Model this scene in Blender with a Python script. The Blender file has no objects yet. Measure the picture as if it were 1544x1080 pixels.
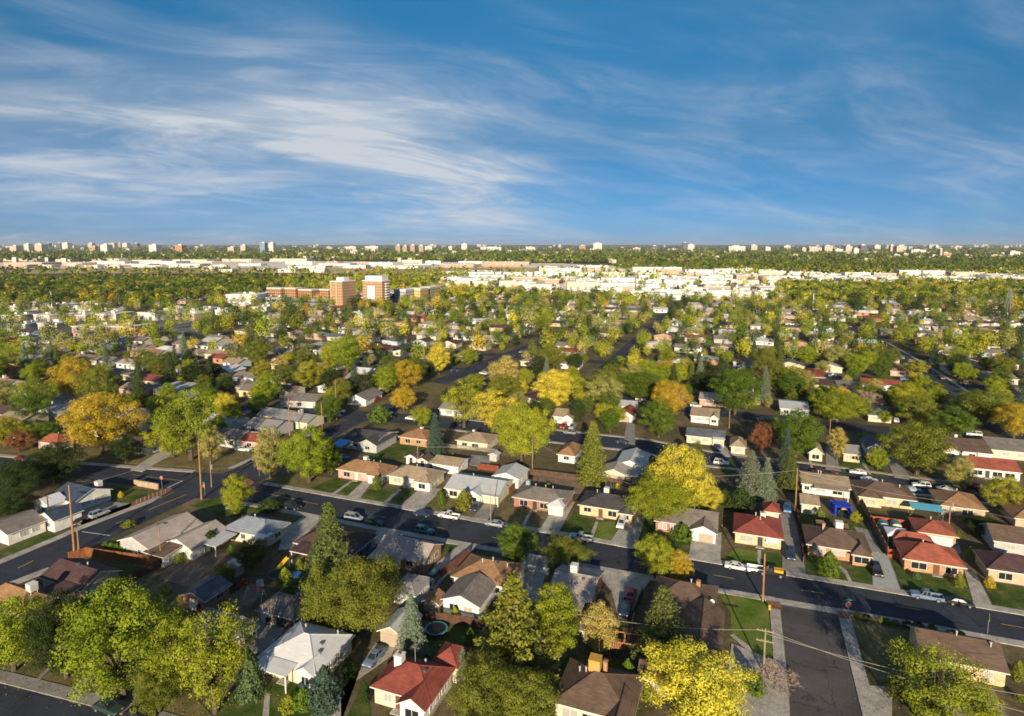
import bpy, math, random
import numpy as np
from mathutils import Vector
random.seed(7)
RNG = np.random.default_rng(11)
sc = bpy.context.scene
C = sc.collection
R = math.radians
# ------------------------------------------------------------------ camera
CAM_H, F, PX, PY, HZ = 60.0, 930.0, 772.0, 470.0, 369.0
TILT = math.atan((PY - HZ) / F)
cd = bpy.data.cameras.new('camera'); cam = bpy.data.objects.new('camera', cd); C.objects.link(cam)
cam.location = (0, 0, CAM_H); cam.rotation_euler = (math.pi / 2 - TILT, 0, 0)
cd.sensor_width = 36; cd.lens = F / 1544 * 36; cd.shift_y = -70 / 1544
cd.clip_start = 0.5; cd.clip_end = 200000
sc.camera = cam
CT, ST = math.cos(TILT), math.sin(TILT)

def G(px, py, z=0.0):
    """The point at height z that the photograph shows at (px, py)."""
    cx, cy = (px - PX) / F, -(py - PY) / F
    d = (cx, CT + cy * ST, -ST + cy * CT)
    s = (CAM_H - z) / -d[2]
    return (d[0] * s, d[1] * s)

def proj(x, y, z):
    dz = z - CAM_H
    f = y * CT - dz * ST
    u = y * ST + dz * CT
    return PX + F * x / f, PY - F * u / f

def height_at(px_base, py_base, py_top):
    """Height of an upright thing standing at a ground pixel whose top is at row py_top."""
    x, y = G(px_base, py_base)
    lo, hi = 0.0, 80.0
    for _ in range(40):
        m = (lo + hi) / 2
        if proj(x, y, m)[1] > py_top: lo = m
        else: hi = m
    return lo

TH = 20.5                                   # the street grid's turn
def uv(th=TH):
    t = R(th)
    return np.array([math.cos(t), -math.sin(t)]), np.array([math.sin(t), math.cos(t)])

# ------------------------------------------------------------------ materials
MATS = {}
def new_mat(name):
    m = bpy.data.materials.new(name); m.use_nodes = True
    nt = m.node_tree; nt.nodes.clear()
    out = nt.nodes.new('ShaderNodeOutputMaterial'); b = nt.nodes.new('ShaderNodeBsdfPrincipled')
    nt.links.new(b.outputs[0], out.inputs[0])
    b.inputs['Specular IOR Level'].default_value = 0.25
    return m, nt, b

def nd(nt, t, **k):
    n = nt.nodes.new('ShaderNode' + t)
    for a, v in k.items(): setattr(n, a, v)
    return n

def noise_mix(nt, b, cols, scale, detail=5, coord='Object', stretch=None, spread=(0.35, 0.65), rough=0.6):
    """Base colour from a noise through a colour ramp."""
    tc = nd(nt, 'TexCoord'); mp = nd(nt, 'Mapping')
    src = tc.outputs[coord]
    if stretch: mp.inputs['Scale'].default_value = stretch
    nt.links.new(src, mp.inputs[0])
    n = nd(nt, 'TexNoise'); n.inputs['Scale'].default_value = scale; n.inputs['Detail'].default_value = detail
    n.inputs['Roughness'].default_value = rough
    nt.links.new(mp.outputs[0], n.inputs['Vector'])
    r = nd(nt, 'ValToRGB'); e = r.color_ramp.elements
    while len(e) < len(cols): e.new(0.5)
    for i, c in enumerate(cols):
        e[i].position = spread[0] + (spread[1] - spread[0]) * i / (len(cols) - 1); e[i].color = (*c, 1)
    nt.links.new(n.outputs['Fac'], r.inputs[0])
    return r, mp

def mul(c, k): return tuple(min(1, x * k) for x in c)

def surf(key, cols, scale=1.0, rough=0.85, fine=None, spec=0.25, metal=0.0, spread=(0.3, 0.7), coord='Object', stretch=None, bump=0.0, bump_scale=30):
    if key in MATS: return MATS[key]
    m, nt, b = new_mat(key)
    b.inputs['Roughness'].default_value = rough; b.inputs['Specular IOR Level'].default_value = spec; b.inputs['Metallic'].default_value = metal
    if len(cols) == 1: cols = [mul(cols[0], .86), mul(cols[0], 1.12)]
    r, mp = noise_mix(nt, b, cols, scale, spread=spread, coord=coord, stretch=stretch)
    out = r.outputs[0]
    if fine:
        n2 = nd(nt, 'TexNoise'); n2.inputs['Scale'].default_value = fine; n2.inputs['Detail'].default_value = 3
        nt.links.new(mp.outputs[0], n2.inputs['Vector'])
        mr = nd(nt, 'MapRange'); mr.inputs[3].default_value = 0.65; mr.inputs[4].default_value = 1.35
        mr.inputs[1].default_value = 0.25; mr.inputs[2].default_value = 0.75
        nt.links.new(n2.outputs['Fac'], mr.inputs[0])
        mx = nd(nt, 'VectorMath', operation='MULTIPLY')
        nt.links.new(out, mx.inputs[0]); nt.links.new(mr.outputs[0], mx.inputs[1]); out = mx.outputs[0]
    nt.links.new(out, b.inputs['Base Color'])
    if bump:
        nb = nd(nt, 'TexNoise'); nb.inputs['Scale'].default_value = bump_scale; nt.links.new(mp.outputs[0], nb.inputs['Vector'])
        bp = nd(nt, 'Bump'); bp.inputs['Strength'].default_value = bump; bp.inputs['Distance'].default_value = 0.05
        nt.links.new(nb.outputs['Fac'], bp.inputs['Height']); nt.links.new(bp.outputs[0], b.inputs['Normal'])
    MATS[key] = m
    return m

def roofmat(c):
    """Asphalt shingles: rows, blotches and granule noise."""
    key = 'shingle_%02x%02x%02x' % tuple(int(x * 255) for x in c)
    if key in MATS: return MATS[key]
    m, nt, b = new_mat(key); b.inputs['Roughness'].default_value = .9; b.inputs['Specular IOR Level'].default_value = .15
    lt = min(1, max(0, (c[1] - .15) / .3)); r, mp = noise_mix(nt, b, [mul(c, .72 + .2 * lt), c, mul(c, 1.22 - .15 * lt)], .55, detail=6, spread=(.3, .7))
    tc = nt.nodes['Texture Coordinate']
    mp2 = nd(nt, 'Mapping'); mp2.inputs['Scale'].default_value = (.55, .55, 9)
    nt.links.new(tc.outputs['Object'], mp2.inputs[0])
    n2 = nd(nt, 'TexNoise'); n2.inputs['Scale'].default_value = 1.6; n2.inputs['Detail'].default_value = 4
    nt.links.new(mp2.outputs[0], n2.inputs['Vector'])
    mr = nd(nt, 'MapRange'); mr.inputs[1].default_value = .3; mr.inputs[2].default_value = .7; mr.inputs[3].default_value = .78 + .14 * lt; mr.inputs[4].default_value = 1.22 - .14 * lt
    nt.links.new(n2.outputs['Fac'], mr.inputs[0])
    mx = nd(nt, 'VectorMath', operation='MULTIPLY'); nt.links.new(r.outputs[0], mx.inputs[0]); nt.links.new(mr.outputs[0], mx.inputs[1])
    nt.links.new(mx.outputs[0], b.inputs['Base Color'])
    MATS[key] = m
    return m

def road_surface(key, c):
    """Asphalt with patched areas, tar-filled cracks, worn wheel tracks and oil."""
    m, nt, b = new_mat(key); b.inputs['Roughness'].default_value = .88; b.inputs['Specular IOR Level'].default_value = .2
    r, mp = noise_mix(nt, b, [mul(c, .72), c, mul(c, 1.32)], .16, detail=8, spread=(.3, .7))
    out = r.outputs[0]
    def times(src, lo, hi, a=0, z=1):
        nonlocal out
        mr = nd(nt, 'MapRange'); mr.inputs[1].default_value = a; mr.inputs[2].default_value = z; mr.inputs[3].default_value = lo; mr.inputs[4].default_value = hi
        nt.links.new(src, mr.inputs[0]); mx = nd(nt, 'VectorMath', operation='MULTIPLY'); nt.links.new(out, mx.inputs[0]); nt.links.new(mr.outputs[0], mx.inputs[1]); out = mx.outputs[0]
    n = nd(nt, 'TexNoise'); n.inputs['Scale'].default_value = 5; n.inputs['Detail'].default_value = 4; nt.links.new(mp.outputs[0], n.inputs['Vector']); times(n.outputs['Fac'], .78, 1.22, .3, .7)
    wob = nd(nt, 'TexNoise'); wob.inputs['Scale'].default_value = .5; wob.inputs['Detail'].default_value = 4; nt.links.new(mp.outputs[0], wob.inputs['Vector'])
    sc_ = nd(nt, 'VectorMath', operation='SCALE'); sc_.inputs['Scale'].default_value = 2.6; nt.links.new(wob.outputs['Color'], sc_.inputs[0])
    ad = nd(nt, 'VectorMath', operation='ADD'); nt.links.new(mp.outputs[0], ad.inputs[0]); nt.links.new(sc_.outputs[0], ad.inputs[1])
    v = nd(nt, 'TexVoronoi', feature='DISTANCE_TO_EDGE'); v.inputs['Scale'].default_value = .13; nt.links.new(ad.outputs[0], v.inputs['Vector']); times(v.outputs['Distance'], .52, 1.0, .0, .018)
    rt_ = nd(nt, 'Mapping'); rt_.inputs['Rotation'].default_value = (0, 0, R_TH); nt.links.new(mp.outputs[0], rt_.inputs[0])
    bk = nd(nt, 'TexBrick'); bk.inputs['Scale'].default_value = 1; bk.inputs['Brick Width'].default_value = 9; bk.inputs['Row Height'].default_value = 3.1; bk.inputs['Mortar Size'].default_value = .03
    bk.inputs['Color1'].default_value = (1.12, 1.12, 1.12, 1); bk.inputs['Color2'].default_value = (.9, .9, .9, 1); bk.inputs['Mortar'].default_value = (.7, .7, .7, 1); nt.links.new(rt_.outputs[0], bk.inputs['Vector'])
    mx = nd(nt, 'VectorMath', operation='MULTIPLY'); nt.links.new(out, mx.inputs[0]); nt.links.new(bk.outputs['Color'], mx.inputs[1]); out = mx.outputs[0]
    nt.links.new(out, b.inputs['Base Color']); MATS[key] = m
    return m
R_TH = math.radians(20.5)

def wallmat(c, brick=False):
    key = ('brick_' if brick else 'siding_') + '%02x%02x%02x' % tuple(int(x * 255) for x in c)
    if key in MATS: return MATS[key]
    m, nt, b = new_mat(key); b.inputs['Roughness'].default_value = .8
    tc = nd(nt, 'TexCoord'); sp = nd(nt, 'SeparateXYZ'); nt.links.new(tc.outputs['Object'], sp.inputs[0])
    ad = nd(nt, 'Math', operation='ADD'); nt.links.new(sp.outputs[0], ad.inputs[0]); nt.links.new(sp.outputs[1], ad.inputs[1])
    cb = nd(nt, 'CombineXYZ'); nt.links.new(ad.outputs[0], cb.inputs[0]); nt.links.new(sp.outputs[2], cb.inputs[1])
    bt = nd(nt, 'TexBrick'); nt.links.new(cb.outputs[0], bt.inputs['Vector'])
    if brick:
        bt.inputs['Color1'].default_value = (*mul(c, 1.25), 1); bt.inputs['Color2'].default_value = (*mul(c, .72), 1)
        bt.inputs['Mortar'].default_value = (*[.5 * x + .12 for x in c], 1)
        bt.inputs['Scale'].default_value = 1; bt.inputs['Mortar Size'].default_value = .012
        bt.inputs['Brick Width'].default_value = .42; bt.inputs['Row Height'].default_value = .14
    else:
        bt.inputs['Color1'].default_value = (*c, 1); bt.inputs['Color2'].default_value = (*mul(c, .96), 1)
        bt.inputs['Mortar'].default_value = (*mul(c, .62), 1)
        bt.inputs['Scale'].default_value = 1; bt.inputs['Mortar Size'].default_value = .012
        bt.inputs['Brick Width'].default_value = 40; bt.inputs['Row Height'].default_value = .24
    n = nd(nt, 'TexNoise'); n.inputs['Scale'].default_value = .8; n.inputs['Detail'].default_value = 5; nt.links.new(tc.outputs['Object'], n.inputs['Vector'])
    mr = nd(nt, 'MapRange'); mr.inputs[1].default_value = .3; mr.inputs[2].default_value = .7; mr.inputs[3].default_value = .82; mr.inputs[4].default_value = 1.12
    nt.links.new(n.outputs['Fac'], mr.inputs[0])
    mx = nd(nt, 'VectorMath', operation='MULTIPLY'); nt.links.new(bt.outputs[0], mx.inputs[0]); nt.links.new(mr.outputs[0], mx.inputs[1])
    nt.links.new(mx.outputs[0], b.inputs['Base Color'])
    MATS[key] = m
    return m

def blockmat(c, win=(.03, .035, .045), sx=3.2, sz=3.0, wx=.5, wz=.48):
    """Wall of a tall block with its grid of windows."""
    key = 'facade_%02x%02x%02x_%d' % (*(int(x * 255) for x in c), int(sx * 10))
    if key in MATS: return MATS[key]
    m, nt, b = new_mat(key); b.inputs['Roughness'].default_value = .7
    tc = nd(nt, 'TexCoord'); sp = nd(nt, 'SeparateXYZ'); nt.links.new(tc.outputs['Object'], sp.inputs[0])
    ad = nd(nt, 'Math', operation='ADD'); nt.links.new(sp.outputs[0], ad.inputs[0]); nt.links.new(sp.outputs[1], ad.inputs[1])
    def band(src, period, frac):
        d = nd(nt, 'Math', operation='DIVIDE'); nt.links.new(src, d.inputs[0]); d.inputs[1].default_value = period
        f = nd(nt, 'Math', operation='FRACT'); nt.links.new(d.outputs[0], f.inputs[0])
        s = nd(nt, 'Math', operation='SUBTRACT'); nt.links.new(f.outputs[0], s.inputs[0]); s.inputs[1].default_value = .5
        a = nd(nt, 'Math', operation='ABSOLUTE'); nt.links.new(s.outputs[0], a.inputs[0])
        l = nd(nt, 'Math', operation='LESS_THAN'); nt.links.new(a.outputs[0], l.inputs[0]); l.inputs[1].default_value = frac / 2
        return l.outputs[0]
    wm = nd(nt, 'Math', operation='MULTIPLY'); nt.links.new(band(ad.outputs[0], sx, wx), wm.inputs[0]); nt.links.new(band(sp.outputs[2], sz, wz), wm.inputs[1])
    mx = nd(nt, 'MixRGB'); mx.inputs[1].default_value = (*c, 1); mx.inputs[2].default_value = (*win, 1)
    nt.links.new(wm.outputs[0], mx.inputs[0]); nt.links.new(mx.outputs[0], b.inputs['Base Color'])
    MATS[key] = m
    return m

def plain(key, c, rough=.6, spec=.3, metal=0.0):
    return surf(key, [mul(c, .92), mul(c, 1.06)], scale=1.5, rough=rough, spec=spec, metal=metal)

GLASS = None
def glass():
    global GLASS
    if GLASS: return GLASS
    m, nt, b = new_mat('window_glass'); b.inputs['Base Color'].default_value = (.018, .022, .028, 1); b.inputs['Roughness'].default_value = .08
    b.inputs['Specular IOR Level'].default_value = .6
    GLASS = m
    return m

def object_colour(name, rough=.35, spec=.5, coat=0.0, vary=.12, scale=2.0):
    """Material whose colour is each object's own colour, with a little dirt."""
    if name in MATS: return MATS[name]
    m, nt, b = new_mat(name); b.inputs['Roughness'].default_value = rough; b.inputs['Specular IOR Level'].default_value = spec
    b.inputs['Coat Weight'].default_value = coat
    oi = nd(nt, 'ObjectInfo'); tc = nd(nt, 'TexCoord'); n = nd(nt, 'TexNoise'); n.inputs['Scale'].default_value = scale
    nt.links.new(tc.outputs['Object'], n.inputs['Vector'])
    mr = nd(nt, 'MapRange'); mr.inputs[1].default_value = .3; mr.inputs[2].default_value = .7; mr.inputs[3].default_value = 1 - vary; mr.inputs[4].default_value = 1 + vary * .5
    nt.links.new(n.outputs['Fac'], mr.inputs[0])
    mx = nd(nt, 'VectorMath', operation='MULTIPLY'); nt.links.new(oi.outputs['Color'], mx.inputs[0]); nt.links.new(mr.outputs[0], mx.inputs[1])
    nt.links.new(mx.outputs[0], b.inputs['Base Color'])
    MATS[name] = m
    return m

def foliage_mat(name, attr_colour=False, transl=.22):
    if name in MATS: return MATS[name]
    m, nt, b = new_mat(name); out = nt.nodes['Material Output']
    b.inputs['Roughness'].default_value = .75; b.inputs['Specular IOR Level'].default_value = .12
    at = nd(nt, 'Attribute', attribute_name='tint')
    if attr_colour:
        ac = nd(nt, 'Attribute', attribute_name='leaf_colour'); base = ac.outputs['Color']
    else:
        base = nd(nt, 'ObjectInfo').outputs['Color']
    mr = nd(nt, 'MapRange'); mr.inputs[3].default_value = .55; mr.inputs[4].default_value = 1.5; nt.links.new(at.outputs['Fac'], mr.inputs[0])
    mx = nd(nt, 'VectorMath', operation='MULTIPLY'); nt.links.new(base, mx.inputs[0]); nt.links.new(mr.outputs[0], mx.inputs[1])
    hs = nd(nt, 'HueSaturation'); nt.links.new(mx.outputs[0], hs.inputs['Color'])
    mh = nd(nt, 'MapRange'); mh.inputs[3].default_value = .513; mh.inputs[4].default_value = .486; nt.links.new(at.outputs['Fac'], mh.inputs[0]); nt.links.new(mh.outputs[0], hs.inputs['Hue'])
    nt.links.new(hs.outputs[0], b.inputs['Base Color'])
    tr = nd(nt, 'BsdfTranslucent'); nt.links.new(hs.outputs[0], tr.inputs[0])
    ms = nd(nt, 'MixShader'); ms.inputs[0].default_value = transl
    nt.links.new(b.outputs[0], ms.inputs[1]); nt.links.new(tr.outputs[0], ms.inputs[2]); nt.links.new(ms.outputs[0], out.inputs[0])
    MATS[name] = m
    return m

# ------------------------------------------------------------------ mesh helpers
class MB:
    def __init__(s): s.v, s.f, s.m = [], [], []
    def face(s, pts, mi=0):
        i = len(s.v); s.v += [tuple(p) for p in pts]; s.f.append(tuple(range(i, i + len(pts)))); s.m.append(mi)
    def box(s, x0, y0, z0, x1, y1, z1, mi=0, top=True, bottom=True):
        i = len(s.v)
        s.v += [(x0, y0, z0), (x1, y0, z0), (x1, y1, z0), (x0, y1, z0), (x0, y0, z1), (x1, y0, z1), (x1, y1, z1), (x0, y1, z1)]
        fs = [(0, 1, 5, 4), (1, 2, 6, 5), (2, 3, 7, 6), (3, 0, 4, 7)]
        if top: fs.append((4, 5, 6, 7))
        if bottom: fs.append((3, 2, 1, 0))
        for f in fs: s.f.append(tuple(i + k for k in f)); s.m.append(mi)
    def tube(s, pts, rads, n=6, mi=0, cap=True):
        rings = []
        for k, p in enumerate(pts):
            p = Vector(p); a = Vector(pts[max(0, k - 1)]); b_ = Vector(pts[min(len(pts) - 1, k + 1)])
            d = (b_ - a).normalized(); x = d.orthogonal().normalized(); y = d.cross(x)
            r = rads[k] if hasattr(rads, '__len__') else rads
            i = len(s.v)
            for q in range(n):
                t = 2 * math.pi * q / n; s.v.append(tuple(p + x * (r * math.cos(t)) + y * (r * math.sin(t))))
            rings.append(i)
        for k in range(len(rings) - 1):
            for q in range(n):
                s.f.append((rings[k] + q, rings[k] + (q + 1) % n, rings[k + 1] + (q + 1) % n, rings[k + 1] + q)); s.m.append(mi)
        if cap:
            s.f.append(tuple(rings[-1] + q for q in range(n))); s.m.append(mi)
            s.f.append(tuple(rings[0] + q for q in reversed(range(n)))); s.m.append(mi)
    def mesh(s, name, mats):
        me = bpy.data.meshes.new(name); me.from_pydata(s.v, [], s.f)
        for m in (mats if isinstance(mats, (list, tuple)) else [mats]): me.materials.append(m)
        if any(s.m): me.polygons.foreach_set('material_index', s.m)
        me.update()
        return me
    def build(s, name, mats, parent=None):
        return link(name, s.mesh(name, mats), parent)

def link(name, data, parent=None):
    o = bpy.data.objects.new(name, data); C.objects.link(o)
    if parent is not None: o.parent = parent
    return o

def quads_mesh(name, verts, mat, tint=None, colour=None):
    """Mesh of loose quads from an (n*4, 3) array."""
    n = len(verts) // 4
    me = bpy.data.meshes.new(name)
    me.vertices.add(n * 4); me.vertices.foreach_set('co', np.asarray(verts, np.float32).ravel())
    me.loops.add(n * 4); me.loops.foreach_set('vertex_index', np.arange(n * 4, dtype=np.int32))
    me.polygons.add(n); me.polygons.foreach_set('loop_start', np.arange(0, n * 4, 4, dtype=np.int32))
    try: me.polygons.foreach_set('loop_total', np.full(n, 4, np.int32))
    except Exception: pass
    if tint is not None:
        a = me.attributes.new('tint', 'FLOAT', 'POINT'); a.data.foreach_set('value', np.repeat(np.asarray(tint, np.float32), 4))
    if colour is not None:
        a = me.attributes.new('leaf_colour', 'FLOAT_COLOR', 'POINT')
        c4 = np.ones((n * 4, 4), np.float32); c4[:, :3] = np.repeat(np.asarray(colour, np.float32), 4, axis=0); a.data.foreach_set('color', c4.ravel())
    me.materials.append(mat)
    me.update(calc_edges=True)
    return me

# ------------------------------------------------------------------ the register of things
THINGS = []
def setp(o, label=None, cat=None, group=None, kind=None):
    if label: o['label'] = label
    if cat: o['category'] = cat
    if group: o['group'] = group
    if kind: o['kind'] = kind
    return o

def empty(name, loc, rz=0.0, label=None, cat=None, group=None):
    o = bpy.data.objects.new(name, None); C.objects.link(o); o.empty_display_size = .5
    o.location = loc; o.rotation_euler = (0, 0, rz)
    setp(o, label, cat, group)
    return o

def note(o, desc, ref, pos, h=3.0, label=None):
    """Remember a thing for the labels: its own look, a short phrase others may refer to it by, where it stands."""
    u, v = proj(pos[0], pos[1], h * .5)
    THINGS.append(dict(o=o, desc=desc, ref=ref, px=u, py=v, label=label))

FOOT = []                                    # circles already built on: x, y, r
def free(x, y, r):
    return all((x - a) ** 2 + (y - b) ** 2 > (r + c) ** 2 for a, b, c in FOOT)

# ------------------------------------------------------------------ flat ground pieces
def offset_line(P, d):
    P = [np.array(p, float) for p in P]; out = []
    for i, p in enumerate(P):
        a = P[max(0, i - 1)]; b_ = P[min(len(P) - 1, i + 1)]
        t = (b_ - a) / np.linalg.norm(b_ - a); out.append(p + d * np.array([-t[1], t[0]]))
    return out

def sheet(name, pts, z, mat, kind='structure', h=0.0):
    """Flat polygon from ground points; with h a slab standing on the ground."""
    m = MB()
    m.face([(p[0], p[1], z + h) for p in pts])
    a = sum(pts[i][0] * pts[(i + 1) % len(pts)][1] - pts[(i + 1) % len(pts)][0] * pts[i][1] for i in range(len(pts)))
    if a < 0: m.f[0] = tuple(reversed(m.f[0]))
    if h:
        for i in range(len(pts)):
            p, q = pts[i], pts[(i + 1) % len(pts)]
            m.face([(p[0], p[1], 0), (q[0], q[1], 0), (q[0], q[1], z + h), (p[0], p[1], z + h)])
    o = m.build(name, mat); o['kind'] = kind
    return o

def strip(name, line, w0, w1, z, mat, h=0.0):
    """Ribbon between two offsets of a ground polyline."""
    A = offset_line(line, w0); B = offset_line(line, w1)
    m = MB()
    for i in range(len(A) - 1):
        q = [A[i], A[i + 1], B[i + 1], B[i]]
        area = sum(q[k][0] * q[(k + 1) % 4][1] - q[(k + 1) % 4][0] * q[k][1] for k in range(4))
        if area < 0: q.reverse()
        m.face([(p[0], p[1], z + h) for p in q])
        if h:
            m.face([(A[i][0], A[i][1], 0), (A[i + 1][0], A[i + 1][1], 0), (A[i + 1][0], A[i + 1][1], z + h), (A[i][0], A[i][1], z + h)])
            m.face([(B[i][0], B[i][1], 0), (B[i + 1][0], B[i + 1][1], 0), (B[i + 1][0], B[i + 1][1], z + h), (B[i][0], B[i][1], z + h)])
    o = m.build(name, mat); o['kind'] = 'structure'
    return o
def GP(l): return [np.array(G(*p)) for p in l]
SKY_TINT = (0.55, 0.95, 1.15); CLOUD_COL = (6.8, 7.2, 7.8, 1); SKY_STRENGTH = .058; SUN_STRENGTH = 5.0; EXPOSURE = .68; HAZE = 3.6e-5
# ------------------------------------------------------------------ sky and sun
SUN_EL, SUN_AZ = R(16.5), R(184.5)             # the sun stands behind the camera, a little to its left
w = bpy.data.worlds.new('World'); sc.world = w; w.use_nodes = True
nt = w.node_tree; nt.nodes.clear()
out = nd(nt, 'OutputWorld'); bg = nd(nt, 'Background'); nt.links.new(bg.outputs[0], out.inputs[0])
sky = nd(nt, 'TexSky', sky_type='NISHITA'); sky.sun_disc = False; sky.sun_elevation = SUN_EL; sky.sun_rotation = SUN_AZ
sky.altitude = 1600; sky.air_density = 1.0; sky.dust_density = .4; sky.ozone_density = 3.0
grade = nd(nt, 'VectorMath', operation='MULTIPLY'); grade.inputs[1].default_value = SKY_TINT
nt.links.new(sky.outputs[0], grade.inputs[0])
GRADE = grade
tc = nd(nt, 'TexCoord'); sp = nd(nt, 'SeparateXYZ'); nt.links.new(tc.outputs['Generated'], sp.inputs[0])
rp = nd(nt, 'ValToRGB'); el = rp.color_ramp.elements                # the evening air: deeper and bluer towards the horizon than the clear-air model
while len(el) < 5: el.new(.5)
for e_, (p_, c_) in zip(el, ((0.0, (.56, .53, .88)), (.07, (.40, .52, .70)), (.16, (.28, .55, .60)), (.36, (.38, .92, .88)), (.8, (.80, .98, .95)))): e_.position = p_; e_.color = (*c_, 1)
nt.links.new(sp.outputs[2], rp.inputs[0])
gr2 = nd(nt, 'VectorMath', operation='MULTIPLY'); nt.links.new(grade.outputs[0], gr2.inputs[0]); nt.links.new(rp.outputs[0], gr2.inputs[1]); grade = gr2
def M_(op, a, b_=None, clamp=False):
    n = nd(nt, 'Math', operation=op); n.use_clamp = clamp
    for i, s in enumerate((a, b_)):
        if s is None: continue
        if isinstance(s, (int, float)): n.inputs[i].default_value = s
        else: nt.links.new(s, n.inputs[i])
    return n.outputs[0]
# cirrus on a flat layer: the direction is laid on a plane high above, streaks run along one heading
zz = M_('ADD', M_('MAXIMUM', sp.outputs[2], 0.0), .20)
cx_ = M_('DIVIDE', sp.outputs[0], zz); cy_ = M_('DIVIDE', sp.outputs[1], zz)
cb = nd(nt, 'CombineXYZ'); nt.links.new(cx_, cb.inputs[0]); nt.links.new(cy_, cb.inputs[1])
def cloud(angle, stretch, scale, detail, rough, lo, hi, off=(0, 0, 0), dist=.6):
    mp0 = nd(nt, 'Mapping'); mp0.inputs['Rotation'].default_value = (0, 0, angle); mp0.inputs['Location'].default_value = off
    nt.links.new(cb.outputs[0], mp0.inputs[0])
    mp1 = nd(nt, 'Mapping'); mp1.inputs['Scale'].default_value = (1 / stretch, 1, 1); nt.links.new(mp0.outputs[0], mp1.inputs[0])
    n = nd(nt, 'TexNoise'); n.inputs['Scale'].default_value = scale; n.inputs['Detail'].default_value = detail
    n.inputs['Roughness'].default_value = rough; n.inputs['Distortion'].default_value = dist
    nt.links.new(mp1.outputs[0], n.inputs['Vector'])
    mr = nd(nt, 'MapRange', interpolation_type='SMOOTHSTEP'); mr.inputs[1].default_value = lo; mr.inputs[2].default_value = hi
    nt.links.new(n.outputs['Fac'], mr.inputs[0])
    return mr.outputs[0]
def patch(px, py, rx, ry):
    """A soft patch of the sky round one direction."""
    cxx, cyy = (px - PX) / F, -(py - PY) / F
    d = Vector((cxx, CT + cyy * ST, -ST + cyy * CT)).normalized()
    dx = M_('DIVIDE', M_('SUBTRACT', M_('DIVIDE', sp.outputs[0], M_('MAXIMUM', sp.outputs[1], .05)), d.x / d.y), rx / F)
    dz = M_('DIVIDE', M_('SUBTRACT', M_('DIVIDE', sp.outputs[2], M_('MAXIMUM', sp.outputs[1], .05)), d.z / d.y), ry / F)
    r2 = M_('ADD', M_('MULTIPLY', dx, dx), M_('MULTIPLY', dz, dz))
    return M_('POWER', 2.718, M_('MULTIPLY', r2, -1.0))
veil = cloud(R(-24), 1.8, 1.3, 6, .50, .34, .72, (3.1, 1.7, 0), 1.0)
fine = cloud(R(-30), 2.1, 2.8, 10, .62, .37, .72, (0.4, 2.2, 0), 1.3)
wisp = cloud(R(-10), 2.4, 2.2, 9, .60, .42, .76, (7.7, 5.1, 0), 1.0)
broad = cloud(R(-18), 2.0, .9, 6, .5, .34, .70, (1.3, 8.2, 0), .8)
# the one large fan of cloud left of the middle, brightest at its lower right, and thin veils elsewhere
core = M_('ADD', M_('MULTIPLY', patch(540, 190, 180, 45), .62), M_('ADD', M_('MULTIPLY', patch(690, 270, 120, 50), .78), M_('MULTIPLY', patch(740, 325, 100, 24), .35)))
fan = M_('ADD', core, M_('ADD', M_('MULTIPLY', patch(330, 215, 320, 95), .60), M_('ADD', M_('MULTIPLY', patch(60, 250, 220, 75), .50), M_('MULTIPLY', patch(450, 120, 150, 60), .30))))
a = M_('MULTIPLY', M_('ADD', M_('MULTIPLY', fine, .60), M_('MULTIPLY', veil, .55)), fan)
b_ = M_('MULTIPLY', fan, .22)
thin = M_('ADD', M_('MULTIPLY', broad, .10), M_('ADD', M_('MULTIPLY', M_('MULTIPLY', fine, veil), .22), M_('MULTIPLY', M_('MULTIPLY', wisp, broad), .42)))
cover = M_('MULTIPLY', M_('ADD', M_('ADD', a, b_), thin), 1.0, True)
cover = M_('MINIMUM', cover, .92)
mixc = nd(nt, 'MixRGB'); mixc.inputs[2].default_value = CLOUD_COL
nt.links.new(cover, mixc.inputs[0]); nt.links.new(grade.outputs[0], mixc.inputs[1])
nt.links.new(mixc.outputs[0], bg.inputs['Color']); bg.inputs['Strength'].default_value = SKY_STRENGTH
sl = bpy.data.lights.new('sun', 'SUN'); so = bpy.data.objects.new('sun', sl); C.objects.link(so)
sl.energy = SUN_STRENGTH; sl.angle = R(.6); sl.color = (1.0, .83, .58)
so.rotation_euler = Vector((-math.sin(SUN_AZ) * math.cos(SUN_EL), -math.cos(SUN_AZ) * math.cos(SUN_EL), -math.sin(SUN_EL))).to_track_quat('-Z', 'Y').to_euler()
so.location = (0, -50, 150)
sc.view_settings.view_transform = 'Standard'; sc.view_settings.look = 'None'; sc.view_settings.gamma = 1
sc.view_settings.exposure = EXPOSURE

# ------------------------------------------------------------------ the ground and what lies flat on it
soil = surf('yard_ground', [(.060, .060, .028), (.115, .094, .052), (.18, .14, .085)], scale=.09, fine=1.3, spread=(.32, .68), rough=.95, spec=.1)
E_ = 90000
gm = MB(); gm.face([(-E_, -E_, 0), (E_, -E_, 0), (E_, E_, 0), (-E_, E_, 0)])
setp(gm.build('ground', soil), kind='structure')
asphalt = road_surface('asphalt', (.036, .042, .058))
asphalt_old = road_surface('asphalt_worn', (.084, .076, .077))
concrete = surf('concrete', [(.26, .24, .215), (.36, .335, .30), (.46, .43, .39)], scale=.5, fine=5, rough=.9, spec=.2)
concrete_dark = surf('concrete_worn', [(.18, .17, .16), (.25, .235, .22), (.32, .30, .275)], scale=.4, fine=4, rough=.9, spec=.2)
concrete_new = surf('concrete_new', [(.33, .34, .35), (.40, .41, .41)], scale=.6, fine=6, rough=.85, spec=.2)
lawn_m = surf('lawn_green', [(.026, .052, .010), (.044, .080, .014), (.075, .100, .024), (.17, .145, .06)], scale=.30, fine=4.5, rough=.95, spec=.1)
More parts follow.
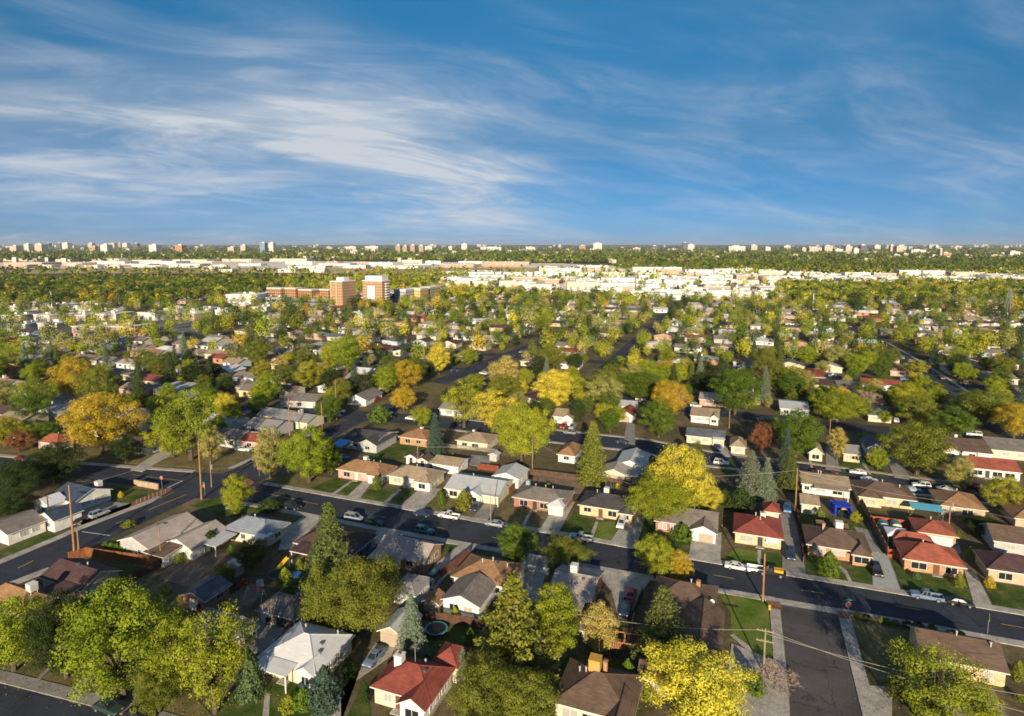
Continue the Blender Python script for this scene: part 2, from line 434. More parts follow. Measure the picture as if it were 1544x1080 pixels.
lawn_b = surf('lawn_sunlit_tint', [(.060, .105, .012), (.090, .145, .018), (.135, .170, .034), (.21, .19, .07)], scale=.22, fine=4.5, rough=.95, spec=.1)  # lighter greens put the sunlight of the brighter lawns into the colour
dry_m = surf('lawn_dry', [(.09, .088, .032), (.15, .125, .055), (.22, .175, .09)], scale=.30, fine=4, rough=.95, spec=.1)
dirt_m = surf('bare_dirt', [(.13, .095, .066), (.20, .145, .098), (.27, .20, .14)], scale=.30, fine=4, rough=.95, spec=.1)
red_m = surf('red_gravel', [(.20, .085, .065), (.29, .14, .11)], scale=2.5, fine=9, rough=.95, spec=.1)
yellow_paint = surf('yellow_road_paint', [(.30, .20, .06), (.50, .33, .07)], scale=1.4, rough=.8)
white_paint = surf('white_road_paint', [(.32, .32, .31), (.55, .54, .52)], scale=1.4, rough=.8)
far_concrete = surf('pale_yard', [(.55, .48, .38), (.74, .68, .58), (.86, .82, .76)], scale=.012, fine=.15, rough=.95, spec=.1)
far_dry = surf('dry_field', [(.34, .25, .12), (.50, .38, .19), (.60, .48, .27)], scale=.01, fine=.12, rough=.95, spec=.1)
far_grass = surf('field_grass', [(.04, .075, .02), (.07, .10, .03)], scale=.02, fine=.2, rough=.95, spec=.1)

A_far = GP([(-90, 680), (0, 689), (122, 701), (334, 715), (381, 727), (495, 748.8), (622, 771), (855, 810), (1039, 844), (1175, 867), (1315, 890), (1544, 929), (1700, 955)])
A_near = GP([(1700, 995), (1544, 967.6), (1280, 920), (1080, 886), (967, 865.5), (750, 826.5), (547, 790), (453, 772), (376, 758), (300, 751), (241, 736), (166, 728), (90, 718), (0, 709), (-90, 700)])
sheet('road', A_far + A_near, .020, asphalt)
B_l = GP([(1176.4, 905), (1190.8, 1050.7), (1194, 1110), (1200, 1250)]); B_r = GP([(1345, 1250), (1308, 1110), (1299.5, 1080), (1261, 915)])
sheet('road', B_l + B_r, .012, asphalt_old)
C_l = GP([(-120, 905), (0, 851), (93, 812), (124, 798), (233, 756.6), (262, 744), (310, 722), (334, 715), (386, 692), (485, 650), (561, 619), (642, 578), (686, 561), (740, 540), (800, 518), (850, 500)])
C_r = GP([(872, 500), (826, 518), (770, 540), (714, 562), (662, 585), (625, 603), (595, 622), (556, 632), (525, 648), (470, 682), (400, 722), (330, 754), (295, 751), (166, 812), (124, 834), (72, 856), (0, 884), (-120, 940)])
sheet('road', C_l + C_r, .028, asphalt)
A2_c = GP([(-150, 600), (60, 608), (240, 614), (380, 619), (470, 622), (560, 628), (620, 632), (690, 640), (830, 657), (969, 672), (1070, 692), (1210, 709), (1360, 730), (1485, 746), (1620, 764)])
strip('road', A2_c, -5.5, 5.5, .036, asphalt)
A3_c = GP([(560, 549), (720, 560), (860, 585), (960, 605), (1090, 624), (1320, 648), (1460, 661), (1600, 676)])
strip('road', A3_c, -5, 5, .044, asphalt)
D_c = GP([(1270, 492), (1317, 514), (1360, 540), (1402, 568), (1440, 595), (1485, 625), (1530, 655), (1600, 700)])
strip('road', D_c, -5.5, 5.5, .052, asphalt)
D2_c = GP([(1100, 560), (1250, 570), (1403, 578), (1500, 586), (1640, 596)])
strip('road', D2_c, -4.5, 4.5, .060, asphalt)
E_far = GP([(-60, 1018), (0, 1031), (140, 1067), (240, 1095), (330, 1122)]); E_near = GP([(330, 1240), (-60, 1240)])
sheet('road', E_far + E_near, .020, asphalt)
left_lots = GP([(-40, 458), (60, 466), (190, 470), (330, 482), (300, 500), (150, 512), (-40, 505)])
sheet('parking_lot', left_lots, .030, surf('lot_asphalt', [(.10, .10, .105), (.17, .165, .16), (.30, .28, .25)], scale=.03, fine=.3, rough=.95))

# sidewalks: slabs with a real kerb
SW = .12
mainA = GP([(395, 731), (495, 748.8), (622, 771), (855, 810), (1039, 844), (1175, 867), (1315, 890), (1544, 929), (1700, 955)])
strip('sidewalk', mainA, .1, 1.7, .004, concrete, SW)
strip('sidewalk', GP([(-90, 680), (0, 689), (122, 701), (290, 713)]), .1, 1.7, .004, concrete, SW)
strip('sidewalk', GP([(340, 764), (376, 758), (453, 772), (547, 790), (750, 826.5), (967, 865.5), (1080, 886), (1168, 901)]), -.1, -1.7, .004, concrete, SW)
strip('sidewalk', GP([(1268, 918), (1400, 941.5), (1544, 967.6), (1700, 995)]), -.1, -1.7, .004, concrete, SW)
strip('drainage_pan', GP([(1168, 902), (1268, 919)]), .1, -1.7, .034, concrete)
strip('sidewalk', GP([(1176.4, 911), (1190.8, 1050.7), (1194, 1110), (1198, 1200)]), -.1, -1.7, .008, concrete, SW)
strip('sidewalk', GP([(1261, 921), (1299.5, 1080), (1308, 1110), (1330, 1200)]), .1, 1.9, .008, concrete, SW)
strip('sidewalk', GP([(-120, 905), (0, 851), (93, 812), (124, 798), (233, 756.6), (246, 750)]), .1, 1.8, .004, concrete, SW)
strip('sidewalk', GP([(-120, 940), (0, 884), (72, 856)]), -.1, -2.0, .004, concrete, SW)
strip('sidewalk', GP([(350, 708), (386, 692), (485, 650)]), .1, 1.7, .004, concrete, SW)
strip('sidewalk', GP([(-60, 1018), (0, 1031), (140, 1067), (240, 1095), (330, 1122)]), .1, 2.0, .004, concrete_dark, SW)
a2r = A2_c[7:]
strip('sidewalk', a2r, 5.6, 6.9, .006, concrete, SW); strip('sidewalk', a2r, -5.6, -6.9, .006, concrete, SW)
strip('sidewalk', D_c[1:5], 5.6, 7.0, .006, concrete, SW); strip('sidewalk', D_c[1:5], -5.6, -7.0, .006, concrete, SW)

def on_line(P, s0, s1):
    """Part of a ground polyline between two distances along it."""
    acc, outp = 0.0, []
    for p, q in zip(P, P[1:]):
        L = np.linalg.norm(q - p)
        for s in (s0, s1):
            pass
        a_, b2 = max(s0, acc), min(s1, acc + L)
        if a_ < b2:
            for s in (a_, b2):
                x = p + (q - p) * ((s - acc) / L)
                if not outp or np.linalg.norm(outp[-1] - x) > .05: outp.append(x)
        acc += L
    return outp
# worn yellow centre dashes on the main road, solid lines by the crossing
Amid = GP([(250, 722), (330, 733), (400, 744), (470, 759), (585, 781), (700, 803), (855, 830), (1000, 853), (1128, 877), (1240, 895), (1430, 927), (1600, 957)])
tot = sum(np.linalg.norm(q - p) for p, q in zip(Amid, Amid[1:]))
s = 62.0
strip('road_marking', on_line(Amid, 32, 47), -.09, .09, .034, yellow_paint)
while s < tot:
    strip('road_marking', on_line(Amid, s, s + 3.6), -.09, .09, .034, yellow_paint); s += 14.5
for line in ([(224, 769), (281, 746)], [(175, 790), (192, 783)], [(27, 857), (50, 846)]):
    strip('road_marking', GP(line), -.12, .12, .042, yellow_paint)
strip('road_marking', GP([(200, 716.5), (274, 725)]), -.09, .09, .034, yellow_paint)
strip('road_marking', GP([(361, 705), (385, 696)]), -.09, .09, .042, yellow_paint)
strip('road_marking', GP([(276, 725), (252, 736)]), -.2, .2, .034, white_paint)
strip('road_marking', GP([(124, 802), (166, 808)]), -.15, .15, .042, white_paint)

# drives and paths
Z1, Z2, Z3 = .10, .104, .108
DR = [('driveway', concrete, [(478, 1090), (514, 1090), (514, 1043), (590, 989), (596, 977), (566, 970), (545, 1005)]),
 ('path', concrete, [(394, 1095), (405, 1095), (407, 1048), (400, 1044)]),
 ('driveway', concrete, [(520, 752), (540, 756), (561, 727), (549, 725)]),
 ('path', concrete, [(499, 746), (504, 747), (531, 727), (527, 727)]),
 ('driveway', concrete, [(600, 766), (632, 772), (667, 738), (636, 735)]),
 ('path', concrete, [(575, 761), (580, 762), (606, 739), (602, 738)]),
 ('driveway', concrete_dark, [(709, 786), (732, 790), (756, 752), (739, 750)]),
 ('driveway', concrete, [(813, 801), (841, 806), (867, 757), (832, 770)]),
 ('path', concrete, [(784, 796), (790, 797), (803.6, 769.5), (800, 769)]),
 ('driveway', concrete, [(919, 819), (959, 826), (973, 780), (945, 781)]),
 ('path', concrete, [(888, 812), (894, 813), (902, 788), (898, 787)]),
 ('driveway', concrete, [(1038, 842), (1086, 851), (1088, 804), (1044, 806)]),
 ('driveway', concrete_dark, [(1179.6, 866), (1216, 872), (1207, 819), (1194, 768), (1175, 768), (1179.6, 832)]),
 ('path', concrete, [(1142, 859), (1148.5, 860), (1147.6, 830), (1142, 830)]),
 ('driveway', concrete_new, [(1316, 887), (1359, 894), (1338, 836), (1315, 834)]),
 ('path', concrete, [(1281, 882), (1287, 883), (1277, 862), (1266, 854), (1263, 856), (1274, 866)]),
 ('driveway', concrete, [(1469, 913), (1498, 918), (1472, 866), (1452, 854)]),
 ('driveway', concrete, [(886, 853), (984, 870), (969, 892), (959, 918), (933, 934), (922, 890)]),
 ('driveway', concrete, [(557, 824), (570, 798), (606, 804), (585, 816)]),
 ('driveway', concrete, [(699, 818), (722, 822), (682, 858), (655, 890), (632, 884), (661, 848)]),
 ('driveway', concrete, [(420, 830), (440, 828), (487, 781), (463, 777), (428, 798)]),
 ('driveway', concrete, [(786, 838), (827, 846), (812, 910), (772, 912)]),
 ('patio', concrete_dark, [(372, 935), (432, 945), (402, 985), (372, 985)]),
 ('driveway', concrete, [(1103, 971), (1149, 990), (1172, 997), (1181, 1054), (1176, 1100), (1123, 1100), (1095, 1038)]),
 ('path', concrete, [(1101, 958), (1106, 957), (1130, 975), (1140, 992), (1134, 994), (1122, 976)]),
 ('driveway', concrete, [(1306, 1034), (1345, 1037), (1345, 1090), (1320, 1090)]),
 ('path', concrete_dark, [(47, 1034), (52, 1035), (84, 1002), (79, 1001)]),
 ('driveway', concrete_dark, [(99, 1049), (123, 1055), (155, 1020), (134, 1016)]),
 ('path', concrete_dark, [(185, 1068), (195, 1071), (212, 1050), (206, 1048)]),
 ('driveway', concrete_dark, [(115, 768), (160, 757), (200, 760), (190, 771), (130, 795), (116, 790)]),
 ('driveway', concrete, [(197, 709), (215, 712), (262, 684), (242, 680)]),
 ('driveway', concrete_dark, [(940, 668), (958, 671), (957, 640), (945, 638)]),
 ('driveway', concrete_dark, [(1245, 708), (1268, 711), (1257, 674), (1245, 674)]),
 ('path', concrete, [(1222, 705), (1226, 705.5), (1220, 686), (1217, 686)]),
 ('driveway', concrete_dark, [(1348, 720), (1375, 724), (1350, 690), (1336, 690)]),
 ('driveway', concrete, [(1090, 688), (1104, 690), (1092, 668), (1080, 668)]),
 ('path', concrete, [(1310, 715), (1314, 716), (1302, 694), (1297, 690), (1295, 691), (1300, 700)]),
 ('patio', concrete_dark, [(700, 700), (735, 706), (745, 690), (712, 686)]),
 ('driveway', concrete_dark, [(1388, 826), (1450, 836), (1445, 818), (1388, 812)]),
 ('patio', concrete_dark, [(1287, 795), (1312, 800), (1330, 835), (1312, 833)]),
 ('gravel_bed', red_m, [(1120, 1040), (1174, 1045), (1168, 1090), (1148, 1090)]),
 ('gravel_bed', red_m, [(124, 797), (233, 756), (262, 738), (255, 736), (196, 760), (120, 785)]),
]
for k, (n, m, p) in enumerate(DR): sheet(n, GP(p), 0.0, m, h=(.095, .106, .117, .135)[k % 4])
for p in ([(1155, 906), (1176, 910), (1180, 922), (1162, 918)], [(1262, 922), (1285, 925), (1280, 935), (1266, 933)], [(370, 720), (384, 728), (378, 733), (366, 728)]):
    sheet('corner_ramp', GP(p), .152, red_m)
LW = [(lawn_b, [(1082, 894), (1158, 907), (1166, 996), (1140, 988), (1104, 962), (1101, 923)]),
 (lawn_m, [(300, 1110), (478, 1100), (513, 1042), (440, 1022), (392, 1036), (350, 1045)]),
 (lawn_m, [(515, 1100), (560, 1100), (556, 1040), (548, 1025)]),
 (lawn_m, [(640, 990), (700, 1012), (730, 960), (700, 940), (650, 935), (640, 960)]),
 (lawn_m, [(127, 895), (160, 852), (242, 857), (220, 864), (160, 897)]),
 (lawn_m, [(285, 762), (324, 751), (399, 764), (389, 777), (330, 779)]),
 (lawn_m, [(166, 734), (236, 741), (195, 758), (166, 751)]),
 (lawn_m, [(0, 832), (65, 806), (90, 809), (-10, 850)]),
 (lawn_m, [(467, 736), (505, 721), (529, 726), (503, 744)]), (lawn_m, [(505, 745), (529, 726), (550, 727), (522, 750)]),
 (dry_m, [(400, 722), (440, 716), (505, 721), (467, 736), (520, 748), (430, 733)]),
 (lawn_m, [(540, 754), (557, 738), (600, 739), (577, 759)]), (lawn_m, [(580, 760), (604, 741), (634, 742), (602, 765)]),
 (dry_m, [(634, 770), (661, 746), (745, 754), (713, 784)]),
 (dry_m, [(740, 786), (767, 764), (800, 769), (786, 794)]), (dry_m, [(790, 795), (804, 770), (830, 772), (814, 799)]),
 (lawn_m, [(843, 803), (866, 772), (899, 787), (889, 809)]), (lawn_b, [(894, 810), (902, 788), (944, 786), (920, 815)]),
 (lawn_m, [(961, 823), (974, 780), (1046, 800), (1040, 840), (1000, 832)]),
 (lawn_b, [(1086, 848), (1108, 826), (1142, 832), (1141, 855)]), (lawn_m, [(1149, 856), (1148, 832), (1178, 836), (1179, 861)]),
 (lawn_m, [(1216, 866), (1216, 836), (1250, 845), (1264, 856), (1280, 877)]), (lawn_m, [(1288, 879), (1277, 860), (1312, 850), (1316, 882)]),
 (lawn_m, [(1345, 845), (1362, 834), (1370, 862), (1412, 868), (1456, 866), (1469, 908), (1360, 890)]),
 (lawn_m, [(1475, 865), (1485, 876), (1570, 892), (1570, 930), (1500, 914)]),
 (dry_m, [(1282, 935), (1365, 952), (1390, 960), (1400, 1010), (1325, 1030), (1306, 1000)]),
 (lawn_m, [(669, 822), (697, 820), (684, 838), (669, 840)]),
 (lawn_m, [(547, 684), (583, 666), (640, 674), (612, 694), (560, 697)]),
 (dirt_m, [(801, 713), (949, 728), (946, 744), (866, 744), (798, 730)]),
 (dirt_m, [(259, 850), (324, 824), (373, 834), (350, 862), (300, 892), (240, 872)]),
 (dirt_m, [(330, 905), (378, 880), (400, 890), (378, 915)]),
 (dry_m, [(-20, 986), (250, 1000), (320, 1080), (240, 1085), (140, 1058), (-20, 1020)]),
 (dry_m, [(-20, 684), (120, 694), (330, 708), (385, 688), (345, 668), (120, 678), (-20, 672)]),
 (dry_m, [(560, 612), (640, 575), (700, 585), (640, 600)]),
 (lawn_m, [(1085, 712), (1110, 715), (1110, 694), (1078, 692)]), (lawn_m, [(1268, 711), (1340, 720), (1320, 692), (1262, 684)]),
 (dry_m, [(1375, 724), (1450, 735), (1480, 715), (1380, 700)]), (dirt_m, [(1110, 690), (1170, 698), (1170, 680), (1115, 672)]),
 (lawn_m, [(1200, 775), (1240, 780), (1300, 790), (1312, 800), (1205, 800)]), (lawn_m, [(1340, 818), (1385, 824), (1385, 812), (1340, 805)]),
 (lawn_m, [(415, 850), (470, 855), (470, 880), (400, 880)]), (lawn_m, [(860, 985), (940, 1000), (930, 1030), (840, 1010)]),
 (lawn_m, [(1290, 664), (1342, 668), (1345, 655), (1292, 652)]), (far_grass, [(1490, 476), (1600, 480), (1600, 462), (1500, 460)])]
for k, (m, p) in enumerate(LW):
    sheet('lawn' if m in (lawn_m, lawn_b, dry_m, far_grass) else 'dirt_yard', GP(p), 0.0, m, h=.05 + .006 * (k % 5))
# the wide pale yards and dry fields far out
FAR = [('industrial_yard', far_concrete, [(640, 428), (760, 404), (1000, 402), (1180, 418), (1160, 452), (980, 450), (830, 440)], .06),
 ('industrial_yard', far_concrete, [(1140, 414), (1600, 420), (1600, 430), (1400, 428), (1150, 432)], .07),
 ('dry_field', far_dry, [(-60, 408), (400, 404), (760, 402), (900, 408), (640, 414), (380, 412), (-60, 413)], .08),
 ('industrial_yard', far_concrete, [(-60, 396), (300, 394), (480, 394), (840, 397), (960, 403), (760, 404), (430, 404), (-60, 406)], .09),
 ('dry_field', far_dry, [(1290, 474), (1440, 470), (1460, 478), (1300, 482)], .07),
 ('parking_lot', far_concrete, [(330, 450), (420, 444), (520, 452), (480, 466), (360, 464)], .08)]
for n, m, p, z in FAR: sheet(n, GP(p), z, m)
# ------------------------------------------------------------------ trees: one of each kind, then copies
LEAF = foliage_mat('leaves'); NEEDLE = foliage_mat('needles', transl=.10)
BARK = surf('bark', [(.06, .045, .032), (.13, .10, .075)], scale=6, rough=.95, spec=.1, stretch=(1, 1, .25))
PALE_BARK = surf('pale_bark', [(.20, .16, .12), (.34, .28, .21)], scale=6, rough=.95, spec=.1, stretch=(1, 1, .25))

def rand_unit(n, rng):
    v = rng.normal(size=(n, 3)); return v / np.linalg.norm(v, axis=1)[:, None]

def cards(P, N, size, rng, aspect=(.6, 1.0), jitter=.55):
    """One small leaf-cluster quad at each point, roughly facing N."""
    n = len(P)
    N = N + rng.normal(size=(n, 3)) * jitter; N /= np.linalg.norm(N, axis=1)[:, None]
    T = np.cross(N, rand_unit(n, rng)); T /= np.maximum(np.linalg.norm(T, axis=1), 1e-6)[:, None]
    B = np.cross(N, T)
    s = (size * rng.uniform(.6, 1.35, n))[:, None] if np.isscalar(size) else (size * rng.uniform(.7, 1.3, n))[:, None]
    a = s * rng.uniform(*aspect, n)[:, None]
    k = rng.uniform(.35, 1.0, (n, 4))
    q = np.stack([P - T * s * k[:, :1] - B * a * .3, P - B * a * k[:, 1:2], P + T * s * k[:, 2:3] + B * a * .2, P + B * a * k[:, 3:4]], axis=1)
    return q.reshape(-1, 3)

def broadleaf(seed, H=10.0, rad=4.2, lo=.06, nclump=72, per=640, leaf=.122, taper=0.0, open_=0.0, clump=(.55, 1.65)):
    """Crown (unit tint per leaf) and trunk with limbs, ten metres tall."""
    rng = np.random.default_rng(seed)
    cz, hz = H * (1 + lo) / 2, H * (1 - lo) / 2
    cen, cr = [], []
    t = 0
    while len(cen) < nclump and t < 4000:
        t += 1
        d = rand_unit(1, rng)[0]
        rr = rng.uniform(.50, 1.0) ** .5 if rng.random() > .25 else rng.uniform(.2, .7)
        r = rng.uniform(*clump)
        zrel = d[2] * rr
        wid = 1.0 - taper * max(0, zrel) - .25 * max(0, -zrel)
        lump = 1 + .20 * math.sin(3 * math.atan2(d[1], d[0]) + seed) + .14 * math.sin(5 * math.atan2(d[1], d[0]) + 2.3 * seed + 4 * d[2]) + rng.uniform(-.08, .16)
        p = np.array([d[0] * rr * (rad - r * .7) * wid * lump, d[1] * rr * (rad - r * .7) * wid * lump, cz + zrel * (hz - r * .6)])
        if all(np.linalg.norm(p - c) > (.66 + open_) * (r + s_) for c, s_ in zip(cen, cr)):
            cen.append(p); cr.append(r)
    V, T = [], []
    for c, r in zip(cen, cr):
        n = int(per * (r / 1.2) ** 2)
        d = rand_unit(n, rng); d[:, 2] += .25; d /= np.linalg.norm(d, axis=1)[:, None]
        lump = 1 + .22 * np.sin(d[:, 0] * 5 + c[0] * 3) * np.sin(d[:, 1] * 5 + c[1]) + .15 * rng.normal(size=n)
        sh = rng.uniform(.62, 1.05, n) * lump
        P = c + d * (r * sh)[:, None] * np.array([1.1, 1.1, .80])
        tone = rng.uniform(-.22, .22) + .06 * (c[2] - cz) / hz
        V.append(cards(P, d + .35 * (P - [0, 0, cz]) / rad, leaf, rng, jitter=.42)); T.append(np.clip(.5 + tone + rng.normal(size=n) * .07, 0, 1))
    crown = quads_mesh('crown', np.concatenate(V), LEAF, np.concatenate(T))
    m = MB(); rb = .026 * H
    fork = H * (lo + .16)
    m.tube([(0, 0, -.2), (.05, .02, fork * .5), (0, .04, fork), (.1, 0, H * .62)], [rb * 1.25, rb, rb * .8, rb * .35], 7)
    order = rng.permutation(len(cen))[:40]
    for i in order:
        c = cen[i]; z0 = rng.uniform(.8, 1.25) * fork
        mid = np.array([c[0] * .45, c[1] * .45, z0 + (c[2] - z0) * .6])
        k_ = 1.0 if len(m.f) < 520 else .45
        m.tube([(0, .02, z0 * .95), tuple(mid), tuple(c), tuple(c + (c - mid) * .22)], [rb * .5 * k_, rb * .32 * k_, rb * .12 * k_, rb * .05], 5)
    return crown, m.mesh('trunk', BARK)

def conifer(seed, H=10.0, rad=2.5, base=.06, whorls=24, droop=.35, up=0.0, dens=1.0, leaf=.20, sparse=.0, power=.85):
    rng = np.random.default_rng(seed)
    V, T = [], []
    m = MB(); m.tube([(0, 0, -.2), (0, 0, H * .5), (0, 0, H * .985)], [.02 * H, .013 * H, .003 * H], 6)
    for k in range(whorls):
        f = (k + .3) / whorls
        z = H * (base + (1 - base) * f ** .92)
        L = rad * ((1 - f) ** power) * 1.02 + .10
        nb = max(5, int((11 if not sparse else 6) * (.55 + .45 * (1 - f))))
        a0 = rng.uniform(0, 6.28)
        for j in range(nb):
            a = a0 + 6.283 * j / nb + rng.normal() * .12
            l = L * rng.uniform(.72, 1.12)
            dirv = np.array([math.cos(a), math.sin(a), 0])
            n = max(5, int(dens * (10 + 26 * l / rad)))
            s = rng.uniform(.12, 1.0, n) ** .75
            side = np.array([-dirv[1], dirv[0], 0])
            wd = .30 * l * (1 - s) + .10 + .06 * rad
            P = dirv * (s * l)[:, None] + side * (rng.uniform(-1, 1, n) * wd)[:, None]
            zz_ = z - droop * l * (s ** 1.3) * .8 + up * l * s ** 2 + rng.normal(size=n) * .06 * (1 + rad * .2)
            P[:, 2] = zz_
            N = np.tile(dirv * .45 + np.array([0, 0, .9]), (n, 1))
            V.append(cards(P, N, leaf, rng, aspect=(.45, .8), jitter=.5))
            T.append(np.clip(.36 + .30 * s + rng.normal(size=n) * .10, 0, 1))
            if sparse or k % 3 == 0: m.tube([(0, 0, z), tuple(dirv * l * .8 + np.array([0, 0, z - droop * l * .5 + up * l * .6]))], [.03, .012], 4)
    n = int(60 * dens)
    P = np.stack([rng.normal(size=n) * .05 * rad, rng.normal(size=n) * .05 * rad, H * rng.uniform(.93, 1.0, n)], 1)
    V.append(cards(P, np.tile([0, -.3, .6], (n, 1)).astype(float), leaf * .8, rng)); T.append(np.full(n, .6))
    return quads_mesh('crown', np.concatenate(V), NEEDLE, np.concatenate(T)), m.mesh('trunk', BARK)

def bushy(seed, H=4.0, rad=1.3, cone=.6, n=2600, leaf=.13, lumps=7, mat=None):
    """Dense shrub or juniper: leaves from the ground up, uneven outline."""
    rng = np.random.default_rng(seed)
    f = rng.uniform(0, 1, n); a = rng.uniform(0, 6.283, n)
    prof = (np.sin(np.pi * np.clip(.10 + .9 * f, 0, 1) ** .8)) * (1 - cone) + cone * (1 - f) ** .8
    lump = 1 + .16 * np.sin(lumps * a + 9 * f + seed) + .12 * np.sin(3 * a - 14 * f) + .08 * rng.normal(size=n)
    r = rad * prof * lump * rng.uniform(.72, 1.0, n)
    P = np.stack([r * np.cos(a), r * np.sin(a), H * f * .97 + .05], 1)
    N = np.stack([np.cos(a), np.sin(a), np.full(n, .45)], 1)
    t = np.clip(.5 + .22 * np.sin(lumps * a + 9 * f + seed) + rng.normal(size=n) * .12, 0, 1)
    m = MB(); m.tube([(0, 0, -.1), (0, 0, H * .4)], [.06 * rad + .03, .03], 6)
    return quads_mesh('crown', cards(P, N, leaf, rng), mat or NEEDLE, t), m.mesh('trunk', BARK)

def bare(seed, H=7.0):
    rng = np.random.default_rng(seed); m = MB(); tw = MB()
    def grow(p, d, L, r, lev):
        q = p + d * L
        (m if lev < 2 else tw).tube([tuple(p), tuple((p + q) / 2 + rng.normal(size=3) * L * .05), tuple(q)], [max(r, .016), max(r * .8, .015), max(r * .6, .013)], 5 if lev < 2 else 3, cap=False)
        if lev >= 5: return
        for _ in range(3 if lev < 4 else 4):
            nd_ = d + rng.normal(size=3) * .55; nd_[2] += .12; nd_ /= np.linalg.norm(nd_)
            grow(p + (q - p) * rng.uniform(.65, 1), nd_, L * rng.uniform(.6, .8), r * .58, lev + 1)
    for q in range(5):
        a = 6.283 * q / 5 + rng.uniform(0, 1); v = np.array([math.cos(a) * .55, math.sin(a) * .55, .75]); grow(np.zeros(3), v / np.linalg.norm(v), H * .22, .10, 0)
    twig = surf('bare_twigs', [(.30, .21, .17), (.42, .31, .25)], scale=3, rough=.9, spec=.1)
    return tw.mesh('crown', twig), m.mesh('trunk', twig)

PROTO = {}
def proto(kind):
    """Crown and trunk meshes of each kind with their nominal height and radius."""
    if kind in PROTO: return PROTO[kind]
    k, i = kind[:-1], int(kind[-1])
    if k == 'round': r = broadleaf(10 + i, rad=4.4); d = (10, 4.4)
    elif k == 'tall': r = broadleaf(20 + i, rad=3.0, lo=.05, taper=.35, nclump=70, clump=(.5, 1.3)); d = (10, 3.0)
    elif k == 'wide': r = broadleaf(30 + i, rad=5.6, lo=.10, nclump=80, per=560, clump=(.7, 1.9)); d = (10, 5.6)
    elif k == 'open': r = broadleaf(40 + i, rad=4.0, lo=.10, nclump=54, per=430, open_=.08, clump=(.5, 1.35), leaf=.12); d = (10, 4.0)
    elif k == 'spruce': r = conifer(50 + i, rad=2.6, dens=2.0, leaf=.16, power=.74, whorls=26); d = (10, 2.5)
    elif k == 'pine': r = conifer(60 + i, rad=3.6, base=.10, whorls=17, droop=.16, up=.30, sparse=.5, leaf=.17, dens=2.6, power=.92); d = (10, 3.6)
    elif k == 'fir': r = conifer(70 + i, rad=3.2, base=.05, whorls=22, droop=.25, up=.12, leaf=.17, dens=2.1, power=.66); d = (10, 3.2)
    elif k == 'juniper': r = bushy(80 + i, H=4, rad=1.3, cone=.25); d = (4, 1.3)
    elif k == 'cone': r = bushy(85 + i, H=4, rad=1.3, cone=.85); d = (4, 1.3)
    elif k == 'shrub': r = bushy(90 + i, H=2, rad=1.4, cone=.05, n=1300, leaf=.15, mat=LEAF); d = (2, 1.4)
    elif k == 'bare': r = bare(95 + i); d = (5.5, 2.0)
    PROTO[kind] = (*r, *d)
    return PROTO[kind]

NAMES = dict(round='broadleaf_tree', tall='broadleaf_tree', wide='broadleaf_tree', open='broadleaf_tree', spruce='spruce_tree', pine='pine_tree', fir='pine_tree',
             juniper='juniper', cone='juniper', shrub='shrub', bare='bare_tree')
CATS = dict(broadleaf_tree='tree', spruce_tree='tree', pine_tree='tree', juniper='shrub', shrub='shrub', bare_tree='tree')
COL = dict(lime=(.225, .270, .020), green=(.094, .148, .016), dark=(.034, .056, .013), olive=(.155, .172, .024), yellow=(.54, .475, .050), gold=(.45, .33, .032),
           orange=(.50, .285, .018), russet=(.25, .10, .045), sage=(.30, .295, .085), straw=(.42, .36, .10), yellowgreen=(.315, .315, .026), blue=(.16, .195, .13), bluedark=(.052, .084, .060), needle=(.100, .124, .032), needledark=(.060, .084, .026), pine=(.185, .205, .026), juniper=(.090, .14, .055), pink=(.38, .27, .21))
WORD = dict(lime='lime green', green='green', dark='dark green', olive='olive', yellow='bright yellow', gold='golden', orange='orange', russet='russet', sage='sage green',
            straw='straw yellow', yellowgreen='yellow-green', blue='blue-green', bluedark='dark blue-green', needle='olive green', needledark='dark green', pine='yellow-green', juniper='mid green', pink='pinkish')
NTREE = [0]
def plant(kind, x, y, h, rad, colour, label=None, group=None, parts=True, desc=None, ref=None):
    crown, trunk, H0, R0 = proto(kind)
    nm = NAMES[kind[:-1]]
    NTREE[0] += 1
    rnd = random.Random(NTREE[0] * 7 + 1)
    o = empty(nm, (x, y, 0), rnd.uniform(0, 6.28), label, CATS[nm], group)
    o.scale = (rad / R0, rad / R0, h / H0)
    c = link('crown', crown, o)
    k = rnd.uniform(.88, 1.12); cc = COL[colour] if isinstance(colour, str) else colour
    c.color = (cc[0] * k * rnd.uniform(.93, 1.07), cc[1] * k, cc[2] * k, 1)
    t = link('trunk', trunk, o)
    if desc or label: note(o, desc, ref, (x, y), h, label)
    return o

def T(kind, colour, px, py, top, wpx, label, pb=None):
    """A tree of the photograph: base pixel, top row, crown width in pixels."""
    x, y = G(px, py)
    h = height_at(px, py, top)
    rad = wpx / 2 * math.hypot(1, 0) * (y * CT + (CAM_H - h * .5) * ST) / F
    o = plant(kind, x, y, h, rad, colour, label, group={'spruce_tree': 'evergreens of the neighbourhood', 'pine_tree': 'evergreens of the neighbourhood', 'shrub': 'shrubs in the yards', 'juniper': 'shrubs in the yards'}.get(NAMES[kind[:-1]], 'trees of the neighbourhood'))
    FOOT.append((x, y, rad * .75))
    THINGS[-1]['ref'] = WORD[colour] + (' shrub' if NAMES[kind[:-1]] in ('shrub', 'juniper') else ' evergreen' if kind[:-1] in ('spruce', 'pine', 'fir') else ' tree')
    return o

